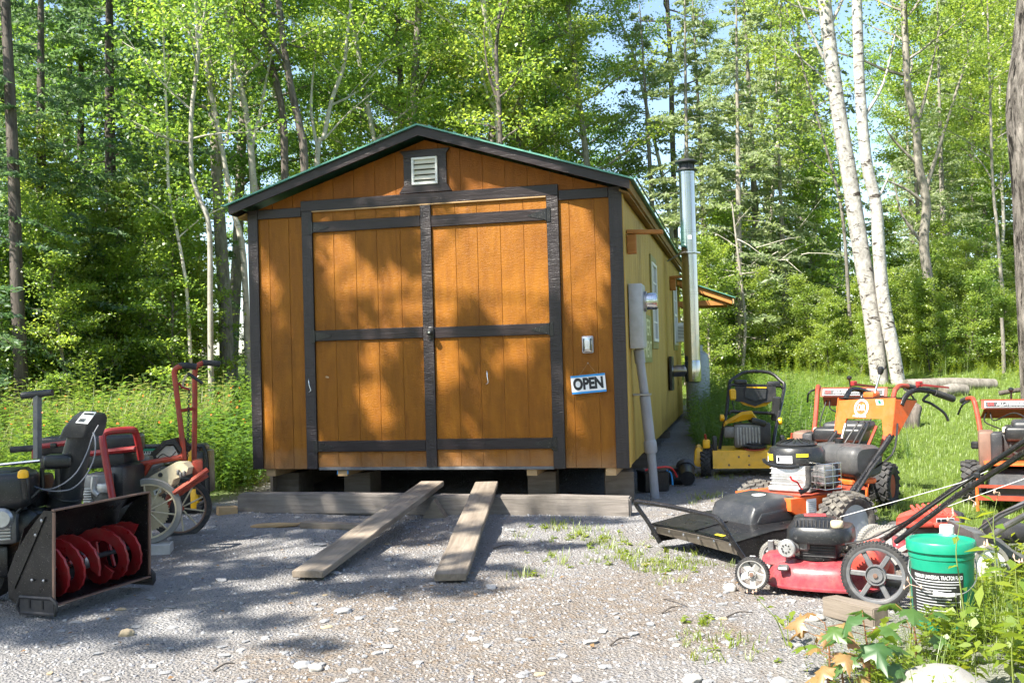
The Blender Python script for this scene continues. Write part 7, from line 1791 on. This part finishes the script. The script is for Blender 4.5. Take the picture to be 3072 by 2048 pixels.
# right hand corner: ground cover and weeds round the pail
pos = sample(2600, 1.05, 3.4, 3.3, 5.2, lambda x, y: (rs.random(len(x)) < lw_(x, y) ** 1.2) & (np.hypot(x - 1.9, y - 4.55) > .20) & (np.hypot(x - 1.72, y - 3.62) > .26) & ~((y > 4.72) & (x < 2.15)) & ~((y > 4.4) & (x < 1.75)))
k_ = pos[:, 0] + .5 * (pos[:, 1] - 4) > 2.1
o = link('corner_weeds', scatter('corner_weeds', low + [proto_leafy(rs, .34, 12, .10, .05, .35, n_st=2, spread=.06), proto_leafy(rs, .40, 7, .20, .09, .55, n_st=1), proto_leafy(rs, .55, 22, .09, .018, .5), proto_grass(rs, 10, .45, .007, .6)], pos, rs, 'weed_fg', .18, .50)); tag(o, 'low leafy weeds in the right corner round the green pail', 'weeds', None, 'stuff')
pos = sample(900, 2.0, 4.2, 4.6, 6.2, lambda x, y: (rs.random(len(x)) < .45) & (x > .46 * y - .15))
o = link('edge_grass', scatter('edge_grass', low, pos, rs, 'weed_fg', .5, 1.0)); tag(o, 'grass and weeds under the grey mower at the right edge', 'weeds', None, 'stuff')

# ------------------------------------------------------------------ single plants in front
def maple_leaf_mesh(name, s, m, rs):
    out = [(0, 0), (.10, -.03), (.30, -.10), (.27, .06), (.50, .16), (.34, .24), (.36, .36), (.20, .36), (.13, .44), (.16, .62), (.08, .60), (.0, .86)]
    pts = out + [(-x, y) for x, y in reversed(out[1:-1])]
    mb = M(); c = mb.bm.verts.new((0, .25 * s, .03 * s)); vs = [mb.bm.verts.new((x * s, y * s, -.42 * s * abs(x) + rs.uniform(-.05, .05) * s - .30 * s * y * y)) for x, y in pts]
    for i in range(len(vs)): mb.bm.faces.new((c, vs[i], vs[(i + 1) % len(vs)]))
    me = mb.mesh(name, m, 80); a = me.attributes.new('leafvar', 'FLOAT', 'POINT'); a.data.foreach_set('value', [rs.uniform(.1, .9)] * len(me.vertices)); return me
def seedling(label, px, py, Y, h, leaves, m, s, seed, tilt=.2):
    r_ = np.random.default_rng(seed); g = at(px, py, Y); z0 = gzz(g.x, Y)
    o = thing('maple_seedling', label, 'plant', (g.x, Y, z0))
    st = [Vector((0, 0, 0)), Vector((.01, 0, h * .5)), Vector((.0, .02, h))]
    M().tube(st, [.005, .004, .002], 6, sm=3).build('stem', 'maple_orange', o)
    for i in range(leaves):
        t = .35 + .65 * (i + .5) / leaves; az = i * 2.4 + r_.uniform(0, .8); p = Vector((.0, .01, h * t)); d = Vector((math.cos(az), math.sin(az), .2 + .2 * t))
        lm = maple_leaf_mesh('leaf', s * r_.uniform(.75, 1.15), m if r_.random() < .85 else 'weed_fg', r_)
        lf = link('leaf', lm, o); q = p + d * (.05 + s * .35 * r_.uniform(.6, 1.1)); lf.location = q
        lf.rotation_euler = (r_.uniform(-.5, .1) - .15, r_.normal() * .3, az - math.pi / 2)
        M().tube([p, q], .0016, 5).build('leaf_stalk', 'maple_orange', o)
    return o
seedling('young maple with green lobed leaves at the bottom right by the white boulder', 2600, 1990, 3.72, .33, 13, 'maple_green', .14, 1)
seedling('young maple seedling with pale orange leaves in front of the timber block', 2480, 1920, 4.05, .24, 12, 'maple_orange', .11, 2)
seedling('second orange tinged maple seedling lower left of the green one', 2520, 2010, 3.75, .20, 8, 'maple_orange', .10, 3)
seedling('green maple seedling hanging over the foot of the green pail', 2740, 1890, 4.08, .26, 8, 'maple_green', .13, 4)
def stalk(label, path, Y, nl, seed, ln=.07, m='weed_fg', seed_heads=True):
    """tall thin weed: path in photograph pixels from the foot up"""
    r_ = np.random.default_rng(seed); P = [at(x, y, Y) for x, y in path]; g0 = P[0]; z0 = gzz(g0.x, g0.y); P[0] = Vector((g0.x, g0.y, z0 - .01))
    o = thing('weed_stalk', label, 'weed', P[0]); Q = [p - P[0] for p in P]
    M().tube(Q, [.0035 * (1 - .7 * i / (len(Q) - 1)) for i in range(len(Q))], 5, sm=4).build('stem', 'weed_stem', o)
    for i in range(nl):
        t = .15 + .8 * (i + .5) / nl; k = min(int(t * (len(Q) - 1)), len(Q) - 2); f = t * (len(Q) - 1) - k; p = Q[k].lerp(Q[k + 1], f)
        c = np.array([[0, 0, 0.0]]); az = r_.uniform(0, 6.28)
        lm = leaf_mesh('leaf', np.array([[0.0, ln * .5, 0]]), ln, ln * .38, m, r_, 1.2, .15, np.array([[0, 1.0, 0]]))
        lf = link('leaf', lm, o); lf.location = p; lf.rotation_euler = (r_.uniform(-.6, .5), r_.normal() * .3, az)
    if seed_heads:
        hd_ = M()
        for k in range(3):
            tip = Q[-1] + Vector((r_.normal() * .02, r_.normal() * .02, r_.uniform(-.03, .02))); hd_.tube([Q[-1], tip], .0012, 4)
            hd_.lathe([(.001, -.006), (.0045, 0), (.001, .014)], tip, (0, 0, 1), 6)
        hd_.build('seed_head', 'pink_bud', o)
    return o
MT['weed_stem'] = mat('weed_stem', (.16, .20, .05), .6, 0, bump=0)
MT['pink_bud'] = mat('pink_bud', (.50, .34, .26), .7, 0, bump=0)
stalk('thin weed stalk with pink buds rising before the right side of the pail', [(2905, 1860), (2880, 1750), (2868, 1650), (2880, 1560), (2860, 1545)], 4.15, 5, 1)
stalk('tallest thin weed stalk crossing in front of the grey mower handles', [(2990, 1790), (2985, 1650), (2980, 1560), (2996, 1475)], 4.35, 6, 2, .09)
stalk('leaning weed stalk with buds between pail and grey mower', [(3010, 1740), (2985, 1620), (2950, 1540), (2925, 1505)], 4.5, 4, 3)
stalk('slender weed stalk just left of the green pail label', [(2715, 1940), (2735, 1880), (2732, 1800), (2730, 1752)], 4.05, 2, 4, .05)
stalk('leaning thin weed on bare gravel before the red mower', [(2360, 1900), (2330, 1860), (2290, 1815), (2255, 1775)], 4.55, 6, 5, .05)
stalk('small broad leaved weed on the gravel right of the leaning one', [(2365, 1895), (2362, 1870), (2368, 1840)], 4.55, 7, 6, .075, 'weed_fg', False)
stalk('broad leaved weed growing up the right side of the pail', [(2960, 1920), (2950, 1800), (2945, 1700), (2955, 1640)], 4.0, 9, 7, .10)
stalk('weed at the right photo edge with large green leaves', [(3060, 1900), (3050, 1780), (3045, 1680)], 3.95, 9, 8, .11)
stalk('yellow green bushy weed above the white boulder', [(2930, 2000), (2925, 1960), (2930, 1900)], 3.75, 14, 9, .08, 'weed_fg', False)
stalk('green leafed weed at the bottom right corner', [(3040, 2040), (3035, 1960), (3040, 1880)], 3.7, 14, 10, .10, 'weed_fg', False)

# ================================================================== GRAVEL AND STONES
def chips(n, keep, smin, smax, rs, flat=.38):
    x, y = rs.uniform(-5.0, 3.4, n), 3.4 + 9.0 * rs.random(n) ** 1.35; k = keep(x, y); x, y = x[k], y[k]; n = len(x)
    t = rs.uniform(0, 6.28, (n, 1)) + np.array([[0, 1.15, 2.4, 3.5, 4.9]]) + rs.normal(0, .22, (n, 5)); r_ = rs.uniform(.65, 1.1, (n, 5)); s = (smin + (smax - smin) * rs.random(n) ** 3.0)[:, None]
    z = gza(x, y)[:, None]; h = s * flat * rs.uniform(.5, 1.3, (n, 1)); tx, ty = rs.normal(0, .22, (n, 1)), rs.normal(0, .22, (n, 1))
    px, py = np.cos(t) * r_ * s, np.sin(t) * r_ * s
    bot = np.stack([px + x[:, None], py + y[:, None], z + np.zeros_like(px) - .004 + px * tx + py * ty], 2)
    top = np.stack([px * .78 + x[:, None], py * .78 + y[:, None], z + h + px * tx + py * ty + rs.normal(0, .12, px.shape) * h], 2)
    V = np.concatenate([bot, top], 1).reshape(-1, 3); b = (np.arange(n) * 10)[:, None]
    F = np.concatenate([np.stack([b[:, 0] + i, b[:, 0] + (i + 1) % 5, b[:, 0] + 5 + (i + 1) % 5, b[:, 0] + 5 + i], 1) for i in range(5)] + [np.stack([b[:, 0] + 5, b[:, 0] + 6, b[:, 0] + 7, b[:, 0] + 8], 1), np.stack([b[:, 0] + 5, b[:, 0] + 8, b[:, 0] + 9, b[:, 0] + 5], 1)[:, :4]], 0)
    good = np.array([len(set(f)) == 4 for f in F[:1]])
    tri = F[:, 3] == F[:, 0]; F = F.copy(); F[tri, 3] = F[tri, 2]; 
    return V, F, np.repeat(rs.random(n), 10)
def quads_and_tris(name, V, F, m, A):
    me = bpy.data.meshes.new(name); tri = F[:, 3] == F[:, 2]
    q, t = F[~tri], F[tri][:, :3]; loops = np.concatenate([q.ravel(), t.ravel()]).astype(np.int32); st = np.concatenate([np.arange(len(q)) * 4, len(q) * 4 + np.arange(len(t)) * 3]).astype(np.int32)
    me.vertices.add(len(V)); me.vertices.foreach_set('co', V.astype(np.float32).ravel()); me.loops.add(len(loops)); me.loops.foreach_set('vertex_index', loops); me.polygons.add(len(st)); me.polygons.foreach_set('loop_start', st); me.update(calc_edges=True)
    a = me.attributes.new('leafvar', 'FLOAT', 'POINT'); a.data.foreach_set('value', A.astype(np.float32)); me.materials.append(MT[m]); return me
m, nt, p, co = new_mat('gravel_chip')
av = nt.nodes.new('ShaderNodeAttribute'); av.attribute_name = 'leafvar'
cr = nt.nodes.new('ShaderNodeValToRGB'); nt.links.new(av.outputs['Fac'], cr.inputs[0])
cr.color_ramp.elements[0].color = (.09, .095, .11, 1); cr.color_ramp.elements[1].color = (.36, .365, .37, 1)
for pos_, c_ in ((.3, (.17, .175, .195, 1)), (.6, (.26, .258, .258, 1)), (.80, (.24, .21, .18, 1)), (.84, (.31, .31, .315, 1))): e_ = cr.color_ramp.elements.new(pos_); e_.color = c_
nt.links.new(cr.outputs[0], p.inputs['Base Color']); p.inputs['Roughness'].default_value = .9
nt.links.new(_bump(nt, _noise(nt, co, 60, 5, .7), .5, .006), p.inputs['Normal']); MT['gravel_chip'] = m
rs = np.random.default_rng(99)
MT['bark_bits'] = mat('bark_bits', (.075, .052, .036), .9, 0, bump=0, var=.4)
bare = lambda x, y: rs.random(len(x)) > np.clip(lw_(x, y) * 1.3, 0, .97)
V, F, A = chips(52000, bare, .004, .015, rs)
o = link('gravel_chips', quads_and_tris('gravel_chips', V, F, 'gravel_chip', A)); tag(o, 'grey crushed slate gravel covering the yard', 'gravel', None, 'stuff')
# larger flat stones, each its own object
SM = []
for k in range(6):
    mb = M(); mb.rock((0, 0, 0), (1, .72, .42), 3 + k, 2, .45, .6); SM.append((mb.mesh('flat_stone', 'stone', 30)))
cnt = 0
rs = np.random.default_rng(123)
while cnt < 210:
    px, py = rs.uniform(0, 2500), rs.uniform(1440, 2040)
    g = ap(px, py, .02)
    if g.y > 10 or g.y < 3.9 or lawn_w(np.array([[g.x]]), np.array([[g.y]]))[0, 0] > .5: continue
    q = SW.inverted() @ Vector((g.x, g.y, 0))
    if q.y > -.05 and 0 < q.x < W: continue
    s = rs.uniform(.016, .034) * (1.5 if rs.random() < .12 else 1)
    ob = link('flat_stone', SM[cnt % 6], None, (g.x, g.y, gzz(g.x, g.y) + s * .10), rs.uniform(0, 6.28), (s, s * rs.uniform(.8, 1.2), s * rs.uniform(.55, 1.0)))
    u_ = rs.random(); nm = 'stone' if u_ < .80 else 'pale_stone' if u_ < .93 else 'tan_stone'
    ob.material_slots[0].link = 'OBJECT'; ob.material_slots[0].material = MT[nm]
    word = {'stone': 'grey', 'pale_stone': 'pale', 'tan_stone': 'tan'}[nm]
    tag(ob, f'small flat {word} stone lying on the gravel yard', 'stone', f'flat {word} stones on the gravel'); cnt += 1
MT['boulder'] = mat('boulder_stone', (.24, .23, .215), .95, 0, dirt=(.13, .125, .11), dirt_amt=.5, bump=1.0, bscale=30, dscale=7)
def rock(label, px, py, Y, size, m, seed, amp=.25, rz=0.0, sink=.3, sub=3):
    g = at(px, py, Y); o = M().rock((0, 0, 0), size, seed, sub, amp, None, rz).build('rock', m, angle=80); o.location = (g.x, Y, gzz(g.x, Y) + size[2] * (1 - 2 * sink) )
    return tag(o, label, 'rock')
rock('big smooth white boulder at the bottom right edge of the picture', 2825, 2030, 3.62, (.185, .17, .125), 'boulder', 5, .14, .2, .25, 4)
rock('rounded white rock on the gravel left of the red mower front wheel', 2188, 1712, 5.62, (.038, .034, .032), 'pale_stone', 6)
rock('yellowish stone on the gravel before the snow blower', 378, 1857, 5.05, (.038, .026, .022), 'tan_stone', 7, .3, .3)
rock('grey angular rock at the bottom beside the pale slabs', 2340, 1985, 3.98, (.040, .035, .035), 'stone', 8, .35)
rock('flat white slab rock below the orange seedlings', 2300, 2010, 3.85, (.085, .06, .030), 'pale_stone', 9, .3, .4)
rock('pale flat rock near the bottom edge left of the slab', 2010, 2020, 3.95, (.055, .04, .022), 'pale_stone', 10, .3, .1)
rock('second pale flat rock by the bottom weeds', 2075, 1985, 4.1, (.05, .035, .022), 'pale_stone', 11, .3, .7)
rock('grey stone lying in the shade hollow left of centre', 905, 1938, 4.45, (.038, .030, .020), 'stone', 12, .35)
rock('pale round stone beside the hollow', 945, 1955, 4.4, (.034, .030, .022), 'pale_stone', 13, .3)
rock('pale stone to the right of the timber block on gravel', 2440, 1810, 5.0, (.055, .035, .022), 'pale_stone', 14, .3, .2)
rock('flat bluish stone on the gravel before the left plank', 1030, 1810, 5.4, (.05, .035, .016), 'stone', 15, .35, .5)
# twigs and fallen leaves on the gravel
for i, (x0, y0, x1, y1) in enumerate(((640, 1996, 705, 1978), (1990, 1785, 2060, 1810), (1985, 1825, 2050, 1812), (1480, 1640, 1545, 1634), (2180, 1840, 2260, 1828), (1830, 1920, 1890, 1905), (200, 1640, 280, 1632))):
    a, b = ap(x0, y0, .02), ap(x1, y1, .02); a.z, b.z = gzz(a.x, a.y) + .006, gzz(b.x, b.y) + .010
    o = M().tube([a, a.lerp(b, .5) + Vector((0, .012, .012)), b], [.005, .004, .002], 6, sm=3).build('twig', 'bark_dark'); tag(o, ['thin dark twig lying at the lower left of the yard', 'twig lying on the sunny gravel before the brush mower', 'second twig crossing near it on the sunny gravel', 'straight twig on the gravel right of the right plank', 'thin twig before the red mower wheel', 'bent twig on the sunny gravel at the right', 'twig on the shaded gravel beside the spoked wheel'][i], 'twig')
rs = np.random.default_rng(8); n = 60; lx, ly = rs.uniform(-3, 2.4, n), rs.uniform(3.9, 8.5, n)
o = link('fallen_leaves', leaf_mesh('fallen_leaves', np.stack([lx, ly, gza(lx, ly) + .014], 1), .032, .022, 'dry_leaf', rs, 2.0, .4)); tag(o, 'few dry fallen leaves strewn over the gravel', 'leaves', None, 'stuff')

# bits of bark and wood trodden into the yard
rsb = np.random.default_rng(61); nb_ = 420; bx2 = np.where(rsb.random(nb_) < .6, rsb.normal(-.4, 1.0, nb_), rsb.uniform(-3, 2.2, nb_)); by2 = np.where(rsb.random(nb_) < .6, rsb.normal(6.6, 1.1, nb_), rsb.uniform(4, 8, nb_)); kb_ = (by2 > 3.9) & (by2 < 8.0); bx2, by2 = bx2[kb_], by2[kb_]
o = link('bark_litter', leaf_mesh('bark_litter', np.stack([bx2, by2, gza(bx2, by2) + .010], 1), .028, .009, 'bark_bits', rsb, 2.5, .35)); tag(o, 'tiny brown bark bits and grit strewn over the yard', 'litter', None, 'stuff')

# ================================================================== LOGS, STUMP, STAKE on the bank
def log(label, x0, y0, x1, y1, Y0, Y1, r_, m='bark_grey'):
    a, b = zC(x0, y0, Y0), zC(x1, y1, Y1); o = M().tube([Vector((0, 0, 0)), (b - a) * .5 + Vector((0, 0, .02)), b - a], [r_, r_ * .95, r_ * .85], 14, sm=3).build('fallen_log', m, angle=60); o.location = a
    return tag(o, label, 'log')
log('long fallen birch log lying on the bank behind the lawn', 960, 235, 1760, 222, 15.9, 16.1, .11)
log('shorter fallen log lying in front of the long birch log', 1290, 285, 1500, 272, 15.2, 15.3, .10)
log('thin bare branch propped on the bank at the right edge', 1800, 300, 2200, 258, 14.6, 14.3, .035, 'bark_dark')
sp_ = zC(1010, 600, 12.7); st = M(); g = gzz(sp_.x, 12.7)
o0 = Vector((sp_.x, 12.7, g))
for pts, r_ in (([(1020, 610), (1030, 520), (1060, 430), (1075, 405)], .09), ([(985, 610), (965, 530), (950, 470)], .07), ([(1000, 600), (985, 540), (980, 470)], .05)):
    st.tube([zC(x, y, 12.7) - o0 for x, y in pts], [r_, r_ * .85, r_ * .7, r_ * .5][:len(pts)], 9, sm=3)
o = st.build('stump', 'red_bark' if 'red_bark' in MT else 'bark_dark', angle=60); o.location = o0; tag(o, 'forked brown tree stump on the lawn behind the orange console', 'stump')
o = M().tube([Vector((0, 0, -.1)), Vector((.01, 0, .55)), Vector((.0, 0, 1.0))], [.035, .034, .03], 8).build('grey_stake', 'bark_grey'); q = dsp(2306, 870, 18); o.location = (q.x, 18, gzz(q.x, 18)); tag(o, 'grey wooden stake standing in the weeds at the far right', 'stake')
